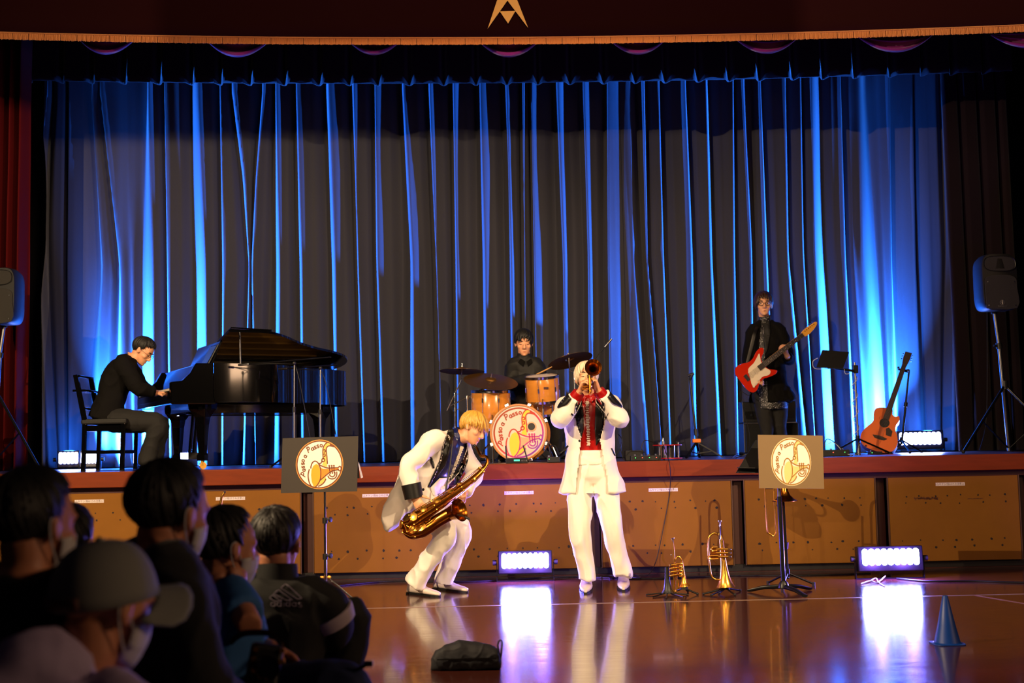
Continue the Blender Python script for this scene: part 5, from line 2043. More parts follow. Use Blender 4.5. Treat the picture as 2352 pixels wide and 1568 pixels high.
# long patterned shirt
b = MB()
torso(b, pel, nb, X1, X1, [(-.30, .165, .135, .005), (-.12, .172, .138, 0), (.05, .168, .132, 0)] + [(q[0], q[1] * 1.02, q[2] * 1.1, q[3]) for q in TORSO[3:]])
b.tube([nb - V((0, 0, .03)), nb + (hO - nb) * .36], [.072, .064], 16)
DOT = bpy.data.materials.new('black_speckled_cloth')
DOT.use_nodes = True
nt = DOT.node_tree
vo = nt.nodes.new('ShaderNodeTexVoronoi')
vo.inputs['Scale'].default_value = 75
co = nt.nodes.new('ShaderNodeTexCoord')
nt.links.new(co.outputs['Object'], vo.inputs['Vector'])
cr = nt.nodes.new('ShaderNodeValToRGB')
cr.color_ramp.elements[0].position = .22
cr.color_ramp.elements[0].color = (.45, .43, .45, 1)
cr.color_ramp.elements[1].position = .30
cr.color_ramp.elements[1].color = (.006, .006, .008, 1)
nt.links.new(vo.outputs['Distance'], cr.inputs[0])
nt.links.new(cr.outputs[0], nt.nodes['Principled BSDF'].inputs['Base Color'])
sh = cloth_obj(b, 'shirt', DOT, t, .01, 3, .005)
b = MB()
torso(b, pel, nb, X1, X1, [(-.20, .225, .165, -.01), (0, .20, .155, 0), (.25, .178, .14, 0), (.5, .18, .142, .0), (.72, .19, .14, 0), (.88, .185, .115, -.005), (.96, .13, .085, -.01), (1.02, .075, .065, -.005)])
for s_, e_, w_ in ((shR, elR, wrR), (shL, elL, wrL)):
    limb(b, [s_ + (nb - s_) * .3, s_, lerp(s_, e_, .5), e_, lerp(e_, w_, .5), w_ - (w_ - e_).normalized() * .04], [.08, .08, .072, .064, .056, .05])
# flared tail on his left side
b.loft([(gx(1800, 890, .05), V((.07, 0, 0)), V((0, .13, 0))), (gx(1806, 906, .06), V((.09, 0, 0)), V((0, .14, 0))), (gx(1809, 920, .06), V((.085, 0, .02)), V((0, .13, 0)))], 16)
jk = cloth_obj(b, 'jacket', BSUIT, t, .01, 4, .007)
cut_front(jk, [(1748, 738), (1745, 780), (1740, 830), (1722, 880), (1712, 960), (1762, 960), (1764, 900), (1756, 820), (1755, 780), (1764, 740)], fmin=.05)
tj = bvh(jk, sh)
patch([(1755, 742), (1768, 736), (1770, 760), (1764, 800), (1757, 815), (1754, 780)], tj, 'shirt_front', BSHIRT, t, .010)
MB().ball(gx(1755, 766, -.17), .008, 8).build('shirt_button', SILVER, t)
# strap
# ------------------------------------------------------------------ electric guitar
GRED = mat('guitar_red_lacquer', (.72, .13, .035), .16, coat=.6, var=.1, vscale=6)
PGW = mat('pickguard_white', (.86, .80, .72), .3)
MAPN = mat('maple_neck', (.82, .58, .20), .3)
ROSE = mat('rosewood', (.16, .09, .06), .5, var=.3, vscale=30)
YE = YG - .27
ga, gb = at(1737, 850, YE), at(1869, 749, YE - .10)       # body centre, headstock tip
gu = (gb - ga).normalized()
gn = V((0, -1, 0))
gn = (gn - gu * gn.dot(gu)).normalized()
gv = gn.cross(gu).normalized()
if gv.z < 0:
    gv = -gv
eg = thing('electric_guitar', 'red electric guitar with white pickguard hung on the guitarist', 'guitar', ga)


def gp(u, v, n=0.):
    return ga + gu * u + gv * v + gn * n


# outline u along neck, v up: offset double-cutaway body
bo = [(-.20, .02), (-.195, .10), (-.15, .15), (-.08, .145), (-.01, .115), (.05, .12), (.11, .15), (.17, .16), (.195, .135), (.17, .10), (.12, .07), (.10, .035), (.10, -.03), (.11, -.07), (.15, -.11), (.165, -.135), (.13, -.15), (.06, -.135), (.0, -.115), (-.06, -.13), (-.12, -.165), (-.17, -.16), (-.20, -.10)]
bo = [(p.x, p.y) for p in catmull([V((a, b, 0)) for a, b in bo + bo[:1]], 4)[:-1]]
MB().prism(bo, .042, (gu, gv, gn), gp(0, 0, -.02)).build('body', GRED, eg, smooth=True, bevel=.008, sharp=30)
pg = [(-.10, -.02), (-.06, .06), (.02, .075), (.08, .10), (.13, .12), (.10, .06), (.09, .035), (.09, -.035), (.11, -.09), (.07, -.115), (.0, -.09), (-.09, -.12), (-.13, -.10)]
pg = [(p.x, p.y) for p in catmull([V((a, b, 0)) for a, b in pg + pg[:1]], 3)[:-1]]
MB().prism(pg, .003, (gu, gv, gn), gp(0, 0, .0225)).build('pickguard', PGW, eg, smooth=False)
MB().prism([(-.02, -.05), (-.02, .055), (.07, .03), (.07, -.03)], .002, (gu, gv, gn), gp(-.19, -.0, .024)).build('bridge_cover', CHROME, eg, smooth=False) if False else None
for u_ in (-.075, -.015, .045):
    MB().bar(gp(u_, -.035, .029), gp(u_, .035, .029), .018, .010, gn).build('pickup', PGW, eg, smooth=False, bevel=.003)
MB().bar(gp(-.125, -.035, .028), gp(-.125, .035, .028), .035, .012, gn).build('bridge', CHROME, eg, smooth=False)
for u_, v_ in ((-.05, -.085), (-.09, -.10), (-.125, -.115)):
    MB().cyl(gp(u_, v_, .024), gp(u_, v_, .037), .011, n=14).build('control_knob', PGW, eg)
NL = .60
MB().loft([(gp(.08, 0, .022), gv * .028, gn * .014), (gp(.3, 0, .02), gv * .0265, gn * .013), (gp(NL, 0, .018), gv * .0215, gn * .011)], 12).build('neck', MAPN, eg)
fb = MB().loft([(gp(.03, 0, .035), gv * .029, gn * .004), (gp(NL, 0, .029), gv * .0215, gn * .004)], 4, power=1)
MB().prism([(.03, -.029), (NL, -.0215), (NL, .0215), (.03, .029)], .006, (gu, gv, gn), gp(0, 0, .030)).build('fingerboard', ROSE, eg, smooth=False)
fr_ = MB()
for k in range(1, 21):
    u_ = -.125 + .648 * (1 - 2 ** (-(21 - k) / 12)) if False else NL - (NL + .125) * (1 - 2 ** (-k / 12))
    if u_ > .04:
        fr_.bar(gp(u_, -.027, .037), gp(u_, .027, .037), .003, .002, gn)
stuff(fr_.build('frets', STEEL, eg, smooth=False))
do_ = MB()
for k in (3, 5, 7, 9, 12, 15, 17):
    u_ = NL - (NL + .125) * (1 - 2 ** (-(k - .5) / 12))
    do_.cyl(gp(u_, 0, .036), gp(u_, 0, .0375), .004, n=8)
do_.build('inlay_dots', PGW, eg)
sg = MB()
for k in range(6):
    v_ = -.018 + .0072 * k
    sg.cyl(gp(-.125, v_ * 1.3, .036), gp(NL + .005, v_ * .9, .040), .0009, n=5)
stuff(sg.build('strings', STEEL, eg))
ho = [(NL - .01, -.022), (NL + .03, -.035), (NL + .09, -.03), (NL + .16, -.012), (NL + .19, .012), (NL + .175, .03), (NL + .12, .034), (NL + .04, .036), (NL - .01, .022)]
ho = [(p.x, p.y) for p in catmull([V((a, b, 0)) for a, b in ho + ho[:1]], 3)[:-1]]
MB().prism(ho, .014, (gu, gv, gn), gp(0, 0, .010)).build('headstock', MAPN, eg, smooth=True, bevel=.002, sharp=30)
for k in range(6):
    u_ = NL + .035 + .023 * k
    MB().cyl(gp(u_, .02, .024), gp(u_, .02, .036), .0045, n=8).build('tuning_post', CHROME, eg)
    MB().ball(gp(u_, .045, .016), (.008, .006, .006), 8).build('tuning_peg', CHROME, eg)
MB().tube(catmull([gp(-.19, -.02, -.02), gx(1725, 800, -.16), gx(1735, 760, -.13), gx(1745, 742, .02)], 5), .018, 8, flat=.15).build('strap', BSATIN, eg)
MB().tube(catmull([gp(-.15, -.13, .0), gp(-.22, -.16, .0), gx(1700, 905, -.2), gx(1722, 1000, -.2), gx(1715, 1050, -.3)], 6), .0035, 6).build('cable', CABLE, eg)

# ------------------------------------------------------------------ amplifier stack
GRILL = mat('amp_grille_cloth', (.05, .05, .05), .9, bump=.3, bscale=400)
YA = 13.95
am = thing('amplifier_stack', 'black guitar amplifier head on a speaker cabinet behind the guitarist', 'amplifier', (at(1765, 1040, YA).x, YA, ZS))
ax0, ax1 = at(1702, 1000, YA).x, at(1828, 1000, YA).x
zc = at(1765, 972, YA).z
zt = at(1765, 922, YA).z
cx = (ax0 + ax1) / 2
MB().box((cx, YA, (ZS + .03 + zc) / 2), (ax1 - ax0, .32, zc - ZS - .03)).build('cabinet', BLK, am, smooth=False, bevel=.01)
MB().box((cx, YA - .165, (ZS + .03 + zc) / 2), ((ax1 - ax0) * .92, .02, (zc - ZS) * .86)).build('grille', GRILL, am, smooth=False)
MB().box((cx, YA + .02, (zc + zt) / 2 + .005), ((ax1 - ax0) * .98, .24, zt - zc - .01)).build('amp_head', BLK, am, smooth=False, bevel=.01)
MB().box((cx, YA - .105, lerp(zc, zt, .38)), ((ax1 - ax0) * .9, .01, (zt - zc) * .35)).build('control_panel', BLKM, am, smooth=False)
MB().box((cx, YA - .12, zc + .004), ((ax1 - ax0) * .96, .02, .012)).build('trim_strip', STEEL, am, smooth=False)
for k in range(7):
    MB().cyl((cx - .2 + .06 * k, YA - .11, lerp(zc, zt, .38)), (cx - .2 + .06 * k, YA - .125, lerp(zc, zt, .38)), .010, n=10).build('control_knob', CHROME if k % 2 else BLK, am)
MB().ball((at(1741, 956, YA - .12).x, YA - .115, at(1741, 956, YA).z), .011, 10).build('pilot_lamp', mat('pilot_amber', (1, .5, .1), .3, emit=(1, .42, .08), estr=12), am)
for sx_ in (-1, 1):
    for dy in (-.1, .1):
        MB().cyl((cx + sx_ * .2, YA + dy, ZS), (cx + sx_ * .2, YA + dy, ZS + .035), .02, n=10).build('rubber_foot', RUBBER, am)
MB().tube(catmull([(cx - .06, YA, zt), (cx - .04, YA - .02, zt + .03), (cx + .04, YA - .02, zt + .03), (cx + .06, YA, zt)], 4), .01, 6).build('handle', BSHOE, am)

# ------------------------------------------------------------------ tablet on a stand
YN = 12.6
b0 = at(1972, 1040, YN)
bs = V((b0.x, YN, ZS))
ts = thing('tablet_stand', 'grey stand holding a tablet on a side arm beside the guitarist', 'stand', bs, None)
tp_ = at(1963, 832, YN)
tp_.y = YN
MB().cyl(bs + V((0, 0, .05)), V((tp_.x, YN, tp_.z)), .011, n=10).build('pole', STEEL, ts)
MB().cyl(bs, bs + V((0, 0, .12)), .022, n=12).build('pole_base', STEEL, ts)
tripod(ts, bs, .34, .16, rot=.2)
MB().box((tp_.x, YN - .01, at(1963, 848, YN).z), (.05, .05, .08)).build('clamp', BLKM, ts, smooth=False, bevel=.006)
MB().cyl(at(1963, 852, YN - .03), at(1918, 845, YN - .03), .013, n=10).build('side_arm', BLKM, ts)
MB().ball(at(1914, 842, YN - .04), .024, 12).build('ball_joint', BLK, ts)
tq = [at(1889, 803, YN - .02), at(1951, 808, YN - .02), at(1936, 847, YN - .09), at(1875, 843, YN - .09)]
nn_ = (tq[1] - tq[0]).cross(tq[3] - tq[0]).normalized() * .010
tbm = MB().add(tq + [p + nn_ for p in tq], [(0, 1, 2, 3), (7, 6, 5, 4), (0, 4, 5, 1), (1, 5, 6, 2), (2, 6, 7, 3), (3, 7, 4, 0)])
tb2 = thing('tablet', 'dark tablet seen from behind on the tall stand by the acoustic guitar', 'tablet', tq[3])
tbm.build('case', BLK, tb2, smooth=False, bevel=.004)
MB().ball(lerp(tq[0], tq[1], .12) + V((0, -.008, -.02)), .006, 8).build('camera_lens', LACQ, tb2)
pts = [at(1875, 825, YN - .06)]
for k in range(8):
    pass
MB().tube(catmull([at(1878, 822, YN - .05), at(1867, 830, YN - .06), at(1872, 846, YN - .06), at(1905, 846, YN - .06), at(1935, 843, YN - .05), at(1942, 858, YN - .05), at(1955, 856, YN - .04)], 5), .0035, 6).build('cable', CABLEW, ts)
pts = []
for k in range(60):
    f_ = k / 59
    y_ = lerp(860, 1032, f_)
    pts.append(at(lerp(1962, 1969, f_) + 6.5 * math.sin(f_ * 2 * PI * 4.6), y_, YN + .03 * math.cos(f_ * 2 * PI * 4.6) - .01))
MB().tube(pts, .0035, 6).build('wound_cable', CABLEW, ts)

# ------------------------------------------------------------------ acoustic guitar on its stand
SPR = mat('spruce_top', (.86, .42, .20), .28, var=.12, vscale=4, stretch=(1, 1, 1), coat=.3)
MAH = mat('mahogany', (.28, .10, .05), .35)
YQ = 13.0
qa, qb = at(2026, 988, YQ - .10), at(2084, 818, YQ + .12)
qu = (qb - qa).normalized()
qn = V((-.35, -1, .12))
qn = (qn - qu * qn.dot(qu)).normalized()
qv = qn.cross(qu).normalized()
ag = thing('acoustic_guitar', 'acoustic guitar with cutaway leaning on a stand by the floodlight', 'guitar', qa)
LQ = (qb - qa).length


def qp(u, v, n=0.):
    return qa + qu * u + qv * v + qn * n


hw = [(-.235, .0), (-.225, .10), (-.18, .165), (-.10, .185), (-.02, .16), (.05, .12), (.10, .115), (.16, .135), (.215, .125), (.245, .07), (.25, .03)]
cutw = [(.25, -.03), (.20, -.045), (.185, -.08), (.20, -.11), (.16, -.13), (.10, -.115), (.05, -.12), (-.02, -.16), (-.10, -.185), (-.18, -.165), (-.225, -.10)]
if (qv.x) < 0:
    qv = -qv
oo = [(a, -b) for a, b in hw] + [(a, -b) for a, b in cutw]
oo = [(p.x, p.y) for p in catmull([V((a, b, 0)) for a, b in oo + oo[:1]], 3)[:-1]]
MB().prism(oo, .095, (qu, qv, qn), qp(0, 0, -.098)).build('body_sides', MAH, ag, smooth=True, sharp=30)
MB().prism(oo, .004, (qu, qv, qn), qp(0, 0, -.003)).build('soundboard', SPR, ag, smooth=False)
MB().prism([(.085 + .05 * math.cos(a), .05 * math.sin(a)) for a in [2 * PI * k / 24 for k in range(24)]], .001, (qu, qv, qn), qp(0, 0, .0012)).build('sound_hole', BLK, ag, smooth=False)
MB().prism([(-.075, -.075), (-.065, 0), (-.075, .075), (-.10, .05), (-.105, 0), (-.10, -.05)], .008, (qu, qv, qn), qp(0, 0, .001)).build('bridge', ROSE, ag, smooth=False)
MB().prism([(.05, .055), (.02, .10), (-.04, .105), (-.04, .05), (.03, .03)], .001, (qu, qv, qn), qp(0, 0, .0012)).build('pickguard', ROSE, ag, smooth=False)
MB().prism([(.13, -.029), (LQ - .11, -.022), (LQ - .11, .022), (.13, .029)], .014, (qu, qv, qn), qp(0, 0, .0)).build('fingerboard', ROSE, ag, smooth=False)
MB().loft([(qp(.24, 0, -.012), qv * .028, qn * .016), (qp(LQ - .1, 0, -.008), qv * .021, qn * .012)], 12).build('neck', MAH, ag)
MB().prism([(LQ - .11, -.024), (LQ - .02, -.036), (LQ + .05, -.034), (LQ + .05, .034), (LQ - .02, .036), (LQ - .11, .024)], .014, (qu, qv, qn), qp(0, 0, -.012)).build('headstock', ROSE, ag, smooth=False, bevel=.003)
for s_ in (-1, 1):
    for k in range(3):
        MB().ball(qp(LQ - .04 + .03 * k, s_ * .047, -.008), (.009, .007, .007), 8).build('tuning_peg', CHROME, ag)
sg = MB()
for k in range(6):
    sg.cyl(qp(-.085, -.026 + .0104 * k, .012), qp(LQ - .10, -.018 + .0072 * k, .018), .0009, n=5)
stuff(sg.build('strings', STEEL, ag))
gs = thing('guitar_stand', 'black guitar stand behind the acoustic guitar', 'guitar stand', (at(2075, 1040, YQ + .15).x, YQ + .15, ZS))
g0 = V((at(2072, 1040, YQ + .15).x, YQ + .15, ZS + .1))
g1 = at(2088, 850, YQ + .2)
MB().cyl(g0, lerp(g0, g1, .55), .013, n=10).build('lower_tube', BLKM, gs)
MB().cyl(lerp(g0, g1, .5), g1, .010, n=10).build('upper_tube', BLKM, gs)
MB().cyl(lerp(g0, g1, .5), lerp(g0, g1, .56), .02, n=12).build('clutch', BLK, gs)
MB().tube([qp(LQ - .14, -.05, -.02), qp(LQ - .14, -.05, -.06), qp(LQ - .14, .05, -.06), qp(LQ - .14, .05, -.02)], .012, 8).build('neck_yoke', RUBBER, gs)
MB().cyl(qp(LQ - .14, 0, -.06), g1, .010, n=8).build('yoke_arm', BLKM, gs)
tripod(gs, (g0.x, g0.y, ZS), .28, .14, rot=.5)
for s_ in (-1, 1):
    MB().tube([g0, qp(-.2, s_ * .10, -.12), qp(-.215, s_ * .10, .01)], .009, 8).build('cradle_arm', RUBBER, gs)


# ------------------------------------------------------------------ loudspeakers on tripods
SPKG = mat('speaker_grille', (.15, .14, .13), .7, .2, bump=.5, bscale=500)


def pa(label, label2, c0, wpx, Y, yaw, feet, hubpx, pole_bot, side, ground=ZS):
    (xa, ya), (xb, yb) = wpx
    w_ = (xb - xa) / F * Y
    h_ = (yb - ya) / F * Y
    cc = at((xa + xb) / 2, (ya + yb) / 2, Y)
    t = thing('loudspeaker', label, 'loudspeaker', cc - V((0, 0, h_ / 2)), 'loudspeakers')
    Rz = Matrix.Rotation(yaw, 3, 'Z')

    def p(x, y, z):
        return cc + Rz @ V((x * w_ / 2, y, z * h_ / 2))
    d_ = w_ * .95
    MB().loft([(p(0, d_ * f_, 0), Rz @ V((w_ / 2 * k, 0, 0)), V((0, 0, h_ / 2 * kz))) for f_, k, kz in ((-.02, .97, .98), (.03, 1, 1), (.35, 1, 1), (.8, .72, .94), (.95, .5, .9))], 32, power=.42).build('cabinet', BLK, t, smooth=True, sharp=40)
    MB().prism([(w_ / 2 * x, h_ / 2 * z) for x, z in [(a.x, a.y) for a in catmull([V(q) for q in ((-.86, -.92, 0), (.86, -.92, 0), (.9, -.2, 0), (.86, .12, 0), (.45, .24, 0), (-.45, .24, 0), (-.86, .12, 0), (-.9, -.2, 0), (-.86, -.92, 0))], 3)[:-1]]], .012, (Rz @ V((1, 0, 0)), V((0, 0, 1)), Rz @ V((0, -1, 0))), cc + Rz @ V((0, -.010, 0))).build('woofer_grille', SPKG, t, smooth=False, bevel=.004)
    # horn
    hm = MB()
    rows = []
    for f_, kx, kz in ((-.016, .86, .26), (.02, .62, .18), (.07, .22, .10)):
        rows.append((p(0, f_, .64), Rz @ V((w_ / 2 * kx, 0, 0)), V((0, 0, h_ / 2 * kz))))
    hm.loft([rows[0], (rows[0][0] - Rz @ V((0, .004, 0)), rows[0][1] * 1.03, rows[0][2] * 1.05)] + [], 24, power=.7, cap=False)
    fl_ = MB().prism([(w_ / 2 * .84 * math.copysign(abs(math.cos(a)) ** .6, math.cos(a)), h_ / 2 * .25 * math.copysign(abs(math.sin(a)) ** .75, math.sin(a))) for a in [2 * PI * k / 28 for k in range(28)]], .004, (Rz @ V((1, 0, 0)), V((0, 0, 1)), Rz @ V((0, -1, 0))), p(0, -.012, .64))
    fl_.build('horn_mouth', SPKG, t, smooth=False)
    hm.build('horn_rim', BLK, t)
    MB().prism([(-w_ * .12, -h_ * .085), (w_ * .12, -h_ * .085), (w_ * .05, h_ * .085), (-w_ * .05, h_ * .085)], .004, (Rz @ V((1, 0, 0)), V((0, 0, 1)), Rz @ V((0, -1, 0))), p(0, -.016, .64)).build('horn_throat', BLKM, t, smooth=False)
    # emblem
    ec = p(0, -.024, -.72)
    em = MB().lathe(ec, Rz @ V((0, -1, 0)), [(0, .024), (.002, .024)], 20)
    em.build('badge_disc', STEEL, t)
    eb = MB().lathe(ec + Rz @ V((0, -.002, 0)), Rz @ V((0, -1, 0)), [(0, .019), (.001, .019)], 20).build('badge_field', BLKM, t)
    fk_ = MB()
    for k in range(3):
        a = PI * k / 3 + PI / 2
        fk_.bar(ec + Rz @ V((-.018 * math.cos(a), -.0035, -.018 * math.sin(a))), ec + Rz @ V((.018 * math.cos(a), -.0035, .018 * math.sin(a))), .004, .001, (0, 1, 0))
    fk_.build('badge_forks', STEEL, t, smooth=False)
    fc = bpy.data.curves.new('bt', 'FONT')
    fc.body = 'YAMAHA'
    fc.size = .022
    fc.align_x = 'CENTER'
    fo = bpy.data.objects.new('bt', fc)
    TMP.collection.objects.link(fo)
    TMP.view_layers[0].update()
    fme = bpy.data.meshes.new_from_object(fo.evaluated_get(TMP.view_layers[0].depsgraph))
    bpy.data.objects.remove(fo)
    fo = bpy.data.objects.new('badge_lettering', fme)
    fme.materials.clear()
    fme.materials.append(STEEL)
    COL.objects.link(fo)
    fo.matrix_basis = Matrix.Translation(ec + Rz @ V((0, -.001, -.045))) @ Rz.to_4x4() @ Matrix.Rotation(PI / 2, 4, 'X')
    setparent(fo, t)
    for x in (-.75, .75):
        for z in (-.82, .0):
            MB().cyl(p(x, -.022, z), p(x, -.027, z), .006, n=8).build('grille_screw', STEEL, t)
    MB().cyl(p(0, d_ * .4, -1.0), p(0, d_ * .4, -1.06), .03, n=14).build('pole_socket', BLK, t)
    s = thing('speaker_stand', label2, 'speaker stand', (hubpx[0], Y, ground), 'speaker stands')
    pt = p(0, d_ * .4, -1.02)
    hub = at(hubpx[0], hubpx[1], pt.y)
    bot = at(pole_bot[0], pole_bot[1], pt.y)
    s.matrix_basis = Matrix.Translation((bot.x, pt.y, ground))
    MB().cyl(pt, lerp(pt, hub, .5), .016, n=12).build('upper_tube', STEEL, s)
    MB().cyl(lerp(pt, hub, .45), bot, .019, n=12).build('lower_tube', STEEL, s)
    MB().cyl(lerp(pt, hub, .42), lerp(pt, hub, .5), .03, n=12).build('height_clutch', BLK, s)
    MB().cyl(lerp(pt, hub, .46), lerp(pt, hub, .46) + V((-.06, -.02, 0)), .012, n=8).build('clutch_knob', BLK, s)
    MB().cyl(hub - V((0, 0, .04)), hub + V((0, 0, .04)), .034, n=12).build('hub', BLK, s)
    for fx_, fy_ in feet:
        e = V((fx_, fy_, ground + .012))
        lg_ = MB().cyl(hub, e, .013, n=10).build('leg', BLKM, s)
        MB().ball(e + V((0, 0, .004)), .018, 8).build('rubber_foot', RUBBER, lg_)
        mid = lerp(hub, e, .55)
        MB().bar(bot + V((0, 0, .02)), mid, .018, .005).build('leg_brace', BLKM, s, smooth=False)
    MB().tube(catmull([p(-.4, d_ * .4, -1.0), p(-.45, d_ * .4, -1.6), V((cc.x - .16, Y + .1, ZS + .35)), V((cc.x - .3, Y - .05, ZS + .02))], 6), .004, 6).build('cable', CABLE, s)
    return t


q1 = at(2200, 1046, 12.0)
pa('black loudspeaker on a tripod at the right edge of the stage', 'tripod stand under the right loudspeaker', None, ((2253, 581), (2340, 714)), 12.2, .12,
   [(q1.x, 11.85), (at(2440, 1040, 12.1).x, 11.95), (at(2330, 1040, 12.9).x, 12.95)], (2308, 884), (2318, 1035), 1)
q1 = at(108, 1086, 11.7)
pa('black loudspeaker cut off by the left edge of the photo', 'tripod stand under the left loudspeaker', None, ((-52, 613), (37, 746)), 11.95, -.12,
   [(q1.x, 11.55), (at(-120, 1090, 11.8).x, 11.6), (at(-30, 1090, 12.6).x, 12.7)], (-12, 892), (-16, 1068), -1)

# ------------------------------------------------------------------ small stage gear
YR = 11.2
ms = thing('microphone_stand', 'empty black microphone stand with orange collar behind the trumpet stands', 'microphone stand', (at(1600, 1050, 11.6).x, 11.6, ZS), 'microphone stands')
m0 = at(1600, 1012, 11.6)
MB().cyl(m0, at(1585, 872, 11.62), .010, n=10).build('tube', BLKM, ms)
MB().cyl(at(1599, 1000, 11.6), at(1598, 985, 11.6), .018, n=10).build('clutch', BLK, ms)
MB().box(m0, (.075, .05, .036)).build('collar', mat('orange_plastic', (.80, .42, .10), .4), ms, smooth=False, bevel=.008)
MB().lathe(at(1585, 872, 11.62), V((.3, -.3, .9)), [(0, .012), (.02, .016), (.05, .018), (.06, .014)], 12).build('microphone_clip', BLK, ms)
MB().cyl(at(1580, 862, 11.6), at(1594, 858, 11.6), .012, n=10).build('clip_jaw', BLK, ms)
for (xx, yy, dd) in ((1576, 1056, -.1), (1661, 1053, -.05), (1607, 1050, .3)):
    e = at(xx, yy, 11.6 + dd)
    e.z = ZS + .012
    MB().bar(m0 - V((0, 0, .01)), e, .022, .012).build('leg', BLKM, ms, smooth=False)
    MB().bar(lerp(m0, e, .62), V((m0.x, 11.6, lerp(m0.z, ZS, .7))), .008, .008).build('leg_brace', BLKM, ms, smooth=False)

cr_ = thing('cable_reel', 'silver cable reel with red flanges at the stage edge', 'cable reel', (at(1535, 1058, YR).x, YR, ZS))
RED2 = mat('red_plastic', (.62, .05, .07), .35)
cc = V((at(1533, 1040, YR).x, YR, ZS))
MB().lathe(cc + V((0, 0, .012)), (0, 0, 1), [(0, .13), (.008, .13)], 32).build('bottom_flange', RED2, cr_)
MB().lathe(cc + V((0, 0, .02)), (0, 0, 1), [(0, .068), (.108, .068)], 32).build('drum', SILVER, cr_)
MB().lathe(cc + V((0, 0, .128)), (0, 0, 1), [(0, .128), (.008, .128)], 32).build('top_flange', RED2, cr_)
for k in range(3):
    a = -.35 + 2 * PI * k / 3
    MB().cyl(cc + V((.1 * math.cos(a), .1 * math.sin(a), 0)), cc + V((.1 * math.cos(a), .1 * math.sin(a), .155)), .009, n=10).build('post', STEEL, cr_)
MB().lathe(cc + V((-.035, 0, .136)), (0, 0, 1), [(0, .014), (.03, .012), (.032, .008), (.065, .002)], 12).build('crank_spindle', SILVER, cr_)

YW = 10.98
wr_ = thing('wireless_receiver', 'black wireless receiver with green display before the bass drum', 'receiver', (at(1187, 1060, YW).x, YW, ZS))
wc = V((at(1187, 1056, YW).x, YW, ZS + .024))
MB().box(wc, (.19, .12, .044)).build('housing', BLK, wr_, smooth=False, bevel=.004)
MB().box(wc + V((.0, -.061, .003)), (.05, .003, .014)).build('display', mat('green_display', (.1, .5, .3), .3, emit=(.1, .9, .45), estr=1.6), wr_, smooth=False)
for s_, ln_ in ((-1, -.006), (1, -.03)):
    MB().cyl(wc + V((s_ * .088, -.04, .02)), wc + V((s_ * .088 + ln_, -.04, .13)), .006, n=8).build('antenna', BLK, wr_)
for k in range(3):
    MB().cyl(wc + V((.045 + .018 * k, -.06, 0)), wc + V((.045 + .018 * k, -.067, 0)), .006, n=8).build('knob', STEEL, wr_)


def gear_box(label, px, Y, w_, h_, d_, leds, name='effects_unit'):
    c = V((at(px, 1050, Y).x, Y, ZS + h_ / 2))
    t = thing(name, label, 'effects unit', c - V((0, 0, h_ / 2)))
    MB().box(c, (w_, d_, h_)).build('housing', BLK, t, smooth=False, bevel=.005)
    for k in range(leds):
        MB().cyl(c + V((-w_ * .35 + w_ * .7 * k / max(1, leds - 1), -d_ / 2, h_ * .1)), c + V((-w_ * .35 + w_ * .7 * k / max(1, leds - 1), -d_ / 2 - .004, h_ * .1)), .004, n=8).build('indicator_led', mat('led_red', (1, .1, .1), .3, emit=(1, .08, .05), estr=4) if k % 2 else mat('led_green', (.1, 1, .2), .3, emit=(.1, 1, .2), estr=2), t)
        MB().cyl(c + V((-w_ * .35 + w_ * .7 * k / max(1, leds - 1), -d_ * .1, h_ / 2)), c + V((-w_ * .35 + w_ * .7 * k / max(1, leds - 1), -d_ * .1, h_ / 2 + .012)), .010, n=10).build('foot_switch', STEEL, t)
    return t


gear_box('low black power box with indicator lights left of the cable reel', 1482, 11.05, .26, .045, .12, 4)
gear_box('black junction box with coiled cables right of the trumpet player', 1456, 11.4, .16, .09, .14, 0)
gear_box('flat black effects pedal board beside the tablet stand', 1908, 11.6, .30, .06, .2, 3)
gear_box('small grey power supply near the guitar stand', 2010, 12.5, .12, .03, .1, 1)
gear_box('small black pedal below the bass drum on its right', 1271, 11.1, .11, .05, .10, 1)


def cable(label, pts, r=.004, m_=None, name='cable'):
    o = MB().tube(catmull(pts, 7), r, 6).build(name, m_ or CABLE)
    return tag(o, label, 'cable')


def stg(px, Y, z=.006):
    return V((at(px, 1040, Y).x, Y, ZS + z))


cable('looped black cable rising from the junction box on stage', [stg(1432, 11.3), at(1418, 1000, 11.3), at(1428, 1008, 11.35), at(1424, 1030, 11.3), at(1412, 1050, 11.25), stg(1412, 11.2)])
cable('black cable arching up to the cable reel', [stg(1486, 11.1, .05), at(1474, 1030, 11.1), at(1480, 1012, 11.12), at(1496, 1014, 11.15), at(1512, 1022, 11.18), at(1524, 1020, 11.2)])
cable('black cable hanging from the cable reel down the stage front', [at(1523, 1020, 11.05), at(1530, 1040, 10.9), at(1537, 1062, 10.74), at(1540, 1090, 10.75), at(1538, 1130, 10.83), at(1530, 1180, 10.83), at(1518, 1240, 10.82), at(1506, 1290, 10.80), onz(1488, 1322) + V((0, 0, .005)), onz(1450, 1326) + V((0, 0, .005))], .0035)
cable('tangled black cables on stage below the electric guitar', [stg(1680, 11.4), stg(1700, 11.7, .05), stg(1712, 11.5, .03), stg(1690, 11.3), stg(1720, 11.2, .04), stg(1735, 11.6)])
cable('black cable loop beside the flat effects board', [stg(1893, 11.6, .08), at(1900, 1008, 11.6), at(1925, 1022, 11.6), at(1948, 1048, 11.5), stg(1958, 11.4)])
cable('thin white cable from the effects board to the tablet stand', [stg(1895, 11.65, .1), at(1915, 1016, 11.65), at(1935, 1035, 11.6), stg(1955, 11.5, .01), stg(1985, 11.9, .03)], .003, CABLEW)
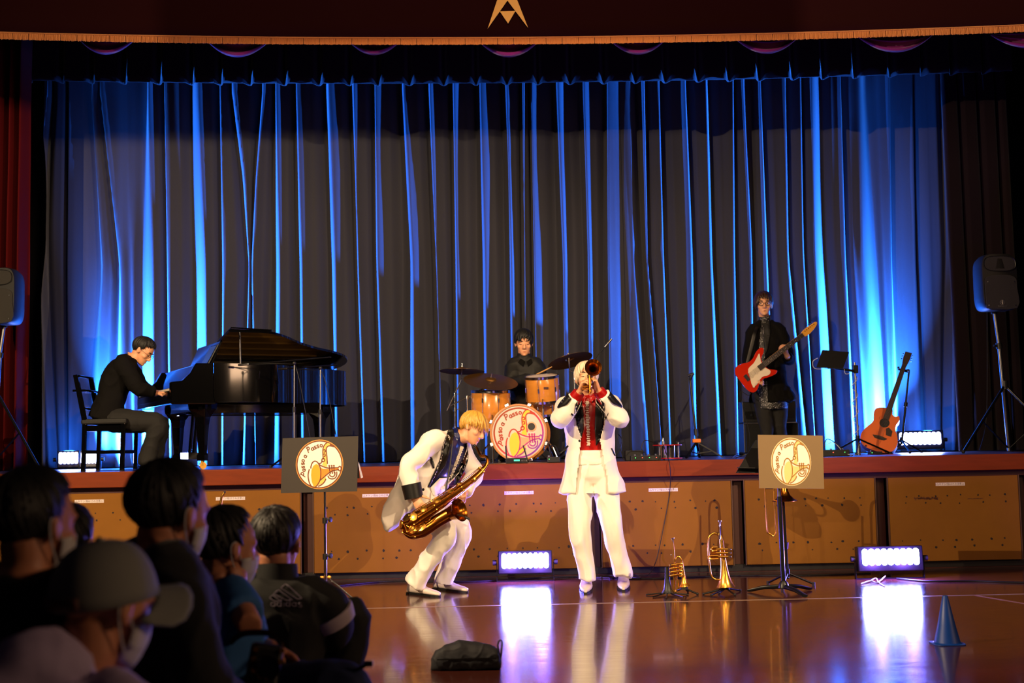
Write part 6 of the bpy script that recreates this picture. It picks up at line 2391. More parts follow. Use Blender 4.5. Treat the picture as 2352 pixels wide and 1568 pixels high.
cable('coiled cable loops on stage beside the drum kit', [stg(1268, 11.2), at(1262, 1028, 11.2), at(1275, 1024, 11.25), at(1282, 1040, 11.2), at(1270, 1052, 11.15), stg(1258, 11.1)])
cable('black cable on stage between pianist feet and chair', [stg(232, 11.5), stg(260, 11.2), stg(300, 11.35), stg(330, 11.0), stg(360, 11.1)])
# floor cables along the stage foot
cable('long black cable lying along the foot of the stage', [onz(780, 1346) + V((0, 0, .006)), onz(900, 1336) + V((0, 0, .006)), onz(1080, 1337) + V((0, 0, .006)), onz(1290, 1326) + V((0, 0, .006)), onz(1480, 1330) + V((0, 0, .006)), onz(1660, 1324) + V((0, 0, .006)), onz(1860, 1322) + V((0, 0, .006)), onz(2000, 1318) + V((0, 0, .006))], .006)
cable('black cable trailing from the right floodlight across the floor', [onz(2060, 1330) + V((0, 0, .006)), onz(2130, 1336) + V((0, 0, .006)), onz(2230, 1336) + V((0, 0, .006)), onz(2300, 1338) + V((0, 0, .006)), onz(2380, 1340) + V((0, 0, .006))], .007)
cable('black cable bundle near the trumpet player heels', [onz(1400, 1330) + V((0, 0, .008)), onz(1440, 1322) + V((0, 0, .02)), onz(1470, 1328) + V((0, 0, .006)), onz(1400, 1324) + V((0, 0, .01)), onz(1380, 1328) + V((0, 0, .01))], .006)
zt_ = thing('cable_tie', 'pale twisted cable tie on the floor before the right floodlight', 'cable tie', onz(2012, 1338))
MB().tube(catmull([onz(1978, 1342) + V((0, 0, .006)), onz(2000, 1337) + V((0, 0, .012)), onz(2016, 1340) + V((0, 0, .01)), onz(2034, 1328) + V((0, 0, .02))], 5), .005, 6).build('band', CABLEW, zt_)
MB().tube(catmull([onz(2000, 1336) + V((0, 0, .01)), onz(2012, 1334) + V((0, 0, .022)), onz(2018, 1340) + V((0, 0, .012)), onz(2032, 1348) + V((0, 0, .004))], 5), .0045, 6).build('loose_end', CABLEW, zt_)
# ================================================================== music stands with signs in front of the stage
SIGNK = mat('sign_board_dark', (.18, .155, .135), .7, bump=.05, bscale=300)
SIGNT = mat('sign_board_tan', (.47, .375, .24), .6, bump=.05, bscale=300)
LG_T = mat('logo_tan', (.62, .44, .15), .55)
LG_TP = mat('logo_cream_gold', (.92, .80, .52), .55)


def sign_stand(label, q, Yt, board, lgc, lgr, outline, fills, rim, pole_pts, chrome, rot, extra):
    base = extra['base']
    t = thing('music_stand', label, 'music stand', base)
    P4 = [at(x, y, Yt) for x, y in q]           # tl tr br bl
    P4[0].y += .02
    P4[1].y += .02
    nv = (P4[1] - P4[0]).cross(P4[3] - P4[0]).normalized()
    if nv.y > 0:
        nv = -nv
    bk_ = [p - nv * .008 for p in P4]
    bd_ = MB().add(P4 + bk_, [(0, 1, 2, 3), (7, 6, 5, 4), (0, 4, 5, 1), (1, 5, 6, 2), (2, 6, 7, 3), (3, 7, 4, 0)]).build('sign_board', board, t, smooth=False)
    lc = None
    dct = ray(*lgc)
    # point on board plane
    k = (P4[0] - CAM).dot(nv) / dct.dot(nv)
    lc = CAM + dct * k
    ux = (P4[1] - P4[0]).normalized()
    uy = nv.cross(ux)
    if uy.z < 0:
        uy = -uy
    rw, rh = lgr[0] / F * Yt, lgr[1] / F * Yt

    def place(u, v, h):
        return lc + ux * (u * rw) + uy * (v * rh) + nv * h
    logo(place, bd_, outline, fills, rim_mat=rim)
    m_ = CHROME if chrome else BLKM
    return t, P4, nv, m_


base = onz(748, 1392)
base = V((base.x, base.y, 0))
YL = base.y
t, P4, nv, m_ = sign_stand('chrome music stand with dark sign board, left of the saxophone player', [(648, 1006), (822, 1001), (820, 1128), (645, 1132)], YL - .03, SIGNK, (734, 1066), (54.5, 56.5), LOGOB, (LOGOY, LOGOO, LOGOP), mat('logo_rope_gold', (.80, .55, .22), .5), None, True, 0, {'base': base})
top = V((base.x, YL, at(744, 1060, YL).z))
z1, z2 = at(749, 1278, YL).z, at(748, 1195, YL).z
MB().cyl(V((base.x, YL, .06)), V((base.x, YL, z1)), .012, n=12).build('lower_tube', CHROME, t)
MB().cyl(V((base.x, YL, z1)), V((base.x, YL, z2)), .0105, n=12).build('middle_tube', CHROME, t)
MB().cyl(V((base.x, YL, z2)), top, .0085, n=12).build('upper_tube', CHROME, t)
for z in (z1, z2):
    MB().cyl(V((base.x, YL, z - .02)), V((base.x, YL, z + .02)), .019, n=12).build('clamp_collar', BLK, t)
    MB().cyl(V((base.x, YL, z + .008)), V((base.x + .04, YL - .02, z + .008)), .007, n=8).build('clamp_screw', BLK, t)
    MB().lathe(V((base.x + .035, YL - .018, z + .008)), V((.9, -.45, 0)), [(0, .010), (.003, .019), (.012, .019), (.014, .012)], 14).build('clamp_knob', BLK, t)
hz = at(749, 1325, YL).z
for k in range(3):
    a = -.35 + 2 * PI * k / 3
    e = base + V((math.cos(a) * .27, math.sin(a) * .22, .012))
    hb_ = V((base.x, YL, hz))
    lg_ = MB().cyl(hb_ + V((math.cos(a) * .02, math.sin(a) * .02, 0)), e, .007, n=8).build('leg', CHROME, t)
    MB().cyl(e - (e - hb_).normalized() * .045, e, .011, n=8).build('rubber_foot', RUBBER, lg_)
    mid = lerp(hb_, e, .5)
    MB().cyl(V((base.x, YL, .10)), mid, .004, n=6).build('leg_brace', CHROME, t)
    MB().ball(hb_ + V((math.cos(a) * .03, math.sin(a) * .03, .0)), .016, 8).build('leg_hinge', GOLDB, t)
dk = [at(652, 1020, YL + .12), at(818, 1015, YL + .12), at(826, 1098, YL + .03), at(660, 1104, YL + .03)]
MB().add(dk + [p + V((0, .006, 0)) for p in dk], [(0, 1, 2, 3), (7, 6, 5, 4), (0, 4, 5, 1), (1, 5, 6, 2), (2, 6, 7, 3), (3, 7, 4, 0)]).build('desk_plate', BLKM, t, smooth=False)
MB().cyl(at(735, 1080, YL + .05), top, .012, n=8).build('desk_bracket', BLKM, t)
pp = [at(823, 1066, YL + .02), at(824, 1060, YL + .05), at(834, 1096, YL + .05), at(829, 1098, YL + .02)]
sh_ = MB().add(pp + [p + V((0, .004, 0)) for p in pp], [(0, 1, 2, 3), (7, 6, 5, 4), (0, 4, 5, 1), (1, 5, 6, 2), (2, 6, 7, 3), (3, 7, 4, 0)]).build('sheet_edge', WHITE, t, smooth=False)

base = onz(1803, 1362)
base = V((base.x, base.y, 0))
YL = base.y
t, P4, nv, m_ = sign_stand('black music stand with tan sign board, right of the brass instruments', [(1742, 998), (1891, 1000), (1893, 1122), (1744, 1121)], YL - .05, SIGNT, (1817, 1060), (46, 55), LG_T, (LG_TP, LG_TP, LG_TP), mat('logo_pale_rim', (.88, .80, .62), .5), None, False, 0, {'base': base})
top = V((at(1788, 1120, YL).x, YL, at(1788, 1060, YL).z))
lo = V((at(1800, 1350, YL).x, YL, .05))
MB().cyl(lo, lerp(lo, top, .72), .0165, n=14).build('lower_tube', BLKM, t)
MB().cyl(lerp(lo, top, .70), top, .012, n=14).build('upper_tube', STEEL, t)
MB().lathe(lerp(lo, top, .0) - V((0, 0, .01)), (0, 0, 1), [(0, .04), (.03, .034), (.05, .02)], 16).build('base_hub', BLKM, t)
for k, a in enumerate((-1.25, .55, 2.75)):
    e = base + V((math.cos(a) * .25, math.sin(a) * .30, .012))
    MB().loft([(lo + V((0, 0, .0)), V((.018, 0, 0)), V((0, 0, .018))), (lerp(lo, e, .6) + V((0, 0, .01)), V((.02, .0, 0)), V((0, 0, .014))), (e, V((.022, 0, 0)), V((0, 0, .010)))], 10).build('leg', BLKM, t)
dk = [at(1736, 1010, YL + .16), at(1880, 1010, YL + .16), at(1838, 1088, YL + .02), at(1690, 1086, YL + .02)]
MB().add(dk + [p + V((0, .006, .0)) for p in dk], [(0, 1, 2, 3), (7, 6, 5, 4), (0, 4, 5, 1), (1, 5, 6, 2), (2, 6, 7, 3), (3, 7, 4, 0)]).build('desk_plate', BLKM, t, smooth=False)
for dz_ in (0, .035):
    MB().bar(at(1694, 1084 - dz_ * 290, YL + .01), at(1790, 1086 - dz_ * 290, YL + .01), .04, .008).build('desk_lip', BLKM, t, smooth=False, bevel=.004)
MB().cyl(at(1795, 1075, YL + .05), top, .02, n=8).build('desk_bracket', BLKM, t)

# ================================================================== brass instruments on stands
# trombone hanging on its stand behind the tan sign
YZ = 10.05
tr_ = thing('trombone', 'brass trombone on its stand behind the tan sign board', 'trombone', onz(1806, 1345))


def zp(x, y, d=0.):
    return at(x, y, YZ + d)


s0, s1 = zp(1757, 1080), zp(1763, 1215)
MB().tube(catmull([zp(1756, 1060), zp(1757, 1122), zp(1762, 1212), zp(1766, 1224), zp(1776, 1228), zp(1782, 1222), zp(1781, 1212), zp(1777, 1122), zp(1775, 1060)], 5), .0062, 10).build('outer_slide', GOLDB, tr_)
MB().cyl(zp(1757, 1121), zp(1777, 1121), .006, n=8).build('slide_brace', SILVER, tr_)
MB().tube(catmull([zp(1770, 1226), zp(1776, 1231), zp(1780, 1227)], 3), .007, 8).build('slide_bumper', GOLDB, tr_)
bt, bb_ = zp(1797, 1050), zp(1803, 1152)
MB().lathe(bt, (bb_ - bt), [(0, .009), (.12, .012), (.2, .018), (.26, .028), (.30, .045), (.33, .075), (.345, .10), (.343, .101), (.325, .07), (.295, .04), (.25, .022), (.1, .008)], 28, cap=False).build('bell', DBRASS, tr_)
MB().tube(catmull([bt, zp(1795, 1035), zp(1786, 1028), zp(1777, 1035), zp(1775, 1060)], 5), .008, 10).build('tuning_bow', GOLDB, tr_)
ts_ = thing('trombone_stand', 'slim black trombone stand behind the tan sign board', 'instrument stand', onz(1812, 1350))
tb_ = onz(1810, 1346)
MB().cyl(V((tb_.x, tb_.y, .06)), V((zp(1802, 1150).x, YZ + .05, zp(1802, 1150).z)), .010, n=10).build('post', BLKM, ts_)
MB().cyl(zp(1806, 1260, .03), zp(1807, 1245, .03), .016, n=10).build('clutch', BLK, ts_)
MB().lathe(zp(1802, 1150, .04), (0, 0, 1), [(0, .012), (.04, .02), (.06, .03)], 14).build('bell_cone', RUBBER, ts_)
tripod(ts_, (tb_.x, tb_.y, 0), .2, .1, rot=2.2, rr_=.008)

# flugelhorn standing on its bell
YF = onz(1655, 1362).y


def fp(x, y, d=0.):
    return at(x, y, YF + d)


fh = thing('flugelhorn', 'brass flugelhorn standing upright on a small folding stand', 'flugelhorn', onz(1663, 1362))
bt, bb_ = fp(1657, 1240), fp(1667, 1347)
axf = (bb_ - bt)
Lf = axf.length
MB().lathe(bt, axf, [(0, .0145), (Lf * .3, .018), (Lf * .55, .024), (Lf * .75, .034), (Lf * .9, .049), (Lf * .98, .062), (Lf, .068), (Lf * .99, .066), (Lf * .9, .046), (Lf * .7, .026)], 28, cap=False).build('bell', GOLDB, fh)
MB().tube(catmull([bt, fp(1655, 1232), fp(1650, 1227), fp(1641, 1224), fp(1632, 1229), fp(1627, 1240), fp(1627, 1270), fp(1630, 1300), fp(1633, 1318), fp(1638, 1327), fp(1648, 1331), fp(1658, 1328)], 5), [lerp(.0145, .0062, min(1, k / 22)) for k in range(56)], 12).build('bell_bow', GOLDB, fh)
MB().tube([fp(1653, 1238, -.03), fp(1654, 1215, -.03), fp(1654, 1207, -.03)], [.007, .006, .005], 10).build('leadpipe', SILVER, fh)
MB().lathe(fp(1654, 1210, -.03), (0, 0, 1), [(0, .005), (.03, .006), (.04, .012), (.046, .0125), (.047, .008)], 14).build('mouthpiece', SILVER, fh)
for k in range(3):
    y_ = 1261 + k * 8.5
    MB().cyl(fp(1632, y_, -.03), fp(1672, y_, -.03), .010, n=12).build('valve_casing', GOLDB, fh)
    MB().cyl(fp(1672, y_, -.03), fp(1676, y_, -.03), .004, n=8).build('valve_stem', SILVER, fh)
    MB().lathe(fp(1676, y_, -.03), V((1, 0, 0)), [(0, .006), (.004, .0095), (.009, .0095), (.011, .007)], 12).build('valve_button', SILVER, fh)
MB().tube(catmull([fp(1648, 1256, -.05), fp(1636, 1257, -.05), fp(1634, 1261, -.05), fp(1637, 1265, -.05), fp(1648, 1264, -.05)], 4), .0055, 8).build('valve_slide', GOLDB, fh)
MB().tube(catmull([fp(1650, 1283, -.05), fp(1630, 1283, -.05), fp(1629, 1277, -.05), fp(1650, 1276, -.05)], 4), .0055, 8).build('valve_slide', GOLDB, fh)
MB().cyl(fp(1637, 1284, -.05), fp(1647, 1294, -.05), .003, n=6).build('slide_hook', GOLDB, fh)


def small_stand(label, c, zt, legs, bent=None):
    t = thing('instrument_stand', label, 'instrument stand', c)
    hb_ = V((c.x, c.y, zt))
    MB().lathe(hb_ - V((0, 0, .01)), (0, 0, 1), [(0, .03), (.02, .028), (.03, .02)], 16).build('hub', RUBBER, t)
    MB().cyl(hb_, hb_ + V((0, 0, .12)), .008, n=8).build('peg', RUBBER, t)
    for (x, y) in legs:
        e = onz(x, y)
        lg_ = MB().cyl(hb_, e + V((0, 0, .008)), .0065, n=8).build('leg', BLKM, t)
        MB().ball(e + V((0, 0, .009)), .010, 8).build('rubber_foot', RUBBER, lg_)
    return t


small_stand('folding black stand under the flugelhorn', V((fp(1667, 1350).x, YF, 0)), fp(1667, 1350).z, [(1616, 1366), (1634, 1369), (1652, 1364), (1688, 1368), (1700, 1358)])

# pocket trumpet on a stand, with a black practice mute beside it
YK = onz(1555, 1366).y


def kp(x, y, d=0.):
    return at(x, y, YK + d)


pt_ = thing('piccolo_trumpet', 'small gold piccolo trumpet standing beside the flugelhorn', 'trumpet', onz(1557, 1364))
bt, bb_ = kp(1566, 1288), kp(1573, 1346)
axf = bb_ - bt
Lf = axf.length
MB().lathe(bt, axf, [(0, .008), (Lf * .5, .011), (Lf * .8, .019), (Lf * .95, .033), (Lf, .042), (Lf * .98, .040), (Lf * .8, .015)], 24, cap=False).build('bell', GOLDB, pt_)
MB().tube(catmull([bt, kp(1563, 1281), kp(1557, 1278), kp(1552, 1284), kp(1549, 1300), kp(1548, 1352), kp(1551, 1358), kp(1554, 1352), kp(1553, 1300)], 5), .0068, 10).build('tubing', GOLDB, pt_)
MB().tube([kp(1545, 1240, -.02), kp(1547, 1262, -.02), kp(1549, 1290, -.02)], [.005, .0075, .0065], 10).build('leadpipe', GOLDB, pt_)
MB().lathe(kp(1546, 1250, -.02), (kp(1545, 1235) - kp(1547, 1262)), [(0, .005), (.03, .006), (.04, .012), (.046, .0125), (.047, .008)], 14).build('mouthpiece', SILVER, pt_)
for k in range(4):
    y_ = 1295 + k * 8
    MB().cyl(kp(1537, y_ + 3, -.03), kp(1562, y_, -.03), .0095, n=12).build('valve_casing', GOLDB, pt_)
    MB().tube(catmull([kp(1560, y_ - 2, -.05), kp(1566, y_ - 1, -.05), kp(1567, y_ + 3, -.05), kp(1560, y_ + 4, -.05)], 3), .005, 8).build('valve_slide', GOLDB, pt_)
    MB().ball(kp(1540, y_ + 3, -.045), .006, 8).build('valve_cap', SILVER, pt_)
MB().cyl(kp(1556, 1330, -.02), kp(1557, 1352, -.02), .0075, n=10).build('bell_tail', GOLDB, pt_)
MB().ball(kp(1542, 1274, -.02), .006, 8).build('trigger', SILVER, pt_)
small_stand('folding black stand under the piccolo trumpet', V((kp(1571, 1350).x, YK, 0)), kp(1571, 1350).z, [(1545, 1362), (1602, 1366), (1580, 1360)])
mu = thing('trumpet_peg_stand', 'black cone-shaped instrument peg with flat legs left of the piccolo trumpet', 'instrument stand', onz(1534, 1366))
mc = onz(1534, 1366)
MB().lathe(V((mc.x, mc.y, .012)), (0, 0, 1), [(0, .05), (.01, .042), (.03, .03), (.08, .022), (.14, .018), (.185, .017), (.19, .012)], 24).build('cone', BLK, mu)
for (x, y) in ((1484, 1367), (1500, 1372), (1582, 1367), (1570, 1373), (1530, 1376)):
    e = onz(x, y)
    MB().cyl(V((mc.x, mc.y, .018)), e + V((0, 0, .006)), .005, n=8).build('leg', BLKM, mu)

# alto saxophone upright on a stand, its top showing over the audience
YO = 9.4


def op_(x, y, d=0.):
    return at(x, y, YO + d)


so_ = thing('alto_saxophone', 'saxophone standing upright behind the child in the blue shirt', 'saxophone', (op_(505, 1300).x, YO, 0))
saxophone(so_, [op_(517, 1128), op_(514, 1133), op_(510, 1140), op_(508, 1150), op_(505, 1168), op_(503, 1200), op_(500, 1250), op_(497, 1300), op_(494, 1330), op_(485, 1338), op_(474, 1330), op_(470, 1300), op_(462, 1260)],
          [.007, .009, .010, .011, .013, .02, .028, .035, .038, .04, .04, .038, .036], V((-.35, -.35, .85)), .062, V((.3, -.9, .2)), ks=.8, mat_body=GOLDB)
ss_ = thing('saxophone_stand', 'black stand holding the upright saxophone behind the audience', 'instrument stand', (op_(495, 1380).x, YO + .08, 0))
MB().cyl((op_(495, 1380).x, YO + .08, .08), (op_(503, 1200).x, YO + .08, op_(503, 1210).z), .01, n=8).build('post', BLKM, ss_)
tripod(ss_, (op_(495, 1380).x, YO + .08, 0), .2, .12, rot=.7, rr_=.008)
MB().tube([op_(492, 1345, -.06), op_(492, 1345, .08), op_(478, 1345, -.06)], .008, 8).build('cradle', RUBBER, ss_)

# ================================================================== cone and pouch on the floor
cb = onz(2176, 1478)
ck_ = thing('marker_cone', 'blue plastic marker cone standing on the gym floor', 'cone', cb)
BLUEP = mat('blue_plastic', (.0, .22, .56), .45, var=.1, vscale=10)
MB().lathe(cb, (0, 0, 1), [(0, .076), (.006, .076), (.010, .068), (.10, .046), (.25, .014), (.252, .012), (.251, .010), (.1, .040)], 32, cap=False).build('cone_body', BLUEP, ck_)
Rb = .082
MB().prism([(Rb * math.copysign(abs(math.cos(a)) ** .4, math.cos(a)), Rb * math.copysign(abs(math.sin(a)) ** .4, math.sin(a))) for a in [2 * PI * k / 32 for k in range(32)]], .006, (V((1, 0, 0)), V((0, 1, 0)), V((0, 0, 1))), cb).build('base_flange', BLUEP, ck_, smooth=False, bevel=.002)

pc = onz(1072, 1538)
sY = pc.y
po = thing('pencil_pouch', 'dark navy cloth pouch with wrist loop lying on the floor', 'pouch', (pc.x, sY, 0))
NAVC = mat('navy_cloth', (.03, .035, .075), .75, bump=.15, bscale=300)
x0, x1 = at(991, 1500, sY).x, at(1150, 1500, sY).x
b = MB()
rows = [(0, .022, .030), (.06, .040, .046), (.18, .052, .060), (.4, .06, .071), (.65, .06, .066), (.85, .054, .060), (.96, .046, .050), (1, .028, .032)]
b.loft([(V((lerp(x0, x1, f_), sY + .01, hz_ * .98)), V((0, w_, 0)), V((0, 0, hz_))) for f_, w_, hz_ in rows], 18, power=.85)
link('pouch_body', remesh(b, .005, 4, .004, 18), NAVC, po, True, sharp=180)
MB().tube(catmull([V((x1 - .012, sY - .01, .05)), at(1147, 1500, sY), at(1143, 1482, sY), at(1147, 1471, sY), at(1153, 1473, sY), at(1152, 1490, sY), at(1149, 1520, sY)], 5), .0042, 8).build('wrist_loop', NAVC, po)
MB().bar(V((x0 + .03, sY - .05, .06)), V((x1 - .02, sY - .052, .062)), .004, .006).build('zip', BLKM, po, smooth=False)
# ================================================================== seated audience, seen from behind
MASK = mat('white_face_mask', (.82, .80, .80), .7)
BJKT = mat('black_jacket_cloth', (.045, .045, .05), .8, bump=.12, bscale=250)
BSWT = mat('black_sweater_knit', (.04, .038, .04), .9, bump=.25, bscale=350, sheen=.3)
BTEE = mat('blue_tshirt_cloth', (.20, .42, .68), .8, bump=.1, bscale=300)
LAVT = mat('pale_lavender_cloth', (.74, .66, .80), .8, bump=.1, bscale=300)
GHOOD = mat('grey_brown_cloth', (.16, .14, .13), .85, bump=.15, bscale=300)
JEAN = mat('blue_denim', (.10, .14, .30), .8, bump=.2, bscale=400)
CAPM = mat('grey_cap_cloth', (.52, .52, .50), .8, bump=.12, bscale=500)
CAPB = mat('cap_strap_leather', (.36, .20, .16), .6)


def sitter(label, Y, Opx, fwd, up, neckpx, top_mat, leg_mat, hair_mat, hair_end=None, hair_n=240, s=.97, mask=True, ears=True, shw=.16, lean=.08,
           arms=None, seed=1, skin=SKIN2, sleeve=True, puff=1.09, voxel=.008, extra=None, whorl=(0, -.45, .85), shl=(0., 0.), bf=None):
    O = at(Opx[0], Opx[1], Y)
    nb = at(neckpx[0], neckpx[1], Y)
    nb.y = Y - .03
    f2 = V((fwd[0], fwd[1], 0)).normalized() if bf is None else V((bf[0], bf[1], 0)).normalized()
    rt = f2.cross(V((0, 0, 1)))
    pel = V((nb.x, nb.y, max(.16, nb.z - .50))) - f2 * lean
    t = person(label, (pel.x, pel.y, 0), None)
    b = MB()
    P, ax = head_mb(b, O, fwd, up, s, nb, ears=ears)
    torso(b, pel, nb, rt, rt, scale_rows(TORSO, .82))
    shR, shL = nb + rt * shw - V((0, 0, .055 + shl[0])), nb - rt * shw - V((0, 0, .055 + shl[1]))
    a_ = arms or {}
    elR, wrR = a_.get('R', (shR + rt * .06 - V((0, 0, .24)) + f2 * .05, shR + rt * .0 - V((0, 0, .36)) + f2 * .22))
    elL, wrL = a_.get('L', (shL - rt * .06 - V((0, 0, .24)) + f2 * .05, shL - rt * .0 - V((0, 0, .36)) + f2 * .22))
    for s_, e_, w_ in ((shR, elR, wrR), (shL, elL, wrL)):
        limb(b, [s_, e_, w_], [.043, .036, .024])
    for key, w_, e_, sg in (('hR', wrR, elR, 1), ('hL', wrL, elL, -1)):
        hd_ = a_.get(key, ((w_ - e_).normalized(), V((0, 0, -1)), sg, .5))
        hand(b, w_, hd_[0], hd_[1], hd_[2], curl=hd_[3], s=.88)
    legs = []
    for sg in (1, -1):
        hp = pel + rt * (.09 * sg)
        kn = V((pel.x, pel.y, 0)) + rt * (.17 * sg) + f2 * .30 + V((0, 0, .09))
        an = V((pel.x, pel.y, 0)) + rt * (.12 * sg) - f2 * .06 + V((0, 0, .06))
        legs.append((hp, kn, an))
        limb(b, [hp, kn, an], [.07, .05, .036])
    link('body', remesh(b, voxel, 2), skin, t, True, sharp=180)
    # top
    b = MB()
    torso(b, pel, nb, rt, rt, [(-.06, .17, .14, 0), (.1, .17, .14, 0)] + [(q[0], q[1] * .98 + .012, q[2] * 1.08, q[3]) for q in TORSO[3:-1]] + [(1.0, .075, .07, -.005)])
    for k, (s_, e_, w_) in enumerate(((shR, elR, wrR), (shL, elL, wrL))):
        if sleeve:
            limb(b, [s_ + (nb - s_) * .35, s_, lerp(s_, e_, .5), e_, lerp(e_, w_, .5), w_ - (w_ - e_).normalized() * .02], [.075, .078, .07, .064, .056, .05])
        else:
            limb(b, [s_ + (nb - s_) * .35, s_, lerp(s_, e_, .3), lerp(s_, e_, .45)], [.07, .068, .06, .058])
    top = cloth_obj(b, 'top', top_mat, t, .010, 4, .008, 8)
    b = MB()
    for hp, kn, an in legs:
        limb(b, [hp, kn, an], [.095, .075, .055])
    b.ball(pel, (.15, .14, .10), 14)
    cloth_obj(b, 'trousers', leg_mat, t, .012, 4, .006)
    for hp, kn, an in legs:
        shoe('shoe', V((an.x, an.y, .0)) + f2 * .03, V((an.x, an.y, 0)) - f2 * .16, BSHOE, SOLE, t, .04, .07)
    if hair_mat:
        hair(P, ax, s * 1.03, t, hair_mat, end=hair_end, n=hair_n, seed=seed, puff=puff, wid=.012, sway=.3, curl=.0, whorl=whorl, taper=.10)
    if mask:
        X, Yv, Z = ax
        mb = MB()
        vs = []
        na, nz_ = 13, 8
        for j in range(nz_ + 1):
            z = lerp(-.018, -.118, j / nz_)
            for i in range(na):
                a = lerp(-1.45, 1.45, i / (na - 1))
                hw_ = interp([(-.118, .036), (-.095, .052), (-.06, .064), (-.018, .070)], z)
                dp = interp([(-.118, .072), (-.09, .088), (-.05, .098), (-.018, .096)], z)
                sq = lerp(1, .86, abs(a) / 1.45)
                vs.append(P(hw_ * math.sin(a) * 1.06, dp * math.cos(a) * sq + .012, z + .018 * (abs(a) / 1.45) ** 2 * (1 if j > 4 else -.6)))
        mb.add(vs, [(j * na + i, j * na + i + 1, (j + 1) * na + i + 1, (j + 1) * na + i) for j in range(nz_) for i in range(na - 1)])
        mk = mb.build('face_mask', MASK, t)
        mk.modifiers.new('thick', 'SOLIDIFY').thickness = .003
        for sg in (-1, 1):
            MB().tube(catmull([P(sg * .071, .018, -.035), P(sg * .080, -.008, .02), P(sg * .083, -.026, .008), P(sg * .078, -.018, -.03), P(sg * .064, .015, -.085)], 5), .0022, 6).build('mask_strap', MASK, mk)
    return dict(t=t, P=P, ax=ax, O=O, nb=nb, pel=pel, rt=rt, f2=f2, top=top, s=s, shR=shR, shL=shL, elR=elR, wrR=wrR)


short = lambda az: interp([(0, 1.2), (.7, 1.25), (1.25, 1.5), (1.55, 1.95), (2.2, 2.32), (PI, 2.32)], abs(az))
# boy at the left edge
sitter('masked child in black jacket seated at the left edge', 2.75, (80, 1206), (.50, .86, -.08), (.02, .05, 1), (66, 1330), BJKT, BTROU, BHAIR, short, 330, .94, seed=51, shw=.15, puff=1.13)
# child behind him
sitter('child mostly hidden behind the seated child at the left edge', 3.9, (158, 1249), (.1, 1, 0), (0, 0, 1), (152, 1352), BJKT, BTROU, BHAIR, short, 200, .93, seed=52, mask=False, shw=.13, voxel=.01)
# boy in black sweater
r = sitter('masked child in plain black sweater with back to the camera', 3.15, (392, 1180), (.55, .82, -.12), (.10, .05, 1), (364, 1268), BSWT, BTROU, BHAIR, short, 330, 1.01, seed=53, shw=.11, puff=1.12, lean=-.02, bf=(.8, .6))
# boy in blue t-shirt, chin in hand, camera in his lap
YB5 = 3.95


def b5(x, y, d=0.):
    return at(x, y, YB5 + d)


r5 = sitter('masked child in blue T-shirt resting chin on one hand', YB5, (522, 1258), (.78, .60, -.10), (.04, .02, 1), (510, 1336), BTEE, JEAN, BHAIR, short, 260, .97, seed=54, shw=.13, puff=1.12, sleeve=False, lean=.06,
            arms={'R': (b5(575, 1436, -.24), b5(548, 1366, -.06)), 'hR': (V((-.05, .25, .95)), V((-.6, .5, .3)), 1, .9),
                  'L': (b5(570, 1470, .12), b5(632, 1490, -.12)), 'hL': (V((.8, -.25, -.45)), V((-.3, -.5, -.6)), -1, .5)})
e_, w_ = b5(575, 1436, -.24), b5(548, 1366, -.06)
MB().tube([lerp(e_, w_, .72), lerp(e_, w_, 1.02)], [.036, .034], 16).build('wrist_band', MASK, r5['t'])
# raised knee in jeans toward the right
b = MB()
limb(b, [b5(560, 1620, .0), b5(700, 1590, -.25), b5(800, 1590, -.30), b5(820, 1700, -.3)], [.10, .088, .078, .06])
cloth_obj(b, 'trouser_leg', JEAN, r5['t'], .01, 4, .007)
cs = thing('compact_camera', 'black camera with strap held in the lap of the child in blue', 'camera', b5(605, 1540, -.45))
cc = b5(606, 1530, -.5)
Rc = Matrix.Rotation(.35, 3, 'Z') @ Matrix.Rotation(.2, 3, 'Y')
MB().box(cc, (.085, .05, .12), Rc).build('body', BLK, cs, smooth=False, bevel=.012)
MB().lathe(cc + Rc @ V((0, -.025, .0)), Rc @ V((0, -1, .1)), [(0, .033), (.02, .033), (.022, .030), (.05, .030), (.052, .024), (.048, .022)], 24).build('lens_barrel', LACQ, cs)
for dx_, dz_ in ((-.035, .045), (-.035, .02), (.034, .05), (.036, .02), (-.03, -.01)):
    MB().cyl(cc + Rc @ V((dx_, -.022, dz_)), cc + Rc @ V((dx_, -.032, dz_)), .007, n=10).build('control_button', GOLDB, cs)
MB().tube(catmull([cc + Rc @ V((.04, 0, .06)), b5(637, 1470, -.4), b5(622, 1455, -.35), b5(590, 1452, -.3), b5(555, 1456, -.25), b5(530, 1475, -.2)], 5), .009, 8, flat=.3).build('strap', mat('brown_leather', (.34, .19, .10), .5), cs)
ps = thing('folded_umbrella', 'thin black strap with buckle sticking up past the denim knee', 'strap', b5(818, 1545, -.3))
MB().tube(catmull([b5(775, 1546, -.3), b5(812, 1540, -.32), b5(842, 1526, -.34)], 5), .006, 8).build('band', BLK, ps)
MB().box(b5(846, 1524, -.34), (.026, .014, .016)).build('buckle', BLK, ps, smooth=False, bevel=.003)
ps.name = 'strap'

# boy in black jacket with outlined logo
Y6 = 4.55


def b6(x, y, d=0.):
    return at(x, y, Y6 + d)


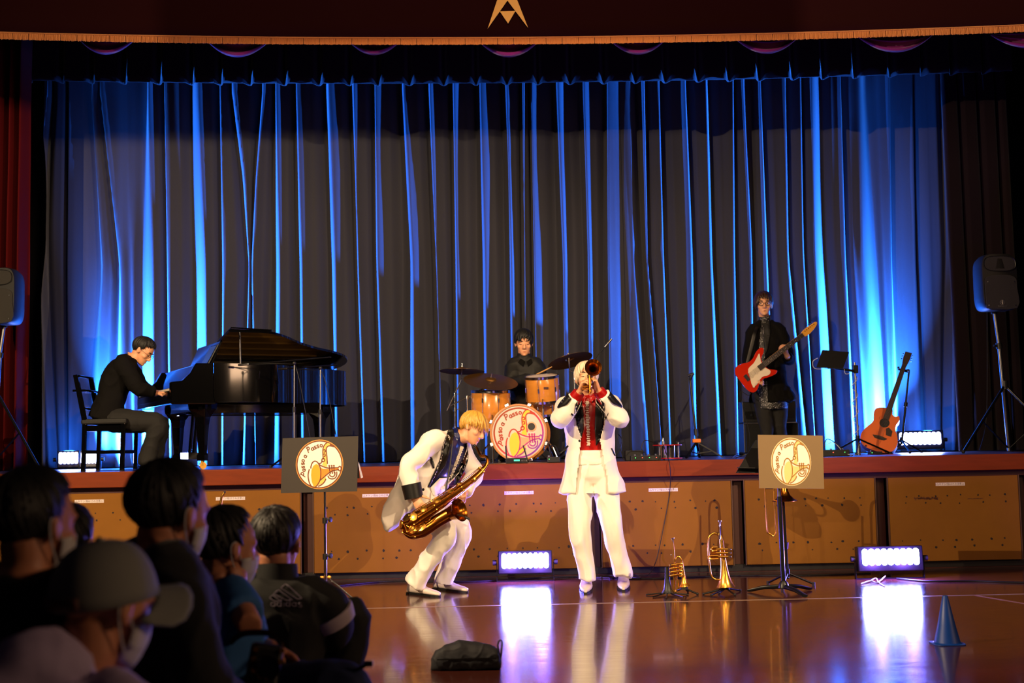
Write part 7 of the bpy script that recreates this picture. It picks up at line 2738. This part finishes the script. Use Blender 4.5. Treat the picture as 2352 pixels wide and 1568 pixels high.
r6 = sitter('child in black track jacket with outlined logo on the back', Y6, (636, 1249), (.10, .99, -.06), (0, .05, 1), (640, 1330), BJKT, BTROU, DHAIR, short, 300, 1.0, seed=55, shw=.172, puff=1.12, mask=False, lean=.04, shl=(.035, .0),
            arms={'R': (b6(772, 1440, -.02), b6(752, 1490, .25)), 'L': (b6(560, 1440, .0), b6(580, 1500, .2))})
sR, eR = r6['shR'], b6(772, 1440, -.02)
MB().tube([lerp(sR, eR, .32), lerp(sR, eR, .55), lerp(sR, eR, .82)], [.089, .088, .082], 18).build('sleeve_stripe', mat('pale_sleeve_stripe', (.74, .68, .72), .7), r6['t'])
MB().tube([r6['nb'] - V((0, 0, .02)), r6['nb'] + V((0, .01, .055))], [.078, .07], 18).build('stand_collar', BJKT, r6['t'])
b = MB()
limb(b, [b6(700, 1560, .2), b6(795, 1410, .12), b6(800, 1470, .1), b6(770, 1590, .05)], [.09, .072, .078, .06])
cloth_obj(b, 'trouser_leg', BTROU, r6['t'], .01, 4, .006)
# outlined logo: three slanted bars over lettering
tree6 = bvh(r6['top'])


def on6(x, y):
    d = ray(x, y).normalized()
    h = tree6.ray_cast(CAM, d)
    return (h[0] if h[0] is not None else b6(x, y, -.13)) - d * .004


def poly6(pts, closed=True):
    out = []
    n_ = len(pts)
    for i in range(n_ if closed else n_ - 1):
        a, c = pts[i], pts[(i + 1) % n_]
        for k in range(4):
            out.append(on6(lerp(a[0], c[0], k / 4), lerp(a[1], c[1], k / 4)))
    if not closed:
        out.append(on6(*pts[-1]))
    return out


LGO = mat('logo_outline_print', (.50, .45, .52), .5)
lm = MB()
for bar in ([(656, 1341), (665, 1347), (694, 1374), (683, 1376), (645, 1350)], [(641, 1354), (647, 1360), (672, 1378), (658, 1379), (628, 1363)], [(626, 1366), (634, 1372), (645, 1380), (632, 1381), (619, 1373)]):
    lm.tube(poly6(bar), .0018, 5, closed=True)
x = 622
for ch in 'adidas':
    if ch in 'ad':
        lm.tube(poly6([(x + 5 * math.cos(a) + 5, 1388 + 4.2 * math.sin(a)) for a in [2 * PI * k / 8 for k in range(8)]]), .0016, 5, closed=True)
        lm.tube(poly6([(x + 10, 1376 if ch == 'd' else 1383), (x + 10, 1393)], False), .0016, 5)
        x += 14
    elif ch == 'i':
        lm.tube(poly6([(x + 2, 1384), (x + 2, 1393)], False), .0016, 5)
        x += 6
    else:
        lm.tube(poly6([(x + 9, 1385), (x + 3, 1384), (x + 2, 1388), (x + 9, 1390), (x + 8, 1394), (x + 1, 1393)], False), .0016, 5)
        x += 12
lm.build('back_logo', LGO, r6['t'])

# boy in the grey cap, closest to the camera
Y3 = 2.55
r3 = sitter('masked child wearing a grey baseball cap, closest to the camera', Y3, (243, 1392), (.60, .78, -.20), (.14, .18, .96), (196, 1552), LAVT, BTROU, BHAIR,
            lambda az: interp([(0, .9), (.8, 1.2), (1.3, 1.55), (1.7, 1.75), (PI, 1.85)], abs(az)), 220, 1.0, seed=56, shw=.15, puff=.97, lean=.12, shl=(.02, -.02))
P, ax, s = r3['P'], r3['ax'], r3['s']
X, Yv, Z = ax
tilt = .30


def cpt(x, y, z):
    c, s_ = math.cos(tilt), math.sin(tilt)
    return P(x, y * c - z * s_ - .012, y * s_ + z * c + .030)


cap = MB()
vs, fs = [], []
na, nz_ = 32, 9
for j in range(nz_ + 1):
    a = (PI / 2) * j / nz_
    for i in range(na):
        b_ = 2 * PI * i / na
        k = math.cos(a)
        vs.append(cpt(.093 * math.sin(b_) * k ** .75, .113 * math.cos(b_) * k ** .75, -.022 + .122 * math.sin(a)))
fs = [(j * na + i, j * na + (i + 1) % na, (j + 1) * na + (i + 1) % na, (j + 1) * na + i) for j in range(nz_) for i in range(na)]
cap.add(vs, fs)
cp = cap.build('cap_crown', CAPM, r3['t'])
cp.modifiers.new('thick', 'SOLIDIFY').thickness = .004
MB().ball(cpt(0, 0, .101), (.010, .010, .006), 10, ax).build('cap_button', CAPM, cp)
br = MB()
vs, fs = [], []
nu, nv_ = 14, 6
for j in range(nv_ + 1):
    for i in range(nu + 1):
        a = lerp(-1.35, 1.35, i / nu)
        r0, r1 = .104, .176 + .012 * math.cos(a * 1.5) - .066 * (abs(a) / 1.25) ** 3
        rr_ = lerp(r0, max(r0 + .002, r1), j / nv_)
        x_, y_ = rr_ * math.sin(a) * .86, rr_ * math.cos(a)
        vs.append(cpt(x_, y_, -.012 - .045 * (x_ / .09) ** 2 - .010 * j / nv_))
fs = [(j * (nu + 1) + i, j * (nu + 1) + i + 1, (j + 1) * (nu + 1) + i + 1, (j + 1) * (nu + 1) + i) for j in range(nv_) for i in range(nu)]
br.add(vs, fs)
bo_ = br.build('cap_brim', CAPM, cp)
bo_.modifiers.new('thick', 'SOLIDIFY').thickness = .005
sb = MB()
vs = []
for i in range(13):
    a = PI + lerp(-.62, .42, i / 12)
    for z in (-.018, .006):
        vs.append(cpt(.094 * math.sin(a), .1145 * math.cos(a), z))
sb.add(vs, [(2 * i, 2 * i + 2, 2 * i + 3, 2 * i + 1) for i in range(12)])
sbo = sb.build('cap_strap', CAPB, cp)
sbo.modifiers.new('thick', 'SOLIDIFY').thickness = .003
# bunched pale hood behind his neck
b = MB()
limb(b, [at(196, 1590, 2.52), at(110, 1532, 2.46), at(20, 1568, 2.44), at(-60, 1640, 2.44)], [.05, .066, .075, .08])
cloth_obj(b, 'hood', LAVT, r3['t'], .008, 4, .008, 9)

bpy.data.scenes.remove(TMP)
